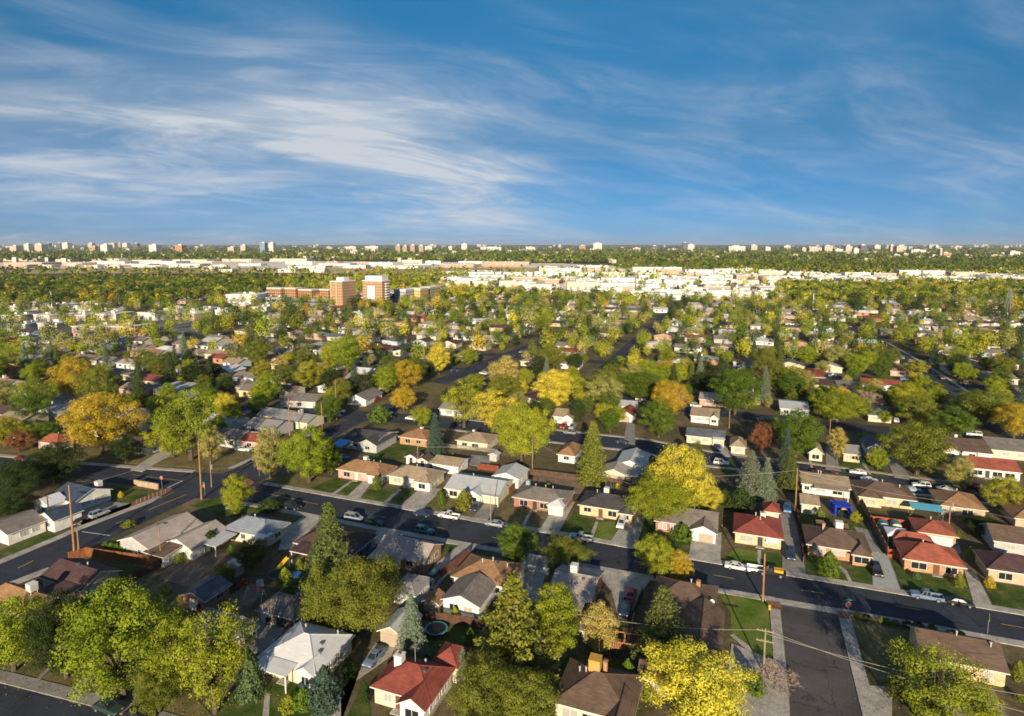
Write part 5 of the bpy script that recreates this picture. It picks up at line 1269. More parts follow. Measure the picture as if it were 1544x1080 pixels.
CARS = [
 ('sedan', 'steel', 564, 996, '-v', 'silver blue sedan in the driveway between the white roof and the red roof', .12),
 ('old_sedan', 'white', 1112, 858, 'A', 'white long old sedan at the far kerb left of the street pole'),
 ('pickup', 'black', 1163, 867, '-A', 'black pickup with a yellow load behind the street pole'),
 ('suv', 'navy', 1192, 840, '-v', 'dark blue suv in the drive right of the red hip roof with white chimney', .12),
 ('suv', 'black', 1322, 864, '-v', 'black suv in the pale new concrete driveway', .14),
 ('pickup', 'steel', 1397, 903, '-A', 'silver blue pickup at the kerb before the broad green lawn'),
 ('sedan', 'black', 1447, 912, 'A', 'black sedan behind the silver blue pickup'),
 ('sedan', 'green', 163, 1072, 'A', 'dark green car on the shaded bottom-left street'),
 ('sedan', 'black', 210, 1083, 'A', 'black car cut by the bottom edge on the shaded street'),
 ('suv', 'silver', 150, 778, 'Cv', 'silver suv on the gravel beside the blue-roofed garage', .13),
 ('sedan', 'purple', 120, 786, 'Cv', 'dark purple car beside the blue-roofed white garage', .13),
 ('pickup', 'white', 367, 680, 'L', 'white pickup parked beyond the crossing before the red roof', .08),
 ('sedan', 'maroon', 33, 694, 'L', 'maroon car on the street at the far left'),
 ('suv', 'white', 98, 679, 'Cv', 'white car in the red hip-roofed house drive at the far left', .08),
 ('sedan', 'silver', 240, 681, 'Cv', 'silver car in the drive left of the crossing pole', .12),
 ('suv', 'black', 441, 767, 'A', 'black car at the near kerb below the corner lime tree'),
 ('van', 'silver', 534, 784, 'A', 'silver minivan at the near kerb right of the tallest spruce top'),
 ('suv', 'green', 565, 791, 'A', 'dark green suv behind the silver minivan'),
 ('suv', 'teal', 640, 803.5, 'A', 'dark teal suv at the near kerb above the pinkish grey gabled house'),
 ('sedan', 'navy', 638, 777.5, '-A', 'dark blue sedan at the far kerb left of the white pickup'),
 ('pickup', 'white', 677, 781, '-A', 'white pickup at the far kerb of the main street'),
 ('sedan', 'silver', 746, 793, '-A', 'silver sedan at the far kerb beyond the light pole'),
 ('pickup', 'silver', 876, 814, '-A', 'silver pickup with cap at the far kerb, middle of the main street'),
 ('suv', 'white', 937, 793, '-v', 'white suv in the driveway of the charcoal-roofed house', .12),
 ('sedan', 'navy', 718, 767, '-v', 'dark blue car under the metal carport', .12),
 ('suv', 'blue', 551, 836, 'v', 'blue car in the drive beside the tallest spruce', .12),
 ('van', 'teal', 657, 872, 'v', 'dark teal van behind the pinkish grey gabled house', .12),
 ('sedan', 'red', 951, 902, '-v', 'red car in the drive of the pinkish grey house', .12),
 ('pickup', 'navy', 944, 921, '-v', 'dark navy pickup behind the red car', .12),
 ('sedan', 'navy', 938, 668, 'A', 'dark blue car on the second street left of the big yellow tree'),
 ('suv', 'red', 850, 645, '-v', 'red car before the tan gabled white house', .05),
 ('suv', 'silver', 863, 646, '-v', 'silver blue car next to the red car before the white house', .05),
 ('sedan', 'blue', 1083, 677, '-v', 'blue car in the drive under the white carport', .12),
 ('sedan', 'white', 1310.7, 726.5, 'A', 'white sedan on the second street, nearest of the white cars'),
 ('sedan', 'white', 1293, 714.5, '-A', 'white car at the far kerb of the second street left of the others'),
 ('sedan', 'skyblue', 1375, 741, 'A', 'pale blue car behind the brown yellow-trimmed house'),
 ('suv', 'white', 1389, 735, '-A', 'white suv on the second street right of the nearest white sedan'),
 ('sedan', 'silver', 1426, 740, '-A', 'silver white car at the middle right of the second street'),
 ('sedan', 'red', 1259, 720, 'A', 'red car behind the long low tan roof'),
 ('sedan', 'maroon', 1236, 715, 'A', 'maroon car behind the long low tan roof at its left end'),
 ('suv', 'silver', 1496, 749, 'A', 'silver car by the yellow-green tree near the right edge'),
 ('sedan', 'white', 1397, 822, 'A', 'white car between the two red roofs at the right', .12),
 ('pickup', 'blue', 1186, 769, '-v', 'blue pickup with loaded bed by the tan garden garage', .12),
 ('suv', 'navy', 467, 610, 'v', 'dark car in the drive of the grey taupe house', .08),
 ('suv', 'white', 513, 622, 'A', 'white car behind the pole at the second crossing'),
 ('sedan', 'blue', 517, 692, 'A', 'blue car next to the brick house gable', .05),
 ('suv', 'white', 556, 602, '-v', 'white suv before the front-gabled white house'),
 ('suv', 'red', 566, 605, '-v', 'red suv beside the front-gabled white house'),
 ('pickup', 'black', 492, 653, 'Cv', 'black pickup on the cross street near the lime corner tree'),
 ('sedan', 'black', 690, 641, 'A', 'black car in the shade of the pale yellow-green tree'),
 ('sedan', 'white', 620, 633, 'A', 'white car at the second street by the little lime tree'),
 ('sedan', 'white', 1388, 551, '-v', 'white car coming down the far right street'), ('suv', 'silver', 1360, 541, 'v', 'silver car leading on the far right street'), ('sedan', 'white', 1372, 546, '-v', 'white car second on the far right street'),
 ('suv', 'white', 1350, 636, 'v', 'white suv by the green-roofed house drive', .05), ('sedan', 'black', 1362, 630, 'v', 'black car by the green-roofed house'),
 ('sedan', 'silver', 786, 532, 'Cv', 'silver car on the far end of the cross street'), ('sedan', 'black', 797, 526, 'Cv', 'black car on the far end of the cross street'), ('suv', 'navy', 775, 539, 'Cv', 'dark blue suv on the far end of the cross street'),
 ('sedan', 'red', 575, 577, 'A', 'red car past the low red roof'), ('suv', 'white', 966, 604, 'A', 'white car on the third street right of the pale sage tree'),
 ('sedan', 'white', 1010, 614, 'A', 'white car on the third street under the pink brick house'), ('suv', 'black', 1093, 612, 'v', 'black car below the violet grey roof'),
]
for a in CARS: V(*a)

# ------------------------------------------------------------------ poles and wires
WOOD = surf('pole_wood', [(.20, .10, .05), (.31, .165, .085), (.40, .23, .13)], scale=3, rough=.9, spec=.1, stretch=(1, 1, .15))
WOODG = surf('pole_wood_grey', [(.22, .17, .12), (.36, .29, .22)], scale=3, rough=.9, spec=.1, stretch=(1, 1, .15))
IRON = plain('grey_iron', (.30, .31, .32), rough=.5, metal=.4)
POLES = {}
def pole(key, px, py, top, label, arms=0, transformer=False, lamp=False, r=.17, mat=None, lean=0.0, name='utility_pole', cat='utility pole', ang=TH):
    x, y = G(px, py); h = height_at(px, py, top)
    o = empty(name, (x, y, 0), -R(ang), label, cat, 'utility poles' if name == 'utility_pole' else None)
    m = MB(); m.tube([(0, 0, -.3), (lean * .5, 0, h * .5), (lean, 0, h)], [r, r * .88, r * .72], 10); m.build('pole', mat or WOOD, o)
    for k in range(arms):
        z = h - .35 - 1.5 * k; a = MB(); a.box(lean - 1.15 + .2 * k * 0, -.07, z - .07, lean + 1.15, .07, z + .07); ar = a.build('crossarm', WOODG, o)
        for q in (-1.0, -.4, .4, 1.0):
            i_ = MB(); i_.tube([(lean + q, 0, z + .07), (lean + q, 0, z + .26)], [.05, .035], 6); i_.build('insulator', plain('insulator_glass', (.30, .32, .30), rough=.2), ar)
    if transformer:
        t = MB(); t.tube([(lean + .38, 0, h * .72), (lean + .38, 0, h * .72 + .95)], .24, 10); t.tube([(lean + .38, 0, h * .72 + .95), (lean + .38, 0, h * .72 + 1.1)], [.26, .12], 10); t.build('transformer', IRON, o)
    if lamp:
        t = MB(); t.tube([(lean, 0, h - .3), (lean + .9, 0, h - .05), (lean + 1.6, 0, h)], .04, 5); t.box(lean + 1.4, -.12, h - .06, lean + 2.0, .12, h + .05); t.build('lamp_arm', IRON, o)
    POLES[key] = (x + lean * math.cos(R(ang)), y - lean * math.sin(R(ang)), h)
    note(o, None, None, (x, y), h, label); FOOT.append((x, y, .5))
    return o
pole('a', 112, 833, 731, 'tall brown utility pole at the left before the blue-roofed garage', r=.20)
pole('b', 304, 753, 664, 'tall brown utility pole at the crossing beside the stop sign', r=.20)
pole('c', 119, 833, 800, 'short brown pole stub by the orange fence corner', r=.18)
pole('d', 319, 735, 696, 'thin grey pole with white box beside the tall crossing pole', r=.11, mat=WOODG, transformer=True)
pole('e', 75, 795, 748, 'dark pole with transformer between the white garage and long white house', r=.15, mat=surf('pole_wood_dark', [(.05, .04, .035), (.09, .075, .06)], scale=3), arms=1)
pole('f', 243, 848, 795, 'thin pole in the yard behind the brown sunporch roof', r=.11)
pole('g', 1150, 907, 835, 'brown utility pole on the near kerb above the corner lawn', r=.17)
pole('h', 1151, 1017, 948, 'double-armed pale power pole by the bare bush', arms=2, r=.14, mat=WOODG)
pole('i', 1199, 770, 706, 'wooden pole beside the tan garden garage', r=.17)
pole('j', 1431, 789, 754, 'wooden pole with lamp before the orange brown roof at the right', r=.15, transformer=True)
pole('k', 740, 790, 730, 'slim pale light pole at the kerb before the metal carport', r=.10, mat=WOODG)
pole('l', 803, 712, 663, 'thin pole in the dirt yard behind the broad yellow-green tree', r=.12, mat=WOODG)
pole('m', 437, 657, 600, 'brown utility pole left of the pair at the second crossing', r=.19)
pole('n', 486, 652, 607, 'brown utility pole right of the first at the second crossing', r=.19)
pole('o', 507.5, 633, 572, 'brown pole on the far corner of the second crossing', r=.18)
pole('p', 640, 573, 522, 'tall pole beyond the golden orange corner tree', r=.17)
pole('q', 1099.4, 646, 617, 'pole right of the middle before the tan house with white dormers', r=.16)
pole('r', 592, 590, 560, 'short pole by the golden orange corner tree', r=.15)
pole('s', 630, 703, 672, 'thin pole beside the white sheds', r=.12)
pole('t', 1251, 655, 632, 'pole with lamp by the straw yellow tree on the second street', r=.14, lamp=True)

def wire(a, b_, label, dz0=0, dz1=0, sag=1.0, r=.022, off=0.0):
    p, q = np.array(a, float), np.array(b_, float); p[2] -= dz0; q[2] -= dz1
    n = np.array([-(q - p)[1], (q - p)[0], 0]); n /= np.linalg.norm(n) + 1e-9; p += n * off; q += n * off
    pts = [tuple(p + (q - p) * t - np.array([0, 0, sag * 4 * t * (1 - t)])) for t in np.linspace(0, 1, 22)]
    m = MB(); m.tube(pts, r, 4)
    o = m.build('power_line', plain('wire_pale', (.42, .38, .33), rough=.5), None); setp(o, label, 'power line', 'power lines')
    return o
def far_end(px, py, z): x, y = G(px, py, z); return (x, y, z)
W_ = POLES
wire(W_['h'], far_end(1640, 1100, 7.5), 'overhead wire from the double-armed pole across the side street to the right', .35, 0, .8, off=.3)
wire(W_['h'], far_end(1650, 1060, 8), 'second overhead wire from the double-armed pole to the right', .35, 0, 1.0, off=-.6)
wire(far_end(860, 926, 8), W_['h'], 'overhead wire running left from the double-armed pole over the brown roof', 0, .35, .8, off=.3)
wire(W_['i'], W_['j'], 'wire from the tan garage pole to the lamp pole over the right back yards', .5, .4, .9)
wire(W_['j'], far_end(1640, 800, 8), 'wire from the lamp pole on to the right edge', .4, 0, .8)
wire(far_end(900, 716, 8), W_['i'], 'wire left of the tan garage pole over the maroon roof', 0, .5, 1.0)
wire(W_['l'], far_end(950, 730, 8), 'wire over the dirt back yards in the middle', .3, 0, .6)
wire(W_['s'], W_['l'], 'wire from the white sheds to the dirt yard pole', .3, .3, .7)
wire(W_['b'], W_['a'], 'wire between the two tall brown poles over the left street', .5, .5, 1.2)
wire(W_['b'], W_['m'], 'wire from the tall crossing pole to the second crossing', .5, .5, 1.2)
wire(W_['n'], W_['o'], 'wire between poles across the second crossing', .4, .4, .5)
wire(W_['o'], W_['p'], 'wire running up the cross street beyond the second crossing', .4, .4, 1.2)

# ------------------------------------------------------------------ signs
def text_mesh(name, s, size, mat, parent, loc):
    cu = bpy.data.curves.new(name, 'FONT'); cu.body = s; cu.size = size; cu.align_x = 'CENTER'; cu.align_y = 'CENTER'; cu.extrude = .004
    t = bpy.data.objects.new(name, cu); C.objects.link(t); bpy.context.view_layer.update()
    me = bpy.data.meshes.new_from_object(t.evaluated_get(bpy.context.evaluated_depsgraph_get())); bpy.data.objects.remove(t)
    me.materials.clear(); me.materials.append(mat)
    o = link(name, me, parent); o.rotation_euler = (math.pi / 2, 0, 0); o.location = loc
    return o
SIGN_RED = plain('sign_red', (.50, .02, .03), rough=.4); SIGN_WHITE = plain('sign_white', (.75, .75, .74), rough=.4); SIGN_GREEN = plain('sign_green', (.01, .30, .16), rough=.4)
def stop_sign(px, py, top, label, face=0.0, street=False):
    x, y = G(px, py); h = height_at(px, py, top); h = max(2.6, min(4.2, h))
    o = empty('stop_sign', (x, y, 0), face, label, 'stop sign', 'stop signs'); m = MB(); m.tube([(0, 0, 0), (0, 0, h)], .04, 6); m.build('post', IRON, o)
    zc = h - (.95 if street else .42); r = .46
    for rr, mat, y0 in ((r, SIGN_WHITE, -.05), (r * .93, SIGN_RED, -.056)):
        b_ = MB(); a = [(rr * math.cos(math.pi / 8 + k * math.pi / 4), y0, zc + rr * math.sin(math.pi / 8 + k * math.pi / 4)) for k in range(8)]
        bk = [(p[0], y0 + .02, p[2]) for p in a]; b_.face(a); b_.face(list(reversed(bk)))
        for k in range(8): b_.face([a[k], bk[k], bk[(k + 1) % 8], a[(k + 1) % 8]])
        pl = b_.build('sign_plate' if mat is SIGN_RED else 'sign_border', mat, o)
    text_mesh('lettering', 'STOP', .30, SIGN_WHITE, pl, (0, -.062, zc))
    if street:
        s_ = MB(); s_.box(-.5, -.02, h - .34, .5, .0, h - .08); s_.build('street_name_plate', SIGN_GREEN, o); s_ = MB(); s_.box(-.012, -.5, h - .02, .012, .5, h + .24); s_.build('street_name_plate', SIGN_GREEN, o)
    note(o, None, None, (x, y), 2.5, label)
stop_sign(1278, 932, 903, 'red stop sign with green street name plates at the mouth of the side street', 0, True)
stop_sign(244.5, 739, 718, 'red stop sign on the corner lawn of the blue-roofed white house', -R(20))
stop_sign(309, 748, 727, 'red stop sign with green plates at the foot of the tall crossing pole', -R(10), True)
stop_sign(391, 718, 704, 'red stop sign under the large lime corner tree', R(30))
x, y = G(1489, 955); o = empty('school_sign', (x, y, 0), R(62), 'yellow-green school crossing sign on the near kerb at the right', 'road sign')
m = MB(); m.tube([(0, 0, 0), (0, 0, 3.2)], .04, 6); m.build('post', IRON, o)
m = MB(); pts = [(-.42, 2.2), (.42, 2.2), (.42, 2.75), (0, 3.2), (-.42, 2.75)]; a = [(p[0], -.05, p[1]) for p in pts]; b_ = [(p[0], -.03, p[1]) for p in pts]
m.face(a); m.face(list(reversed(b_)))
for k in range(5): m.face([a[k], b_[k], b_[(k + 1) % 5], a[(k + 1) % 5]])
m.build('sign_plate', plain('sign_lime', (.50, .62, .02), rough=.4), o)
x, y = G(1160, 920); o = empty('fire_hydrant', (x, y, .12), 0, 'yellow fire hydrant at the corner of the sunny lawn', 'hydrant'); m = MB(); m.tube([(0, 0, 0), (0, 0, .1), (0, 0, .11), (0, 0, .6), (0, 0, .75), (0, 0, .82)], [.22, .22, .15, .15, .17, .05], 10)
m.build('barrel', plain('hydrant_yellow', (.62, .42, .05), rough=.5), o); m = MB(); m.tube([(-.26, 0, .5), (.26, 0, .5)], .07, 8); m.build('nozzle', plain('hydrant_yellow', (.62, .42, .05)), o)

# ------------------------------------------------------------------ fences
def fence(label, pts, h=1.7, c=(.22, .10, .05), open_=False, name='board_fence', group='yard fences'):
    P = GP(pts)
    key = 'fence_%02x%02x%02x' % tuple(int(v * 255) for v in c); mat = surf(key, [mul(c, .7), c, mul(c, 1.3)], scale=1.2, fine=6, rough=.9, spec=.1)
    o = empty(name, (P[0][0], P[0][1], 0), 0, label, 'fence', group); O = P[0]
    pan = MB(); posts = []
    for p, q in zip(P, P[1:]):
        d = q - p; L = np.linalg.norm(d); d /= L; n = np.array([-d[1], d[0]])
        def brd(s0, s1, z0, z1, t0, t1):
            c4 = [p - O + d * s0 + n * t0, p - O + d * s1 + n * t0, p - O + d * s1 + n * t1, p - O + d * s0 + n * t1]; i = len(pan.v)
            pan.v += [(*v, z0) for v in c4] + [(*v, z1) for v in c4]
            for f in ((0, 1, 5, 4), (1, 2, 6, 5), (2, 3, 7, 6), (3, 0, 4, 7), (4, 5, 6, 7)): pan.f.append(tuple(i + k for k in f)); pan.m.append(0)
        s = 0; step = .19 if not open_ else .24
        while s < L: brd(s, min(L, s + (.165 if not open_ else .10)), .06, h + random.uniform(-.04, .04), 0, .025); s += step
        for z in (.35, h - .3): brd(0, L, z, z + .09, .027, .07)
        k = 0
        while k * 2.4 <= L: posts.append(p - O + d * k * 2.4 + n * .11); k += 1
    pan.build('board_panel', mat, o)
    for q in posts[:60]:
        m = MB(); m.box(q[0] - .05, q[1] - .05, 0, q[0] + .05, q[1] + .05, h + .05); m.build('post', mat, o)
    note(o, None, None, P[0] / 2 + P[-1] / 2, h, label)
ORG = (.21, .082, .034); DRK = (.085, .045, .035); TANF = (.30, .19, .10)
fence('long orange brown board fence below the big tan roof', [(104, 847), (130, 839.5), (243, 855)], 1.9, ORG)
fence('orange brown fence climbing right from the corner of the long orange fence', [(243, 855), (306, 827), (322, 819)], 1.9, (.25, .10, .045))
fence('dark red brown fence beside the maroon house lawn', [(160, 897), (241, 857)], 1.7, DRK)
fence('dark red fence right of the teal-roofed garage', [(298, 926), (372, 882)], 1.6, (.12, .035, .03))
fence('dark fence along the drive left of the orange brown roof', [(643, 890), (709, 838)], 1.7, (.14, .06, .045))
fence('white picket gate between orange and pinkish roofs', [(793, 861), (828, 868)], 1.4, (.55, .54, .52), True, 'picket_fence')
fence('dark brown reed fence behind the round trampoline', [(637, 936), (690, 944), (735, 953)], 1.8, (.10, .055, .04))
fence('dark red board fence left of the white metal-roofed garage', [(720, 708), (752, 712)], 1.7, (.20, .06, .04))
fence('dark back fence along the dirt yards', [(800, 716), (880, 726), (952, 735)], 1.6, (.10, .065, .05))
fence('reddish fence running back beside the metal-roofed garage', [(768, 746), (803, 709)], 1.7, (.18, .075, .05))
fence('long tan fence running back to the street right of the bounce house', [(1339, 838), (1314, 790), (1291, 747)], 1.8, TANF)
fence('orange red board gate by the new concrete drive', [(1338, 840), (1363, 846)], 1.7, (.38, .09, .04))
fence('dark fence right of the red-roofed house drive', [(1212, 822), (1204, 790), (1199, 772)], 1.7, DRK)
fence('orange red fence behind the two plastic sheds', [(1312, 790), (1330, 792), (1372, 798)], 1.8, (.34, .085, .04))
fence('dark fence left of the brown white-cooler house', [(1212, 850), (1206, 815)], 1.4, (.20, .07, .05))
fence('brown fence behind the long white house at the left edge', [(-10, 772), (60, 757)], 1.6, (.16, .075, .045))
fence('dark fence beside the long brown corner house drive', [(968, 900), (955, 935), (950, 960)], 1.7, (.06, .05, .05))
fence('grey rail fence behind the tan hip roof', [(640, 672), (750, 684)], 1.3, (.28, .26, .23), True)
# low brick wall on the crossing lawn
P = GP([(202, 732), (238, 738.5)]); m = MB(); d = (P[1] - P[0]); L = np.linalg.norm(d); a = math.atan2(d[1], d[0])
o = empty('garden_wall', (P[0][0], P[0][1], 0), a, 'low tan brick wall at the back of the crossing lawn', 'wall'); m.box(0, 0, 0, L, .35, 1.3); m.build('wall', wallmat((.42, .30, .18), True), o); m = MB(); m.box(-.05, -.05, 1.3, L + .05, .4, 1.4); m.build('coping', concrete, o)
# ------------------------------------------------------------------ things in the yards
def at(px, py, z=0): x, y = G(px, py, z); return (x, y, z)
def trampoline(px, py, r, label, rim):
    o = empty('trampoline', at(px, py), 0, label, 'trampoline'); z = .85
    m = MB(); n = 28
    m.face([(r * .86 * math.cos(6.2832 * k / n), r * .86 * math.sin(6.2832 * k / n), z) for k in range(n)]); m.build('jumping_mat', plain('tramp_black', (.012, .013, .016), rough=.7), o)
    m = MB()
    for k in range(n):
        a, b_ = 6.2832 * k / n, 6.2832 * (k + 1) / n
        m.face([(r * .86 * math.cos(a), r * .86 * math.sin(a), z + .02), (r * math.cos(a), r * math.sin(a), z + .03), (r * math.cos(b_), r * math.sin(b_), z + .03), (r * .86 * math.cos(b_), r * .86 * math.sin(b_), z + .02)])
        m.face([(r * math.cos(a), r * math.sin(a), z + .03), (r * math.cos(a), r * math.sin(a), z - .08), (r * math.cos(b_), r * math.sin(b_), z - .08), (r * math.cos(b_), r * math.sin(b_), z + .03)])
    m.build('padded_rim', plain('tramp_rim_' + rim, dict(blue=(.05, .22, .32), dark=(.03, .06, .12))[rim]), o)
    for k in range(6):
        a = 6.2832 * k / 6; m = MB(); m.tube([(r * .95 * math.cos(a), r * .95 * math.sin(a), 0), (r * .95 * math.cos(a), r * .95 * math.sin(a), z - .05)], .04, 6); m.build('leg', IRON, o)
trampoline(658, 955, 1.75, 'round trampoline with blue rim on the lawn right of the pale spruce', 'blue')
trampoline(420, 872, 1.9, 'dark round trampoline beside the yellow slide', 'dark')
o = empty('slide', at(424, 862), R(-40), 'yellow plastic slide in the yard left of the tallest spruce', 'slide'); YEL = plain('slide_yellow', (.62, .40, .02), rough=.4)
m = MB(); slab(m, [(-.4, -1.6, .25), (.4, -1.6, .25), (.4, 1.4, 2.1), (-.4, 1.4, 2.1)], .06, 0, 0); m.build('chute', YEL, o)
for s in (-1, 1):
    m = MB(); slab(m, [(s * .4 - .04, -1.6, .42), (s * .4 + .04, -1.6, .42), (s * .4 + .04, 1.4, 2.3), (s * .4 - .04, 1.4, 2.3)], .2, 0, 0); m.build('side_rail', YEL, o); m = MB(); m.tube([(s * .4, 1.5, 0), (s * .4, 1.4, 2.2)], .04, 5); m.build('leg', IRON, o)
o = empty('paddling_pool', at(446, 868), 0, 'small blue paddling pool near the yellow slide', 'pool'); m = MB(); m.tube([(0, 0, 0), (0, 0, .35), (0, 0, .36), (0, 0, .12)], [1.0, 1.05, .95, .9], 18); m.build('basin', plain('pool_blue', (.03, .10, .30)), o)
o = empty('swing_set', at(386, 905), R(-20), 'white and red swing set frame on the bare dirt left of the tan garage house', 'swing set'); SWW = plain('swing_white', (.6, .62, .64))
m = MB(); m.tube([(-1.6, 0, 2.2), (1.6, 0, 2.2)], .06, 6); m.build('top_bar', plain('swing_red', (.45, .03, .04)), o)
for s in (-1, 1):
    for t in (-1, 1): m = MB(); m.tube([(s * 1.6, 0, 2.2), (s * 1.8, t * .9, 0)], .05, 6); m.build('leg', SWW, o)
for s in (-.6, .6): m = MB(); m.box(s - .25, -.1, .5, s + .25, .1, .55); sw = m.build('swing_seat', plain('seat_blue', (.03, .08, .3)), o); m = MB(); m.tube([(s - .2, 0, .55), (s - .2, 0, 2.2)], .015, 4); m.tube([(s + .2, 0, .55), (s + .2, 0, 2.2)], .015, 4); m.build('chain', IRON, sw)
# the bounce house
o = empty('bounce_house', at(1271, 778), -R(8), 'blue inflatable bounce house with red and white arch in the back yard', 'bounce house'); o.scale = (.72, .72, .72)
BB = plain('bounce_blue', (.015, .045, .42), rough=.45); BR = plain('bounce_red', (.55, .03, .05), rough=.45); BW = plain('bounce_white', (.72, .72, .74), rough=.45)
m = MB(); m.tube([(-2.4, 0, .35), (2.4, 0, .35)], .42, 10); m.tube([(-2.3, 4, .35), (2.3, 4, .35)], .42, 10); m.tube([(-2.3, 0, .35), (-2.3, 4, .35)], .42, 10); m.tube([(2.3, 0, .35), (2.3, 4, .35)], .42, 10); m.box(-2.2, 0, .05, 2.2, 4, .5); m.build('base', BB, o)
for s in (-1, 1):
    for q in (0, 4):
        m = MB(); m.tube([(s * 2.2, q, .4), (s * 2.2, q, 1.6), (s * 2.2, q, 2.9)], [.40, .36, .36], 10); m.tube([(s * 2.2, q, 2.9), (s * 2.2, q, 3.5)], [.42, .10], 10); m.build('column', BB, o)
m = MB(); m.box(-2.1, 3.9, .5, 2.1, 4.1, 2.9); m.box(-2.3, .2, .5, -2.15, 3.8, 2.7); m.box(2.15, .2, .5, 2.3, 3.8, 2.7); m.build('side_wall', BB, o)
m = MB(); slab(m, [(-2.3, -.1, 2.9), (2.3, -.1, 2.9), (2.3, 4.1, 3.1), (-2.3, 4.1, 3.1)], .25, 0, 0); m.build('roof', BB, o)
for rr, mat, rad in ((1.62, BR, .09), (1.45, BW, .11)):
    m = MB(); m.tube([(rr * math.cos(math.pi * k / 12), -.36, 1.15 + rr * .85 * math.sin(math.pi * k / 12)) for k in range(13)], rad, 8); m.build('arch', mat, o)
m = MB(); m.box(-1.35, -.12, .55, 1.35, -.08, 2.3); m.build('entrance_net', plain('net_black', (.015, .015, .02)), o)
# gazebo and sheds
o = empty('gazebo', at(1351, 818), -R(TH), 'white canopy gazebo with a table on the pink patio', 'gazebo')
m = MB(); zc = 2.3
for i, (a, b_) in enumerate((((-2, -2), (2, -2)), ((2, -2), (2, 2)), ((2, 2), (-2, 2)), ((-2, 2), (-2, -2)))): m.face([(*a, zc), (*b_, zc), (0, 0, 3.1)]); m.face([(*a, zc - .3), (*b_, zc - .3), (*b_, zc), (*a, zc)])
m.build('canopy', plain('canopy_white', (.68, .69, .70), rough=.8), o)
for a in (-1.8, 1.8):
    for b_ in (-1.8, 1.8): m = MB(); m.tube([(a, b_, 0), (a, b_, zc)], .06, 6); m.build('post', SIGN_WHITE, o)
o = empty('patio_table', at(1352, 816), 0, 'brown patio table under the white gazebo', 'table'); m = MB(); m.tube([(0, 0, .70), (0, 0, .75)], .8, 14); m.build('table_top', plain('table_brown', (.2, .1, .06)), o); m = MB(); m.tube([(0, 0, .05), (0, 0, .7)], .06, 6); m.build('leg', IRON, o)
def plastic_shed(px, py, label):
    o = empty('plastic_shed', at(px, py), -R(TH), label, 'shed', 'plastic garden sheds'); o.scale = (.82, .82, .82); n = 10; W2, D, hw = 1.1, 2.4, 1.7
    prof = [(-W2, 0), (-W2, hw)] + [(-W2 * math.cos(math.pi * k / n), hw + .75 * math.sin(math.pi * k / n)) for k in range(1, n)] + [(W2, hw), (W2, 0)]
    m = MB(); m.face([(p[0], 0, p[1]) for p in reversed(prof)]); m.face([(p[0], D, p[1]) for p in prof]); m.box(-W2 - .02, 0, 0, -W2, D, hw); m.box(W2, 0, 0, W2 + .02, D, hw); m.build('wall', plain('shed_cream', (.50, .47, .40)), o)
    r = MB(); q = prof[1:-1]
    for a, b_ in zip(q, q[1:]): r.face([(a[0] * 1.06, -.15, a[1] + .04), (b_[0] * 1.06, -.15, b_[1] + .04), (b_[0] * 1.06, D + .15, b_[1] + .04), (a[0] * 1.06, D + .15, a[1] + .04)])
    r.build('roof', plain('shed_teal', (.07, .20, .22), rough=.5), o); d = MB(); d.box(-.65, -.04, .1, -.02, -.003, 1.7); d.box(.02, -.04, .1, .65, -.003, 1.7); d.build('door', plain('shed_door', (.42, .40, .34)), o)
plastic_shed(1333, 803, 'round-topped plastic shed with teal roof, left of two by the orange fence')
plastic_shed(1352, 804, 'round-topped plastic shed with teal roof, right of two by the orange fence')
o = empty('tarpaulin', at(1395, 780), -R(TH), 'sky blue tarpaulin canopy over the yard behind the lamp pole', 'tarpaulin'); m = MB(); slab(m, [(-3, -1.5, 2.2), (3, -1.5, 2.2), (3, 1.5, 2.6), (-3, 1.5, 2.6)], .04, 0, 0); m.build('sheet', plain('tarp_blue', (.10, .36, .50)), o)
for a in (-2.9, 2.9):
    for b_, z in ((-1.4, 2.2), (1.4, 2.55)): m = MB(); m.tube([(a, b_, 0), (a, b_, z)], .04, 5); m.build('pole', IRON, o)
o = empty('tarpaulin', at(514, 680), -R(TH), 'bright blue tarpaulin roof beside the brick house', 'tarpaulin'); m = MB(); slab(m, [(-2, -2.5, 2.2), (2, -2.5, 2.2), (2, 2.5, 2.7), (-2, 2.5, 2.7)], .04, 0, 0); m.build('sheet', plain('tarp_bright', (.03, .30, .62)), o)
for a in (-1.9, 1.9):
    for b_, z in ((-2.4, 2.2), (2.4, 2.65)): m = MB(); m.tube([(a, b_, 0), (a, b_, z)], .04, 5); m.build('pole', IRON, o)
o = empty('playset', at(941, 985), -R(15), 'orange wooden playset with a green slide behind the brown roofs', 'playset'); PW = surf('play_wood', [(.30, .13, .06), (.42, .19, .09)], scale=2)
for a in (-2, 0, 2):
    for b_ in (-1, 1): m = MB(); m.tube([(a, b_, 0), (a, b_, 2.6)], .08, 6); m.build('post', PW, o)
m = MB(); m.box(-2.1, -1.1, 1.3, .1, 1.1, 1.4); m.build('deck', PW, o); m = MB()
for q in range(9): m.box(-2 + .25 * q, -1.06, 1.42, -1.9 + .25 * q, -1.0, 2.2)
m.box(-2.1, -1.08, 2.2, 2.1, -.98, 2.32); m.box(-2.1, .98, 2.5, 2.1, 1.08, 2.62); m.build('railing', PW, o)
m = MB(); slab(m, [(-3.9, -1.6, .15), (-3.3, -2.0, .15), (-1.6, -.7, 1.4), (-2.1, -.3, 1.4)], .06, 0, 0); m.build('slide', plain('slide_green', (.02, .20, .16), rough=.4), o)
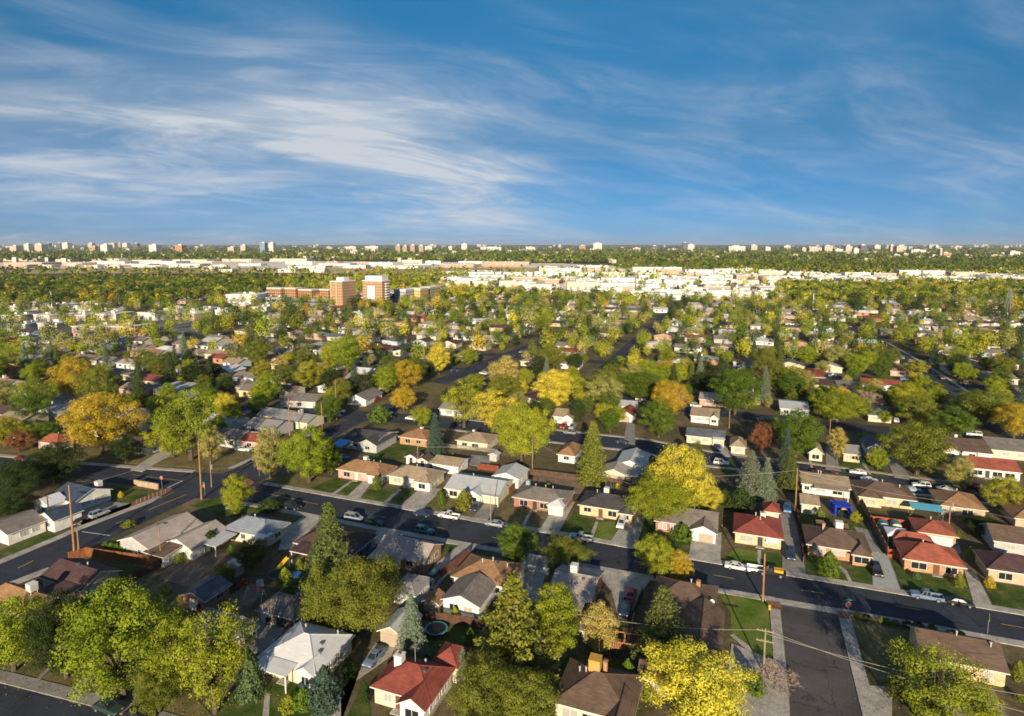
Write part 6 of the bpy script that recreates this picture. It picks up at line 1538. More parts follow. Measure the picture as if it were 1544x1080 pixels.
def bin_(px, py, c, label):
    o = empty('wheeled_bin', at(px, py, .12), random.uniform(0, 6), label, 'bin', 'wheeled bins'); m = MB(); m.face([(-.25, -.25, 0), (.25, -.25, 0), (.25, .25, 0), (-.25, .25, 0)]); loft(m, [[(-.25, -.25, .02), (.25, -.25, .02), (.25, .25, .02), (-.25, .25, .02)], [(-.32, -.34, 1.0), (.32, -.34, 1.0), (.32, .34, 1.0), (-.32, .34, 1.0)]]); mt = plain('bin_' + c, dict(green=(.02, .08, .05), black=(.02, .02, .022), blue=(.03, .07, .2), white=(.6, .6, .6))[c]); m.build('body', mt, o); m = MB(); m.box(-.34, -.38, 1.0, .34, .36, 1.08); m.build('lid', mt, o)
x, y = G(1163, 867); u_ = uv()[0]
o = empty('tool_chest', (x + u_[0] * 1.2, y + u_[1] * 1.2, .62), -R(TH), 'yellow tool chest standing in the bed of the black pickup', 'tool chest'); m = MB(); m.box(-.75, -.6, 0, .75, .6, .62); m.build('chest', plain('chest_yellow', (.60, .34, .02)), o); m = MB(); m.box(-.8, -.64, .62, .8, .64, .72); m.build('lid', plain('chest_yellow', (.60, .34, .02)), o)
bin_(926, 736, 'green', 'green wheeled bin in the dirt yard before the pinkish garage'); bin_(918, 734, 'black', 'black wheeled bin in the dirt yard by the green one'); bin_(404, 942, 'black', 'black wheeled bin before the open carport'); bin_(1210, 828, 'black', 'black bin beside the red-roofed house fence')
for i, (px, py, c, lab) in enumerate([(392, 884, (.4, .4, .42), 'grey motorbike cover heap by the tan garage house'), ]):
    o = empty('covered_grill', at(px, py), .4, lab, 'grill'); m = MB(); loft(m, [[(-.7, -.3, 0), (.7, -.3, 0), (.7, .3, 0), (-.7, .3, 0)], [(-.55, -.25, 1.0), (.55, -.25, 1.0), (.55, .25, 1.0), (-.55, .25, 1.0)], [(-.4, -.12, 1.2), (.4, -.12, 1.2), (.4, .12, 1.2), (-.4, .12, 1.2)]]); m.build('cover', plain('cover_grey', c), o)
o = empty('shed', at(354, 865), -R(24), 'low white-roofed shed in the yard behind the pale blue hip roof', 'shed'); m = MB(); m.box(-1.3, -1, 0, 1.3, 1, 1.8); m.build('wall', wallmat(WC['tan']), o); m = MB(); slab(m, [(-1.5, -1.2, 1.85), (1.5, -1.2, 1.85), (1.5, 1.2, 2.1), (-1.5, 1.2, 2.1)], .08, 0, 0); m.build('roof', roofmat(RC['white']), o); m = MB(); m.box(-.4, -1.04, .05, .4, -1.002, 1.7); m.build('door', plain('shed_door', (.42, .40, .34)), o)
o = empty('flatbed_trailer', at(1138, 862), -R(TH), 'white flat trailer parked between the old sedan and the yellow pickup', 'trailer'); m = MB(); m.box(-1.4, -.85, .5, 1.4, .85, .62); m.build('deck', SIGN_WHITE, o); m = MB(); m.box(-1.4, -.85, .62, -1.35, .85, .95); m.box(-1.35, -.85, .62, 1.4, -.8, .95); m.box(-1.35, .8, .62, 1.4, .85, .95); m.build('side_board', SIGN_WHITE, o)
m = MB(); m.tube([(1.4, 0, .5), (2.3, 0, .45)], .05, 5); m.build('drawbar', IRON, o)
for s in (-1, 1): m = MB(); m.tube([(0, s * .9, .33), (0, s * 1.05, .33)], .33, 12); m.build('wheel', TYRE, o)
for i in range(9):
    px, py = 206 + i * 6.2, 759.5 - i * 2.3
    o = empty('garden_stake', at(px, py, .1), 0, 'one of the short stakes along the red gravel bed at the crossing', 'stake', 'stakes along the red gravel bed at the crossing'); m = MB(); m.tube([(0, 0, 0), (0, 0, 1.0)], .06, 5); m.build('post', WOODG, o)
# ------------------------------------------------------------------ the blocks farther out: houses, cars and trees along the streets
UH, VH = uv()
def to_uv(x, y): return x * UH[0] + y * UH[1], x * VH[0] + y * VH[1]
def from_uv(u, v): return u * UH[0] + v * VH[0], u * UH[1] + v * VH[1]
ROADS = [(A2_c, 6.5), (A3_c, 6.0), (D_c, 7.0), (D2_c, 5.5), (GP([(-60, 882), (160, 803), (245, 757), (365, 705), (508, 649), (590, 613), (700, 566), (810, 519), (860, 500)]), 7.0),
         (GP([(-90, 690), (110, 709), (330, 733), (470, 759), (800, 818), (1128, 877), (1544, 948)]), 8.0)]
vA3 = np.mean([to_uv(*p)[1] for p in A3_c[2:6]]); vA2 = np.mean([to_uv(*p)[1] for p in A2_c[8:12]])
far_streets = []
for k in range(1, 6):
    v0 = vA3 + 74 * k; line = [np.array(from_uv(u, v0)) for u in (-520, -200, 120, 420)]
    far_streets.append(line); strip('road', line, -4.5, 4.5, .064 + .006 * k, asphalt); ROADS.append((line, 5.5))
for k, u0 in enumerate((-330, -60, 330)):
    line = [np.array(from_uv(u0, v)) for v in (vA3 + 5, vA3 + 200, vA3 + 420)]; strip('road', line, -4.5, 4.5, .105 + .006 * k, asphalt); ROADS.append((line, 5.5))
def seg_d(p, a, b_):
    d = b_ - a; t = max(0, min(1, float((p - a) @ d / (d @ d)))); return float(np.linalg.norm(p - a - d * t))
def on_road(x, y, extra=0.0):
    p = np.array((x, y)); return any(min(seg_d(p, a, b_) for a, b_ in zip(L, L[1:])) < w_ + extra for L, w_ in ROADS)
def in_poly(px, py, P):
    c = False
    for i in range(len(P)):
        (x0, y0), (x1, y1) = P[i], P[i - 1]
        if (y0 > py) != (y1 > py) and px < (x1 - x0) * (py - y0) / (y1 - y0) + x0: c = not c
    return c
LOTS = [[(-60, 455), (60, 463), (190, 466), (330, 452), (430, 444), (520, 452), (480, 468), (330, 486), (300, 502), (150, 514), (-60, 506)],
        [(640, 434), (760, 402), (1000, 400), (1180, 416), (1165, 457), (980, 457), (830, 448)], [(1140, 410), (1600, 418), (1600, 430), (1400, 428), (1150, 432)],
        [(-60, 393), (300, 391), (480, 392), (840, 396), (960, 401), (900, 409), (640, 418), (380, 423), (-60, 425)], [(1290, 473), (1440, 469), (1460, 479), (1300, 483)]]
def lot(px, py): return any(in_poly(px, py, P) for P in LOTS)
rr = random.Random(5)
VIEW = [(505, 700), (545, 640), (690, 562), (760, 535), (806, 552), (655, 622), (590, 668), (560, 700)]   # open corners along the cross street
ROOFW = dict(white='white', pale='pale', grey='grey', pinkgrey='pinkish', tan='tan', brown='brown', orange='rust', maroon='maroon', red='red', redbright='red', dark='charcoal', slate='slate', taupe='taupe')
WALLW = dict(white='white', cream='cream', tan='tan', brick='brick', orange='orange brick', pink='pink', yellow='yellow brick', grey='grey', blue='pale blue')
rows = []
for v0 in [vA2, vA3] + [vA3 + 74 * k for k in range(1, 6)]: rows += [(v0, -1), (v0, 1)]
cand = []
for v0, s in rows:
    u = -620
    while u < 560:
        u += rr.uniform(17, 21); W, D = rr.uniform(10, 14.5), rr.uniform(8, 10)
        v = v0 + (11 + rr.uniform(0, 2.5) if s > 0 else -(11 + D + rr.uniform(0, 2.5)))
        cx, cy = from_uv(u + W / 2, v + D / 2)
        if cy < 150: continue
        px, py = proj(cx, cy, 2)
        if not (-40 < px < 1590) or py > 668 or lot(px, py) or in_poly(px, py, VIEW) or on_road(cx, cy, 5.0): continue
        cand.append((cy, u, v, W, D, cx, cy, s))
# the left side beyond the main street's bend: loose rows
for _ in range(900):
    px, py = rr.uniform(-20, 560), rr.uniform(505, 690); cx, cy = G(px, py)
    if px > 470 and py > 600 or in_poly(px, py, VIEW): continue
    if on_road(cx, cy, 8): continue
    u, v = to_uv(cx, cy); cand.append((cy + 400, u, v, rr.uniform(9, 13), rr.uniform(8, 10), cx, cy, 1))
cand.sort()
nhouse = 0; MIDH = []; far_h = []
for _, u, v, W, D, cx, cy, s in cand:
    r_ = .5 * math.hypot(W, D)
    if not free(cx, cy, r_ * .92): continue
    rc = rr.choice(['white', 'pale', 'grey', 'grey', 'tan', 'tan', 'brown', 'orange', 'taupe', 'taupe', 'red', 'dark', 'pinkgrey', 'slate', 'maroon']); wc = rr.choice(['white', 'white', 'cream', 'cream', 'tan', 'orange', 'pink', 'yellow', 'grey', 'blue'])
    roof = rr.choice(['gu', 'gu', 'hip', 'hip', 'gv'])
    x, y = from_uv(u, v)
    if nhouse < 215:
        nhouse += 1
        wings = [(.62, -1.2, 1.0, 3.5, 'gv' if roof != 'hip' else 'hip', 1.0, wc, 'w.5:1.4', '')] if rr.random() < .55 else []
        front = rr.choice(['w.2:1.6 d.45', 'p.25:1.8 w.5', 'w.15:1.2 w.4:1.2', 'g.25:2.6 w.5', 'p.3:2 d.5'])
        top = []
        if rr.random() < .4: top.append(('cooler', rr.uniform(.3, .7), rr.uniform(.55, .8), 1.0))
        if rr.random() < .5: top.append(('chimney', rr.uniform(.25, .75), rr.uniform(.45, .7), .6, .9, rr.choice(['white', 'brick', 'tan'])))
        shape = dict(gu='gabled', gv='front-gabled', hip='hipped')[roof]
        make_house(x, y, TH + rr.uniform(-1.5, 1.5), W, D, roof, rr.uniform(1.2, 1.7), rc, wc, front=front, wings=wings, top=top, desc='%s-roofed %s %s house' % (ROOFW[rc], WALLW[wc], shape), ref='%s-roofed house' % ROOFW[rc])
    else:
        far_h.append((x, y, W, D, roof, RC[rc], WC[wc])); FOOT.append((cx, cy, r_ * .8))
# all farther houses as one mass
nh = 0
for _ in range(3500):
    cy = math.sqrt(rr.uniform(330 ** 2, 1000 ** 2)); cx = rr.uniform(-.85, .85) * cy; px, py = proj(cx, cy, 0)
    if lot(px, py) or on_road(cx, cy, 7) or not free(cx, cy, 8): continue
    if py < 455 and px < 430: continue
    FOOT.append((cx, cy, 6)); far_h.append((cx, cy, rr.uniform(9, 14), rr.uniform(8, 10), 'gu', RC[rr.choice(['white', 'pale', 'grey', 'tan', 'taupe', 'white', 'pinkgrey', 'brown', 'red'])], WC[rr.choice(['white', 'white', 'cream', 'tan', 'orange'])])); nh += 1
    if nh > 420: break
fm = MB(); cols = []
for x, y, W, D, roof, rc, wc in far_h:
    he, rise, o_ = 2.8, 1.5, .4
    P = lambda u, v, z: (x + u * UH[0] + v * VH[0], y + u * UH[1] + v * VH[1], z)
    n0 = len(fm.f)
    for q in ([P(0, 0, 0), P(W, 0, 0), P(W, 0, he), P(0, 0, he)], [P(W, 0, 0), P(W, D, 0), P(W, D, he), P(W, D / 2, he + rise), P(W, 0, he)], [P(W, D, 0), P(0, D, 0), P(0, D, he), P(W, D, he)], [P(0, D, 0), P(0, 0, 0), P(0, 0, he), P(0, D / 2, he + rise), P(0, D, he)]): fm.face(q); cols.append(wc)
    for k in (.2, .6): fm.face([P(W * k, -.03, .9), P(W * (k + .15), -.03, .9), P(W * (k + .15), -.03, 2.2), P(W * k, -.03, 2.2)]); cols.append((.03, .035, .04))
    zl = he - o_ * rise / (D / 2) + .1
    fm.face([P(-o_, -o_, zl), P(W + o_, -o_, zl), P(W + o_, D / 2, he + rise + .1), P(-o_, D / 2, he + rise + .1)]); fm.face([P(W + o_, D + o_, zl), P(-o_, D + o_, zl), P(-o_, D / 2, he + rise + .1), P(W + o_, D / 2, he + rise + .1)]); cols += [rc, rc]
me = fm.mesh('distant_houses', (lambda: MATS.get('far_house') or None)() or plain('far_house_base', (.5, .5, .5)))
mt, nt, b_ = new_mat('far_house_walls'); at_ = nd(nt, 'Attribute', attribute_name='house_colour'); nt.links.new(at_.outputs['Color'], b_.inputs['Base Color']); b_.inputs['Roughness'].default_value = .85
me.materials.clear(); me.materials.append(mt)
ca = me.attributes.new('house_colour', 'FLOAT_COLOR', 'CORNER'); arr = np.ones((len(me.loops), 4), np.float32); i = 0
for f, c in zip(fm.f, cols): arr[i:i + len(f), :3] = c; i += len(f)
ca.data.foreach_set('color', arr.ravel())
setp(link('distant_houses', me), 'mass of small pale houses among the far trees', kind='stuff')

# parked cars along the nearer of these streets
ncar = 0
for L in (A2_c[2:], A3_c, D2_c, D_c[:5]):
    for a, b_ in zip(L, L[1:]):
        d = b_ - a; ln = np.linalg.norm(d); d = d / ln; n = np.array([-d[1], d[0]]); s_ = rr.uniform(2, 16)
        while s_ < ln:
            p = a + d * s_ + n * 3.6 * rr.choice((-1, 1)); s_ += rr.uniform(14, 34)
            px, py = proj(p[0], p[1], .5)
            if not (-10 < px < 1554) or not free(p[0], p[1], 2.6) or ncar >= 42: continue
            ncar += 1; col = rr.choice(['white', 'white', 'silver', 'grey', 'black', 'navy', 'red', 'maroon', 'blue', 'gold']); k = rr.choice(['sedan', 'sedan', 'suv', 'suv', 'van', 'pickup'])
            put_car(k, p[0], p[1], math.atan2(d[1], d[0]) + rr.choice((0, math.pi)), col, None, z=.06, desc='%s %s on a street' % (dict(navy='dark blue').get(col, col), dict(sedan='sedan', suv='suv', van='minivan', pickup='pickup')[k]))

# single trees: the nearest ones each a thing
rt = random.Random(21); nb = sum(1 for a in TREES if NAMES[a[0][:-1]] == 'broadleaf_tree'); cells = {}
cands = []
d = 120.0
for _ in range(9000):
    y = math.sqrt(rt.uniform(130 ** 2, 640 ** 2)); x = rt.uniform(-.86, .86) * y
    px, py = proj(x, y, 0)
    if py > 690 or (py > 655 and px > 395) or (py > 640 and px > 640): continue
    if lot(px, py): 
        if rt.random() > .12: continue
    cands.append((y, x))
cands = [c for c in cands if not in_poly(*proj(c[1], c[0], 0), VIEW)]; cands.sort(); TPOS = []; stuff_trees = []
grid = {}
def near_tree(x, y, r):
    gx, gy = int(x // 12), int(y // 12)
    for a in (-1, 0, 1):
        for b2 in (-1, 0, 1):
            for (tx, ty, tr) in grid.get((gx + a, gy + b2), ()):
                if (tx - x) ** 2 + (ty - y) ** 2 < (r + tr) ** 2: return True
    return False
PAL = [('green', 3.2), ('olive', 3.6), ('lime', 3.8), ('yellowgreen', 2.8), ('dark', 2.2), ('sage', 1.8), ('yellow', .5), ('gold', .5), ('orange', .14), ('straw', .5)]
def pick_colour(q): return q.choices([p[0] for p in PAL], [p[1] for p in PAL])[0]
n_single = 0; n_con = 0
HOUSE_FOOT = list(FOOT)
hgrid = {}
for a, b2, c in HOUSE_FOOT: hgrid.setdefault((int(a // 20), int(b2 // 20)), []).append((a, b2, c))
def near_house(x, y, r):
    gx, gy = int(x // 20), int(y // 20)
    return any((a - x) ** 2 + (b2 - y) ** 2 < (r + c) ** 2 for i in (-1, 0, 1) for j in (-1, 0, 1) for a, b2, c in hgrid.get((gx + i, gy + j), ()))
for y, x in cands:
    rad = rt.choice([2.0, 2.6, 3.2, 3.8, 4.4, 5.0, 5.8, 6.8] if x > -60 else [2.6, 3.4, 4.2, 5.0, 5.8, 6.6, 7.4]) * rt.uniform(.9, 1.1)
    if on_road(x, y, rad * .35 - 1.0) or near_tree(x, y, rad * .66) or near_house(x, y, rad * .58): continue
    grid.setdefault((int(x // 12), int(y // 12)), []).append((x, y, rad * .66))
    h = rad * rt.uniform(1.6, 2.3) + 1.2; col = pick_colour(rt); con = rt.random() < .11
    px, py = proj(x, y, h / 2)
    seen = -15 < px < 1559
    if con:
        kind = rt.choice(['spruce1', 'spruce2', 'spruce3', 'fir1']); col = rt.choice(['needle', 'needledark', 'blue', 'bluedark']); h = rt.uniform(8, 15); rad = h * rt.uniform(.20, .26)
    else: kind = rt.choice(['round1', 'round2', 'round3', 'round4', 'tall1', 'tall2', 'tall3', 'wide1', 'wide2', 'wide3', 'open1', 'open2'])
    if seen and ((con and n_con < 36) or (not con and nb + n_single < 296)):
        if con: n_con += 1
        else: n_single += 1
        size = 'small' if h < 8 else 'tall' if h > 13 else 'mid-sized'
        shape = dict(round='round', tall='upright', wide='spreading', open='thin', spruce='pointed', fir='shaggy')[kind[:-1]]
        plant(kind, x, y, h, rad, col, None, 'evergreens of the neighbourhood' if con else 'trees of the neighbourhood', desc='%s %s %s %s' % (size, WORD[col], shape, 'evergreen' if con else 'tree'), ref='%s %s' % (WORD[col], 'evergreen' if con else 'tree'))
    else: stuff_trees.append((x, y, h, rad, COL[col] if not con else COL['needledark']))
print('singles', n_single, n_con, 'stuff near', len(stuff_trees), 'houses', nhouse)

# bushes and leaf litter in the near yards
ry = random.Random(33); SHR = 0
DRP = [p for _, _, p in DR]
for _ in range(4000):
    if SHR >= 64: break
    px, py = ry.uniform(0, 1544), ry.uniform(690, 1060); x, y = G(px, py)
    if on_road(x, y, 2.5) or any(in_poly(px, py, p) for p in DRP) or px > 1160 and py > 890 and px < 1310: continue
    if px < 330 and py > 1000: continue
    r_ = ry.uniform(.6, 1.3)
    if not any((x - a) ** 2 + (y - b2) ** 2 < (c + 3.5) ** 2 for a, b2, c in FOOT) or not free(x, y, r_ + 1.2): continue
    FOOT.append((x, y, r_)); SHR += 1; col = ry.choice(['green', 'dark', 'olive', 'olive', 'lime', 'gold', 'juniper'])
    if col == 'gold' and ry.random() < .5: col = 'olive'
    k = ry.choice(['shrub1', 'shrub2', 'juniper1', 'cone1'])
    plant(k, x, y, r_ * (1.5 if k[:5] == 'shrub' else 2.4), r_, col, None, 'shrubs in the yards', desc='%s %s bush' % (WORD[col], 'low' if k[:5] == 'shrub' else 'upright'), ref=None)
rl = np.random.default_rng(8); LP, LC = [], []
for t_ in THINGS:
    o_ = t_['o']
    if not o_.name.startswith('broadleaf_tree') or t_['py'] < 640: continue
    rad_ = o_.scale[0] * 4.6; n_ = int(26 * rad_)
    a_ = rl.uniform(0, 6.283, n_); d_ = rad_ * np.sqrt(rl.uniform(0, 1, n_)) * 1.35
    LP.append(np.stack([o_.location[0] + d_ * np.cos(a_), o_.location[1] + d_ * np.sin(a_), np.full(n_, .142)], 1))
    c_ = np.array(o_.children[0].color[:3]) * .5 + np.array((.20, .12, .03)) * .6; LC.append(np.tile(c_, (n_, 1)) * rl.uniform(.6, 1.2, (n_, 1)))
LP = np.concatenate(LP); LC = np.concatenate(LC)
lq = cards(LP, np.tile([0, 0, 1.0], (len(LP), 1)), .16, rl, jitter=.25)
setp(link('fallen_leaves', quads_mesh('fallen_leaves', lq, foliage_mat('litter', True, .0), np.full(len(LP), .5), LC)), 'yellow and brown leaves fallen under the near trees', kind='stuff')

# every farther tree in one mass of leaves
def crown_template(n, seed, lumps):
    rng = np.random.default_rng(seed)
    cen = rand_unit(lumps, rng) * rng.uniform(.35, .72, lumps)[:, None]; r = rng.uniform(.34, .52, lumps)
    k = rng.integers(0, lumps, n); d_ = rand_unit(n, rng); d_[:, 2] += .15
    P = cen[k] + d_ * r[k][:, None] * rng.uniform(.82, 1.0, n)[:, None]
    size = 2.3 / math.sqrt(n) if n > 30 else .52
    Q = cards(P, d_ + P * .6, size, rng, jitter=.3)
    t = np.clip(.5 + (rng.uniform(-.2, .2, lumps))[k] + rng.normal(size=n) * .06, 0, 1)
    return Q, t
TEMPL = {n: [crown_template(n, 100 + n + i, l) for i in range(4)] for n, l in ((600, 17), (170, 10), (16, 5))}
QV, QT, QC = [], [], []
rs = np.random.default_rng(3)
def mass(x, y, h, rad, col, n):
    Q, t = TEMPL[n][rs.integers(4)]; a = rs.uniform(0, 6.28); c, s_ = math.cos(a), math.sin(a)
    k = rs.uniform(.85, 1.15)
    V_ = np.empty_like(Q); V_[:, 0] = x + (Q[:, 0] * c - Q[:, 1] * s_) * rad; V_[:, 1] = y + (Q[:, 0] * s_ + Q[:, 1] * c) * rad; V_[:, 2] = h * .54 + Q[:, 2] * h * .50
    QV.append(V_.astype(np.float32)); QT.append(t.astype(np.float32)); QC.append(np.tile(np.array(col, np.float32) * k, (len(t), 1)))
for x, y, h, rad, col in stuff_trees: mass(x, y, h, rad, col, 600 if y < 640 else 170)
grid2 = {}
cnt = 0
for _ in range(26000):
    y = math.sqrt(rt.uniform(620 ** 2, 1500 ** 2)); x = rt.uniform(-.87, .87) * y; px, py = proj(x, y, 0)
    if lot(px, py) and rt.random() > .045: continue
    if 400 < px < 665 and 444 < py < 470: continue
    if px > 430 and rt.random() < .10: continue
    g = (int(x // 12), int(y // 12))
    if grid2.get(g, 0) >= 1: continue
    grid2[g] = 1; rad = rt.uniform(4.2, 7.4); col = pick_colour(rt)
    if py < 458 and px < 420: rad *= 1.2; col = rt.choice(['olive', 'green', 'green', 'olive', 'dark', 'olive', 'yellowgreen', 'sage', 'gold'] if rt.random() < .4 else ['olive', 'green', 'dark'])
    if on_road(x, y, -1): continue
    mass(x, y, min(12.5, rad * rt.uniform(1.6, 2.1) + 1), rad, COL[col], 170 if y < 1000 else 16); cnt += 1
for _ in range(15000):
    py = 371.3 + (397.5 - 371.3) * rt.random() ** .8; px = rt.uniform(-30, 1575)
    lim = 399 if px > 700 else 394.5
    lim = 408 if px > 960 else lim
    if px > 1140: lim = 412
    if py > lim: continue
    x, y = G(px, py)
    rad = rt.uniform(5, 9) * (1 + (y / 6000)); col = rt.choice(['olive', 'green', 'dark', 'dark', 'olive', 'green', 'sage'])
    mass(x, y, rad * 1.5 + 3, rad, COL[col], 16)
for _ in range(1100):
    px, py = rt.uniform(930, 1165), rt.uniform(395, 408); x, y = G(px, py); rad = rt.uniform(5, 8); mass(x, y, rad * 1.8, rad, COL[rt.choice(['olive', 'green', 'dark', 'olive'])], 16)
for _ in range(2500):
    px, py = rt.uniform(1150, 1570), rt.uniform(396, 412); x, y = G(px, py); rad = rt.uniform(5, 8); mass(x, y, rad * 2, rad, COL[rt.choice(['olive', 'green', 'dark', 'olive'])], 16)
me = quads_mesh('distant_trees', np.concatenate(QV), foliage_mat('distant_leaves', True, .12), np.concatenate(QT), np.concatenate(QC))
setp(link('distant_trees', me), 'mass of autumn trees filling the far suburbs out to the horizon', kind='stuff')
print('mass quads', len(me.polygons), cnt)

# ------------------------------------------------------------------ large buildings
FLATROOF = surf('flat_roof', [(.60, .58, .55), (.78, .76, .73)], scale=.05, rough=.9)
def block(name, x, y, W, D, h, wall, roofm, ang=TH, parapet=.6, base=0):
    m = MB(); m.box(0, 0, base, W, D, h, 0, top=False, bottom=False); m.box(0, 0, h, W, D, h + .02, 1, bottom=False)
    return m
def tower(px, py, W, D, h, wall, name, label, cat, pent=None, ang=TH, shear=None):
    """Tall block from the ground pixel of its near right corner of the front."""
    x, y = G(px, py); uh, vh = uv(ang); c = np.array((x, y)) - uh * W
    o = empty(name, (c[0], c[1], 0), -R(ang), label, cat)
    m = MB(); m.box(0, 0, 0, W, D, h, top=False, bottom=False); m.build('wall', wall, o)
    m = MB(); m.box(-.25, -.25, h, W + .25, D + .25, h + .9); m.build('roof', FLATROOF, o)
    if pent:
        m = MB(); m.box(W * pent[0], D * pent[1], h + .9, W * pent[2], D * pent[3], h + .9 + pent[4]); m.build('penthouse', FLATROOF, o)
    note(o, None, None, (c[0] + W / 2, c[1] + D / 2), h, label); return o, W, D, h
ORB = blockmat((.42, .275, .165), win=(.15, .09, .06), sx=1.9, sz=2.6, wx=.5, wz=.5)
o, W, D, h = tower(517, 467, 13.5, 21, 25.5, ORB, 'apartment_tower', 'ten-storey orange brick apartment tower, left of the pair', 'apartment tower', (.2, .3, .8, .7, 3.2))
for q in (.0, .48):
    m = MB(); m.box(W * q + .2, -.5, 0, W * q + 1.6, -.003, h - .1); m.build('pilaster', plain('pilaster_tan', (.46, .32, .19)), o)
o, W, D, h = tower(577, 464, 22, 14, 25, ORB, 'apartment_tower', 'orange and white apartment tower with white balconies, right of the pair', 'apartment tower', (.1, .1, .95, .9, 4.2))
m = MB(); m.box(W * .25, -.4, 8, W * .62, -.003, 20.5); m.build('white_panel', plain('tower_white', (.72, .71, .68)), o)
for k in range(9):
    m = MB(); m.box(W + .003, D * .35, 2 + 2.5 * k, W + 1.3, D * .8, 3.1 + 2.5 * k); m.build('balcony', plain('tower_white', (.72, .71, .68)), o)
for px, py, W, D, h, c, lab in [(612, 457, 14, 16, 13, (.42, .44, .46), 'grey and blue mid-rise wing just right of the white-balconied tower'), (634, 455, 17, 18, 13, (.58, .44, .22), 'cream and yellow mid-rise apartment block right of the tower pair'), (648, 452, 11, 26, 13, (.42, .36, .22), 'olive tan mid-rise end block farthest right of the tower pair')]:
    tower(px, py, W, D, h, blockmat(c, sx=2.6, sz=3), 'apartment_block', lab, 'apartment block')
for px, py, W, D, h, lab in [(424, 449, 20, 14, 10, 'red brick low apartment block left of the towers'), (446, 449, 17, 12, 10, 'second red brick low block left of the towers'), (470, 451, 18, 14, 9.5, 'orange low brick block with pale side near the left tower'), (496, 450, 20, 12, 9, 'long low brick block just left of the orange tower')]:
    tower(px, py, W, D, h, blockmat((.36, .18, .10), sx=3, sz=3), 'apartment_block', lab, 'apartment block')
SKY = [(57, 362, 374, 9, 'cream'), (72, 360.5, 374, 7, 'dark'), (88, 360, 375, 9, 'darkgrey'), (98, 366, 376, 12, 'white'), (58, 369, 381, 15, 'cream'), (20, 371, 381, 14, 'cream'), (40, 368, 379, 10, 'white'), (136, 363, 375, 9, 'cream'), (157, 369, 383, 14, 'white'), (141, 372, 381, 7, 'tan'),
 (168, 360, 374, 13, 'cream'), (180, 363, 374, 6, 'tan'), (188, 362, 374, 10, 'white'), (204, 364, 374, 9, 'darkgrey'), (230.5, 369.5, 383, 15, 'white'), (269.5, 370, 381.5, 14, 'orange'), (348, 373, 381, 12, 'cream'), (366.5, 370, 381, 10, 'cream'), (396, 366.5, 382, 10, 'glass'), (409, 366.5, 382, 9, 'white'),
 (529, 372, 377, 20, 'white'), (560, 371.5, 376, 26, 'white'), (600, 370, 381, 9, 'tan'), (610.5, 371, 381.5, 8, 'tan'), (622, 370, 381, 9, 'tan'), (635, 371, 382, 9, 'tan'), (646, 371.5, 377, 14, 'white'), (679, 371.5, 377, 7, 'white'), (700, 368, 377, 11, 'white'), (740, 373, 377, 40, 'white'),
 (844, 369.5, 376, 5, 'cream'), (878, 370.5, 376, 12, 'orange'), (901, 367, 377, 16, 'white'), (987, 371, 376.5, 11, 'darkgrey'), (1033, 362.5, 377, 9, 'darkgrey'), (1042, 369, 377, 12, 'white'), (1100.7, 378, 386, 4, 'tan'), (1111, 371.5, 379, 30, 'white'), (1137, 370, 379, 11, 'cream'), (1156, 373, 379, 7, 'white'),
 (1158, 379 - 6, 380, 9, 'white'), (1212.6, 374, 380, 8, 'cream'), (1229.5, 373.5, 381, 22, 'cream'), (1249, 371, 381, 14, 'cream'), (1265, 376, 382, 14, 'white'), (1280, 371.5, 382, 12, 'cream'), (1291, 375, 384, 9, 'white'), (1302, 370, 382, 11, 'darkgrey'), (1323, 370, 376, 10, 'white'), (1345, 370, 381, 6, 'cream'), (1359, 371.5, 382, 17, 'cream'),
 (1385, 377, 383, 26, 'white'), (1403, 369.5, 375, 5, 'cream'), (1413, 370, 376, 5, 'white'), (1352.5, 384, 390, 10, 'white'), (1366, 383, 390, 9, 'tan'), (1418.6, 376, 390, 4, 'cream'), (1428, 381.5, 390, 14, 'tan'), (1410, 385, 391, 10, 'white'), (1460, 385, 389, 14, 'cream'), (1503, 385, 390, 20, 'tan'), (1530, 379.5, 388, 17, 'white'), (1187, 371, 375, 12, 'white'), (1445, 371, 374, 12, 'cream'), (800, 373, 378, 18, 'white'), (960, 374, 378, 14, 'cream')]
SC = dict(white=(.64, .62, .59), cream=(.54, .47, .38), tan=(.42, .31, .22), dark=(.07, .075, .085), darkgrey=(.12, .125, .14), orange=(.45, .25, .13), glass=(.22, .30, .38))
for px, t, b2, wpx, c in SKY:
    x, y = G(px, b2 + 1.0); k = y / F; W = wpx * k * .8; D = W * .7 + 12
    hh = height_at(px, b2 + 1.0, t)
    m = MB(); m.box(-W / 2, 0, 0, W / 2, D, hh, 0, top=False, bottom=False); m.box(-W / 2, 0, hh, W / 2, D, hh + .5, 1); m.box(-W * .2, D * .3, hh + .5, W * .2, D * .6, hh + .5 + min(6, hh * .12), 1)
    o = m.build('tower_block', [blockmat(SC[c], sx=max(6, W / 7), sz=max(4, hh / 9), wx=.45, wz=.4), FLATROOF]); o.location = (x, y, 0); o.rotation_euler = (0, 0, -R(TH) * .4)
    sz = 'wide' if wpx > 13 else 'slim' if wpx < 8 else 'square'
    setp(o, None, 'tower block', 'blocks of the far skyline'); note(o, '%s %s skyline block' % (sz, dict(darkgrey='dark grey', glass='bluish glass').get(c, c)), '%s %s block' % (sz, dict(darkgrey='dark grey', glass='glassy').get(c, c)), (x, y), hh)
rw = random.Random(9)
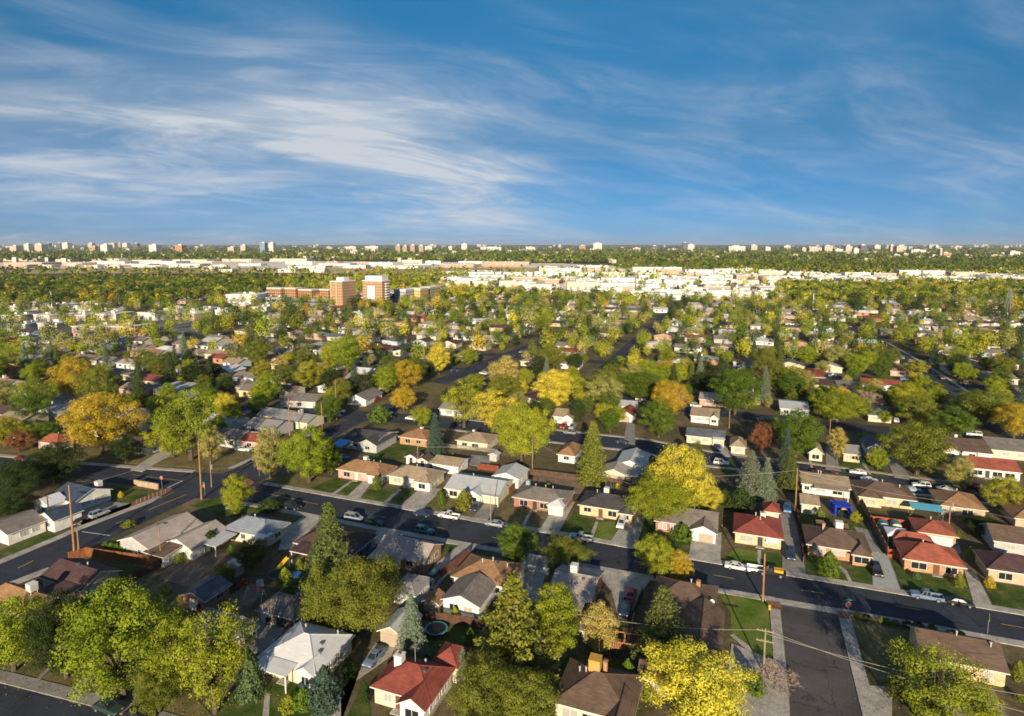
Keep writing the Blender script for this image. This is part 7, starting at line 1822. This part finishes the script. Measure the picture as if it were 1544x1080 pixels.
WHS = [(800, 1000, 447, 'white', 18, 40), (960, 1165, 453, 'white', 16, 36), (860, 960, 453, 'cream', 14, 26), (0, 420, 395.5, 'cream', 20, 60), (0, 300, 403.5, 'cream', 15, 40), (420, 700, 398, 'white', 20, 50), (960, 1160, 413, 'white', 20, 45), (1000, 1170, 429, 'white', 20, 45), (1140, 1560, 417, 'white', 20, 50), (1150, 1480, 432, 'white', 14, 34), (700, 960, 418, 'white', 25, 60), (880, 1040, 444, 'white', 18, 40), (0, 120, 400.5, 'cream', 30, 70), (90, 330, 399, 'white', 30, 60), (160, 400, 402, 'white', 25, 60), (430, 700, 404.5, 'white', 30, 70), (470, 760, 401.5, 'white', 40, 80), (705, 790, 403, 'orange', 60, 70), (800, 960, 411, 'white', 50, 75), (810, 940, 405, 'white', 40, 60), (640, 830, 424, 'white', 30, 60), (690, 900, 432, 'white', 30, 70), (780, 1000, 438, 'white', 30, 60),
       (640, 760, 434, 'cream', 20, 40), (860, 1060, 426, 'white', 25, 50), (960, 1130, 419, 'white', 30, 60), (990, 1130, 433, 'white', 25, 50), (1060, 1170, 445, 'white', 25, 50), (1020, 1160, 440, 'cream', 20, 40), (1050, 1170, 425, 'white', 30, 60), (1140, 1300, 423, 'white', 35, 70), (1150, 1290, 429, 'cream', 30, 50), (1270, 1420, 424, 'white', 25, 55), (1320, 1400, 428, 'white', 20, 40),
       (1420, 1560, 423, 'white', 30, 70), (1440, 1560, 428, 'cream', 35, 60), (0, 110, 470, 'white', 30, 55), (0, 180, 484, 'cream', 25, 40), (100, 180, 505, 'pale', 40, 50), (330, 420, 458, 'white', 30, 60), (200, 270, 484, 'white', 35, 45), (240, 330, 476, 'white', 25, 40), (340, 440, 470, 'white', 20, 40), (0, 60, 500, 'pale', 25, 35), (660, 760, 414, 'white', 25, 45), (300, 470, 410, 'white', 15, 35), (720, 780, 447, 'cream', 30, 40)]
for x0, x1, py, c, w0, w1 in WHS:
    px = x0 + rw.uniform(0, 12)
    while px < x1:
        wpx = rw.uniform(w0, w1); yy = py + rw.uniform(-1.5, 1.5); x, y = G(px + wpx / 2, yy); k = y / F
        W = wpx * k; D = rw.uniform(.3, .6) * W + 8; hh = rw.uniform(5, 10) if y > 600 else rw.uniform(4, 6)
        cc = c if rw.random() < .7 else rw.choice(['white', 'cream', 'tan'])
        col = dict(SC, pale=(.42, .46, .52))[cc]
        m = MB(); m.box(-W / 2, 0, 0, W / 2, D, hh, 0, top=False, bottom=False); m.box(-W / 2 - .4, -.4, hh, W / 2 + .4, D + .4, hh + .5, 1)
        n_ = int(W / 9)
        for q in range(n_):
            u = -W / 2 + W * (q + .5) / n_
            if rw.random() < .6: m.box(u - 1.7, -.12, .1, u + 1.7, -.01, 3.4, 2)
        for q in range(rw.randint(1, 4)): u, v = rw.uniform(-.4, .4) * W, rw.uniform(.2, .8) * D; m.box(u - 1.2, v - 1.2, hh + .5, u + 1.2, v + 1.2, hh + 2.0, 1)
        o = m.build('warehouse', [surf('warehouse_' + cc, [mul(col, .9), mul(col, 1.05)], scale=.1), FLATROOF, plain('bay_door', (.20, .21, .23))]); o.location = (x, y, 0); o.rotation_euler = (0, 0, -R(TH) * rw.choice([1, .3, .3]))
        setp(o, None, 'warehouse', 'pale warehouses of the far yards'); sz = 'long' if wpx > 45 else 'short' if wpx < 28 else 'medium'
        ht = 'high' if hh > 7.5 else 'low'
        note(o, '%s %s %s warehouse' % (sz, ht, cc), '%s %s warehouse' % (sz, cc), (x, y), hh)
        px += wpx + (rw.uniform(1, 12) if x0 > 630 and y < 1500 else rw.uniform(2, 26))
for px, py, top, lab in [(1225.6, 470, 444, 'tall white light mast above the trees at the right'), (1520, 478, 436, 'lattice power pylon by the green field at the far right'), (1466, 470, 447, 'slim grey mast left of the far right pylon'), (79, 470, 441, 'pale mast by the left parking lots')]:
    x, y = G(px, py); hh = height_at(px, py, top)
    if 'pylon' in lab:
        o = empty('power_pylon', (x, y, 0), .4, lab, 'pylon'); m = MB()
        for a in (-1, 1):
            for b2 in (-1, 1): m.tube([(a * 2.6, b2 * 2.6, 0), (a * .5, b2 * .5, hh)], .22, 4)
        for k in range(7):
            z0, z1 = hh * k / 7, hh * (k + 1) / 7; w0, w1 = 2.6 - 2.1 * k / 7, 2.6 - 2.1 * (k + 1) / 7
            for a in (-1, 1): m.tube([(a * w0, -w0, z0), (-a * w1, -w1, z1)], .12, 4); m.tube([(a * w0, w0, z0), (-a * w1, w1, z1)], .12, 4)
        m.build('lattice_tower', IRON, o); m = MB()
        for z in (.72, .84, .95): m.tube([(-4.5, 0, hh * z), (4.5, 0, hh * z)], .2, 4)
        m.build('crossarm', IRON, o)
    else:
        o = empty('light_mast', (x, y, 0), 0, lab, 'mast'); m = MB(); m.tube([(0, 0, 0), (0, 0, hh)], [.45, .28], 8); m.build('pole', plain('mast_white', (.62, .64, .62)), o); m = MB(); m.box(-.9, -.5, hh, .9, .5, hh + .8); m.build('lamp_head', IRON, o)

# uncountable pale roofs scattered through the far woods
SPK = MB(); rw2 = random.Random(4)
for _ in range(330):
    px, py = rw2.uniform(-10, 1554), 371.5 + 26 * rw2.random() ** 1.6; x, y = G(px, py); k = y / F; W = rw2.uniform(2, 9) * k * .8; hh = rw2.uniform(6, 11) + .004 * y * rw2.random()
    SPK.box(x - W / 2, y, 0, x + W / 2, y + W * .6, hh)
setp(SPK.build('distant_buildings', surf('distant_wall', [(.40, .35, .29), (.58, .55, .50)], scale=.01)), kind='stuff')

# ------------------------------------------------------------------ air
if HAZE:
    m = MB(); m.box(-14000, -150, -1, 14000, 17000, 135); m.f = [tuple(f) for f in m.f]
    mt = bpy.data.materials.new('haze'); mt.use_nodes = True; nt = mt.node_tree; nt.nodes.clear(); out = nd(nt, 'OutputMaterial'); pv = nd(nt, 'VolumePrincipled')
    pv.inputs['Color'].default_value = (.86, .92, 1.0, 1); pv.inputs['Density'].default_value = HAZE; pv.inputs['Anisotropy'].default_value = .2; nt.links.new(pv.outputs[0], out.inputs['Volume'])
    setp(m.build('haze', mt), kind='stuff')

# ------------------------------------------------------------------ labels for what the lists above did not name
def an(p): return ('an ' if p[0] in 'aeiou' else 'a ') + p
REFS = [t for t in THINGS if t['ref'] and -5 < t['px'] < 1549]
used = {t['label'].lower() for t in THINGS if t['label']}
for t in THINGS:
    if t['label'] or not t['desc']: continue
    s = max(6.0, (t['py'] - HZ) * .35)
    def best(fx, fy):
        b2, bd = None, 1e9
        for q in REFS:
            if q is t: continue
            dx, dy = q['px'] - t['px'], q['py'] - t['py']
            a, b3 = (dx * fx, abs(dy) * 2.2) if fx else (dy * fy * 2.2, abs(dx))
            if a <= 1.5 or b3 > a * 1.1: continue
            dd = a + b3
            if dd < bd: bd, b2 = dd, q['ref']
        return b2
    L, R_, Fr, Bk = best(-1, 0), best(1, 0), best(0, 1), best(0, -1)
    c = []
    if L and R_ and L != R_: c.append('%s between %s and %s' % (t['desc'], an(L), an(R_)))
    if L and R_ and L == R_: c.append('%s between two %ss' % (t['desc'], L))
    if Fr and L: c.append('%s behind %s, right of %s' % (t['desc'], an(Fr), an(L)))
    if Fr and R_: c.append('%s behind %s, left of %s' % (t['desc'], an(Fr), an(R_)))
    if Bk and L: c.append('%s before %s, right of %s' % (t['desc'], an(Bk), an(L)))
    if Bk and R_: c.append('%s before %s, left of %s' % (t['desc'], an(Bk), an(R_)))
    if Bk and Fr: c.append('%s before %s, behind %s' % (t['desc'], an(Bk), an(Fr)))
    c = [q for q in c if len(q.split()) <= 16]
    lab = next((q for q in c if q.lower() not in used), None) or (c[0] if c else t['desc'] + ' in the suburb')
    used.add(lab.lower()); t['o']['label'] = lab

sc.cycles.use_denoising = True
sc.cycles.max_bounces = 5; sc.cycles.diffuse_bounces = 3; sc.cycles.glossy_bounces = 2; sc.cycles.transmission_bounces = 2; sc.cycles.volume_bounces = 0; sc.cycles.transparent_max_bounces = 4
sc.cycles.filter_width = 1.7
sc.cycles.sample_clamp_indirect = 4
import os
if os.environ.get('DUMP'):
    with open('/tmp/labels.txt', 'w') as f:
        for t in THINGS: f.write('%d %d | %s | %s\n' % (t['px'], t['py'], t['o'].name, t['o'].get('label')))
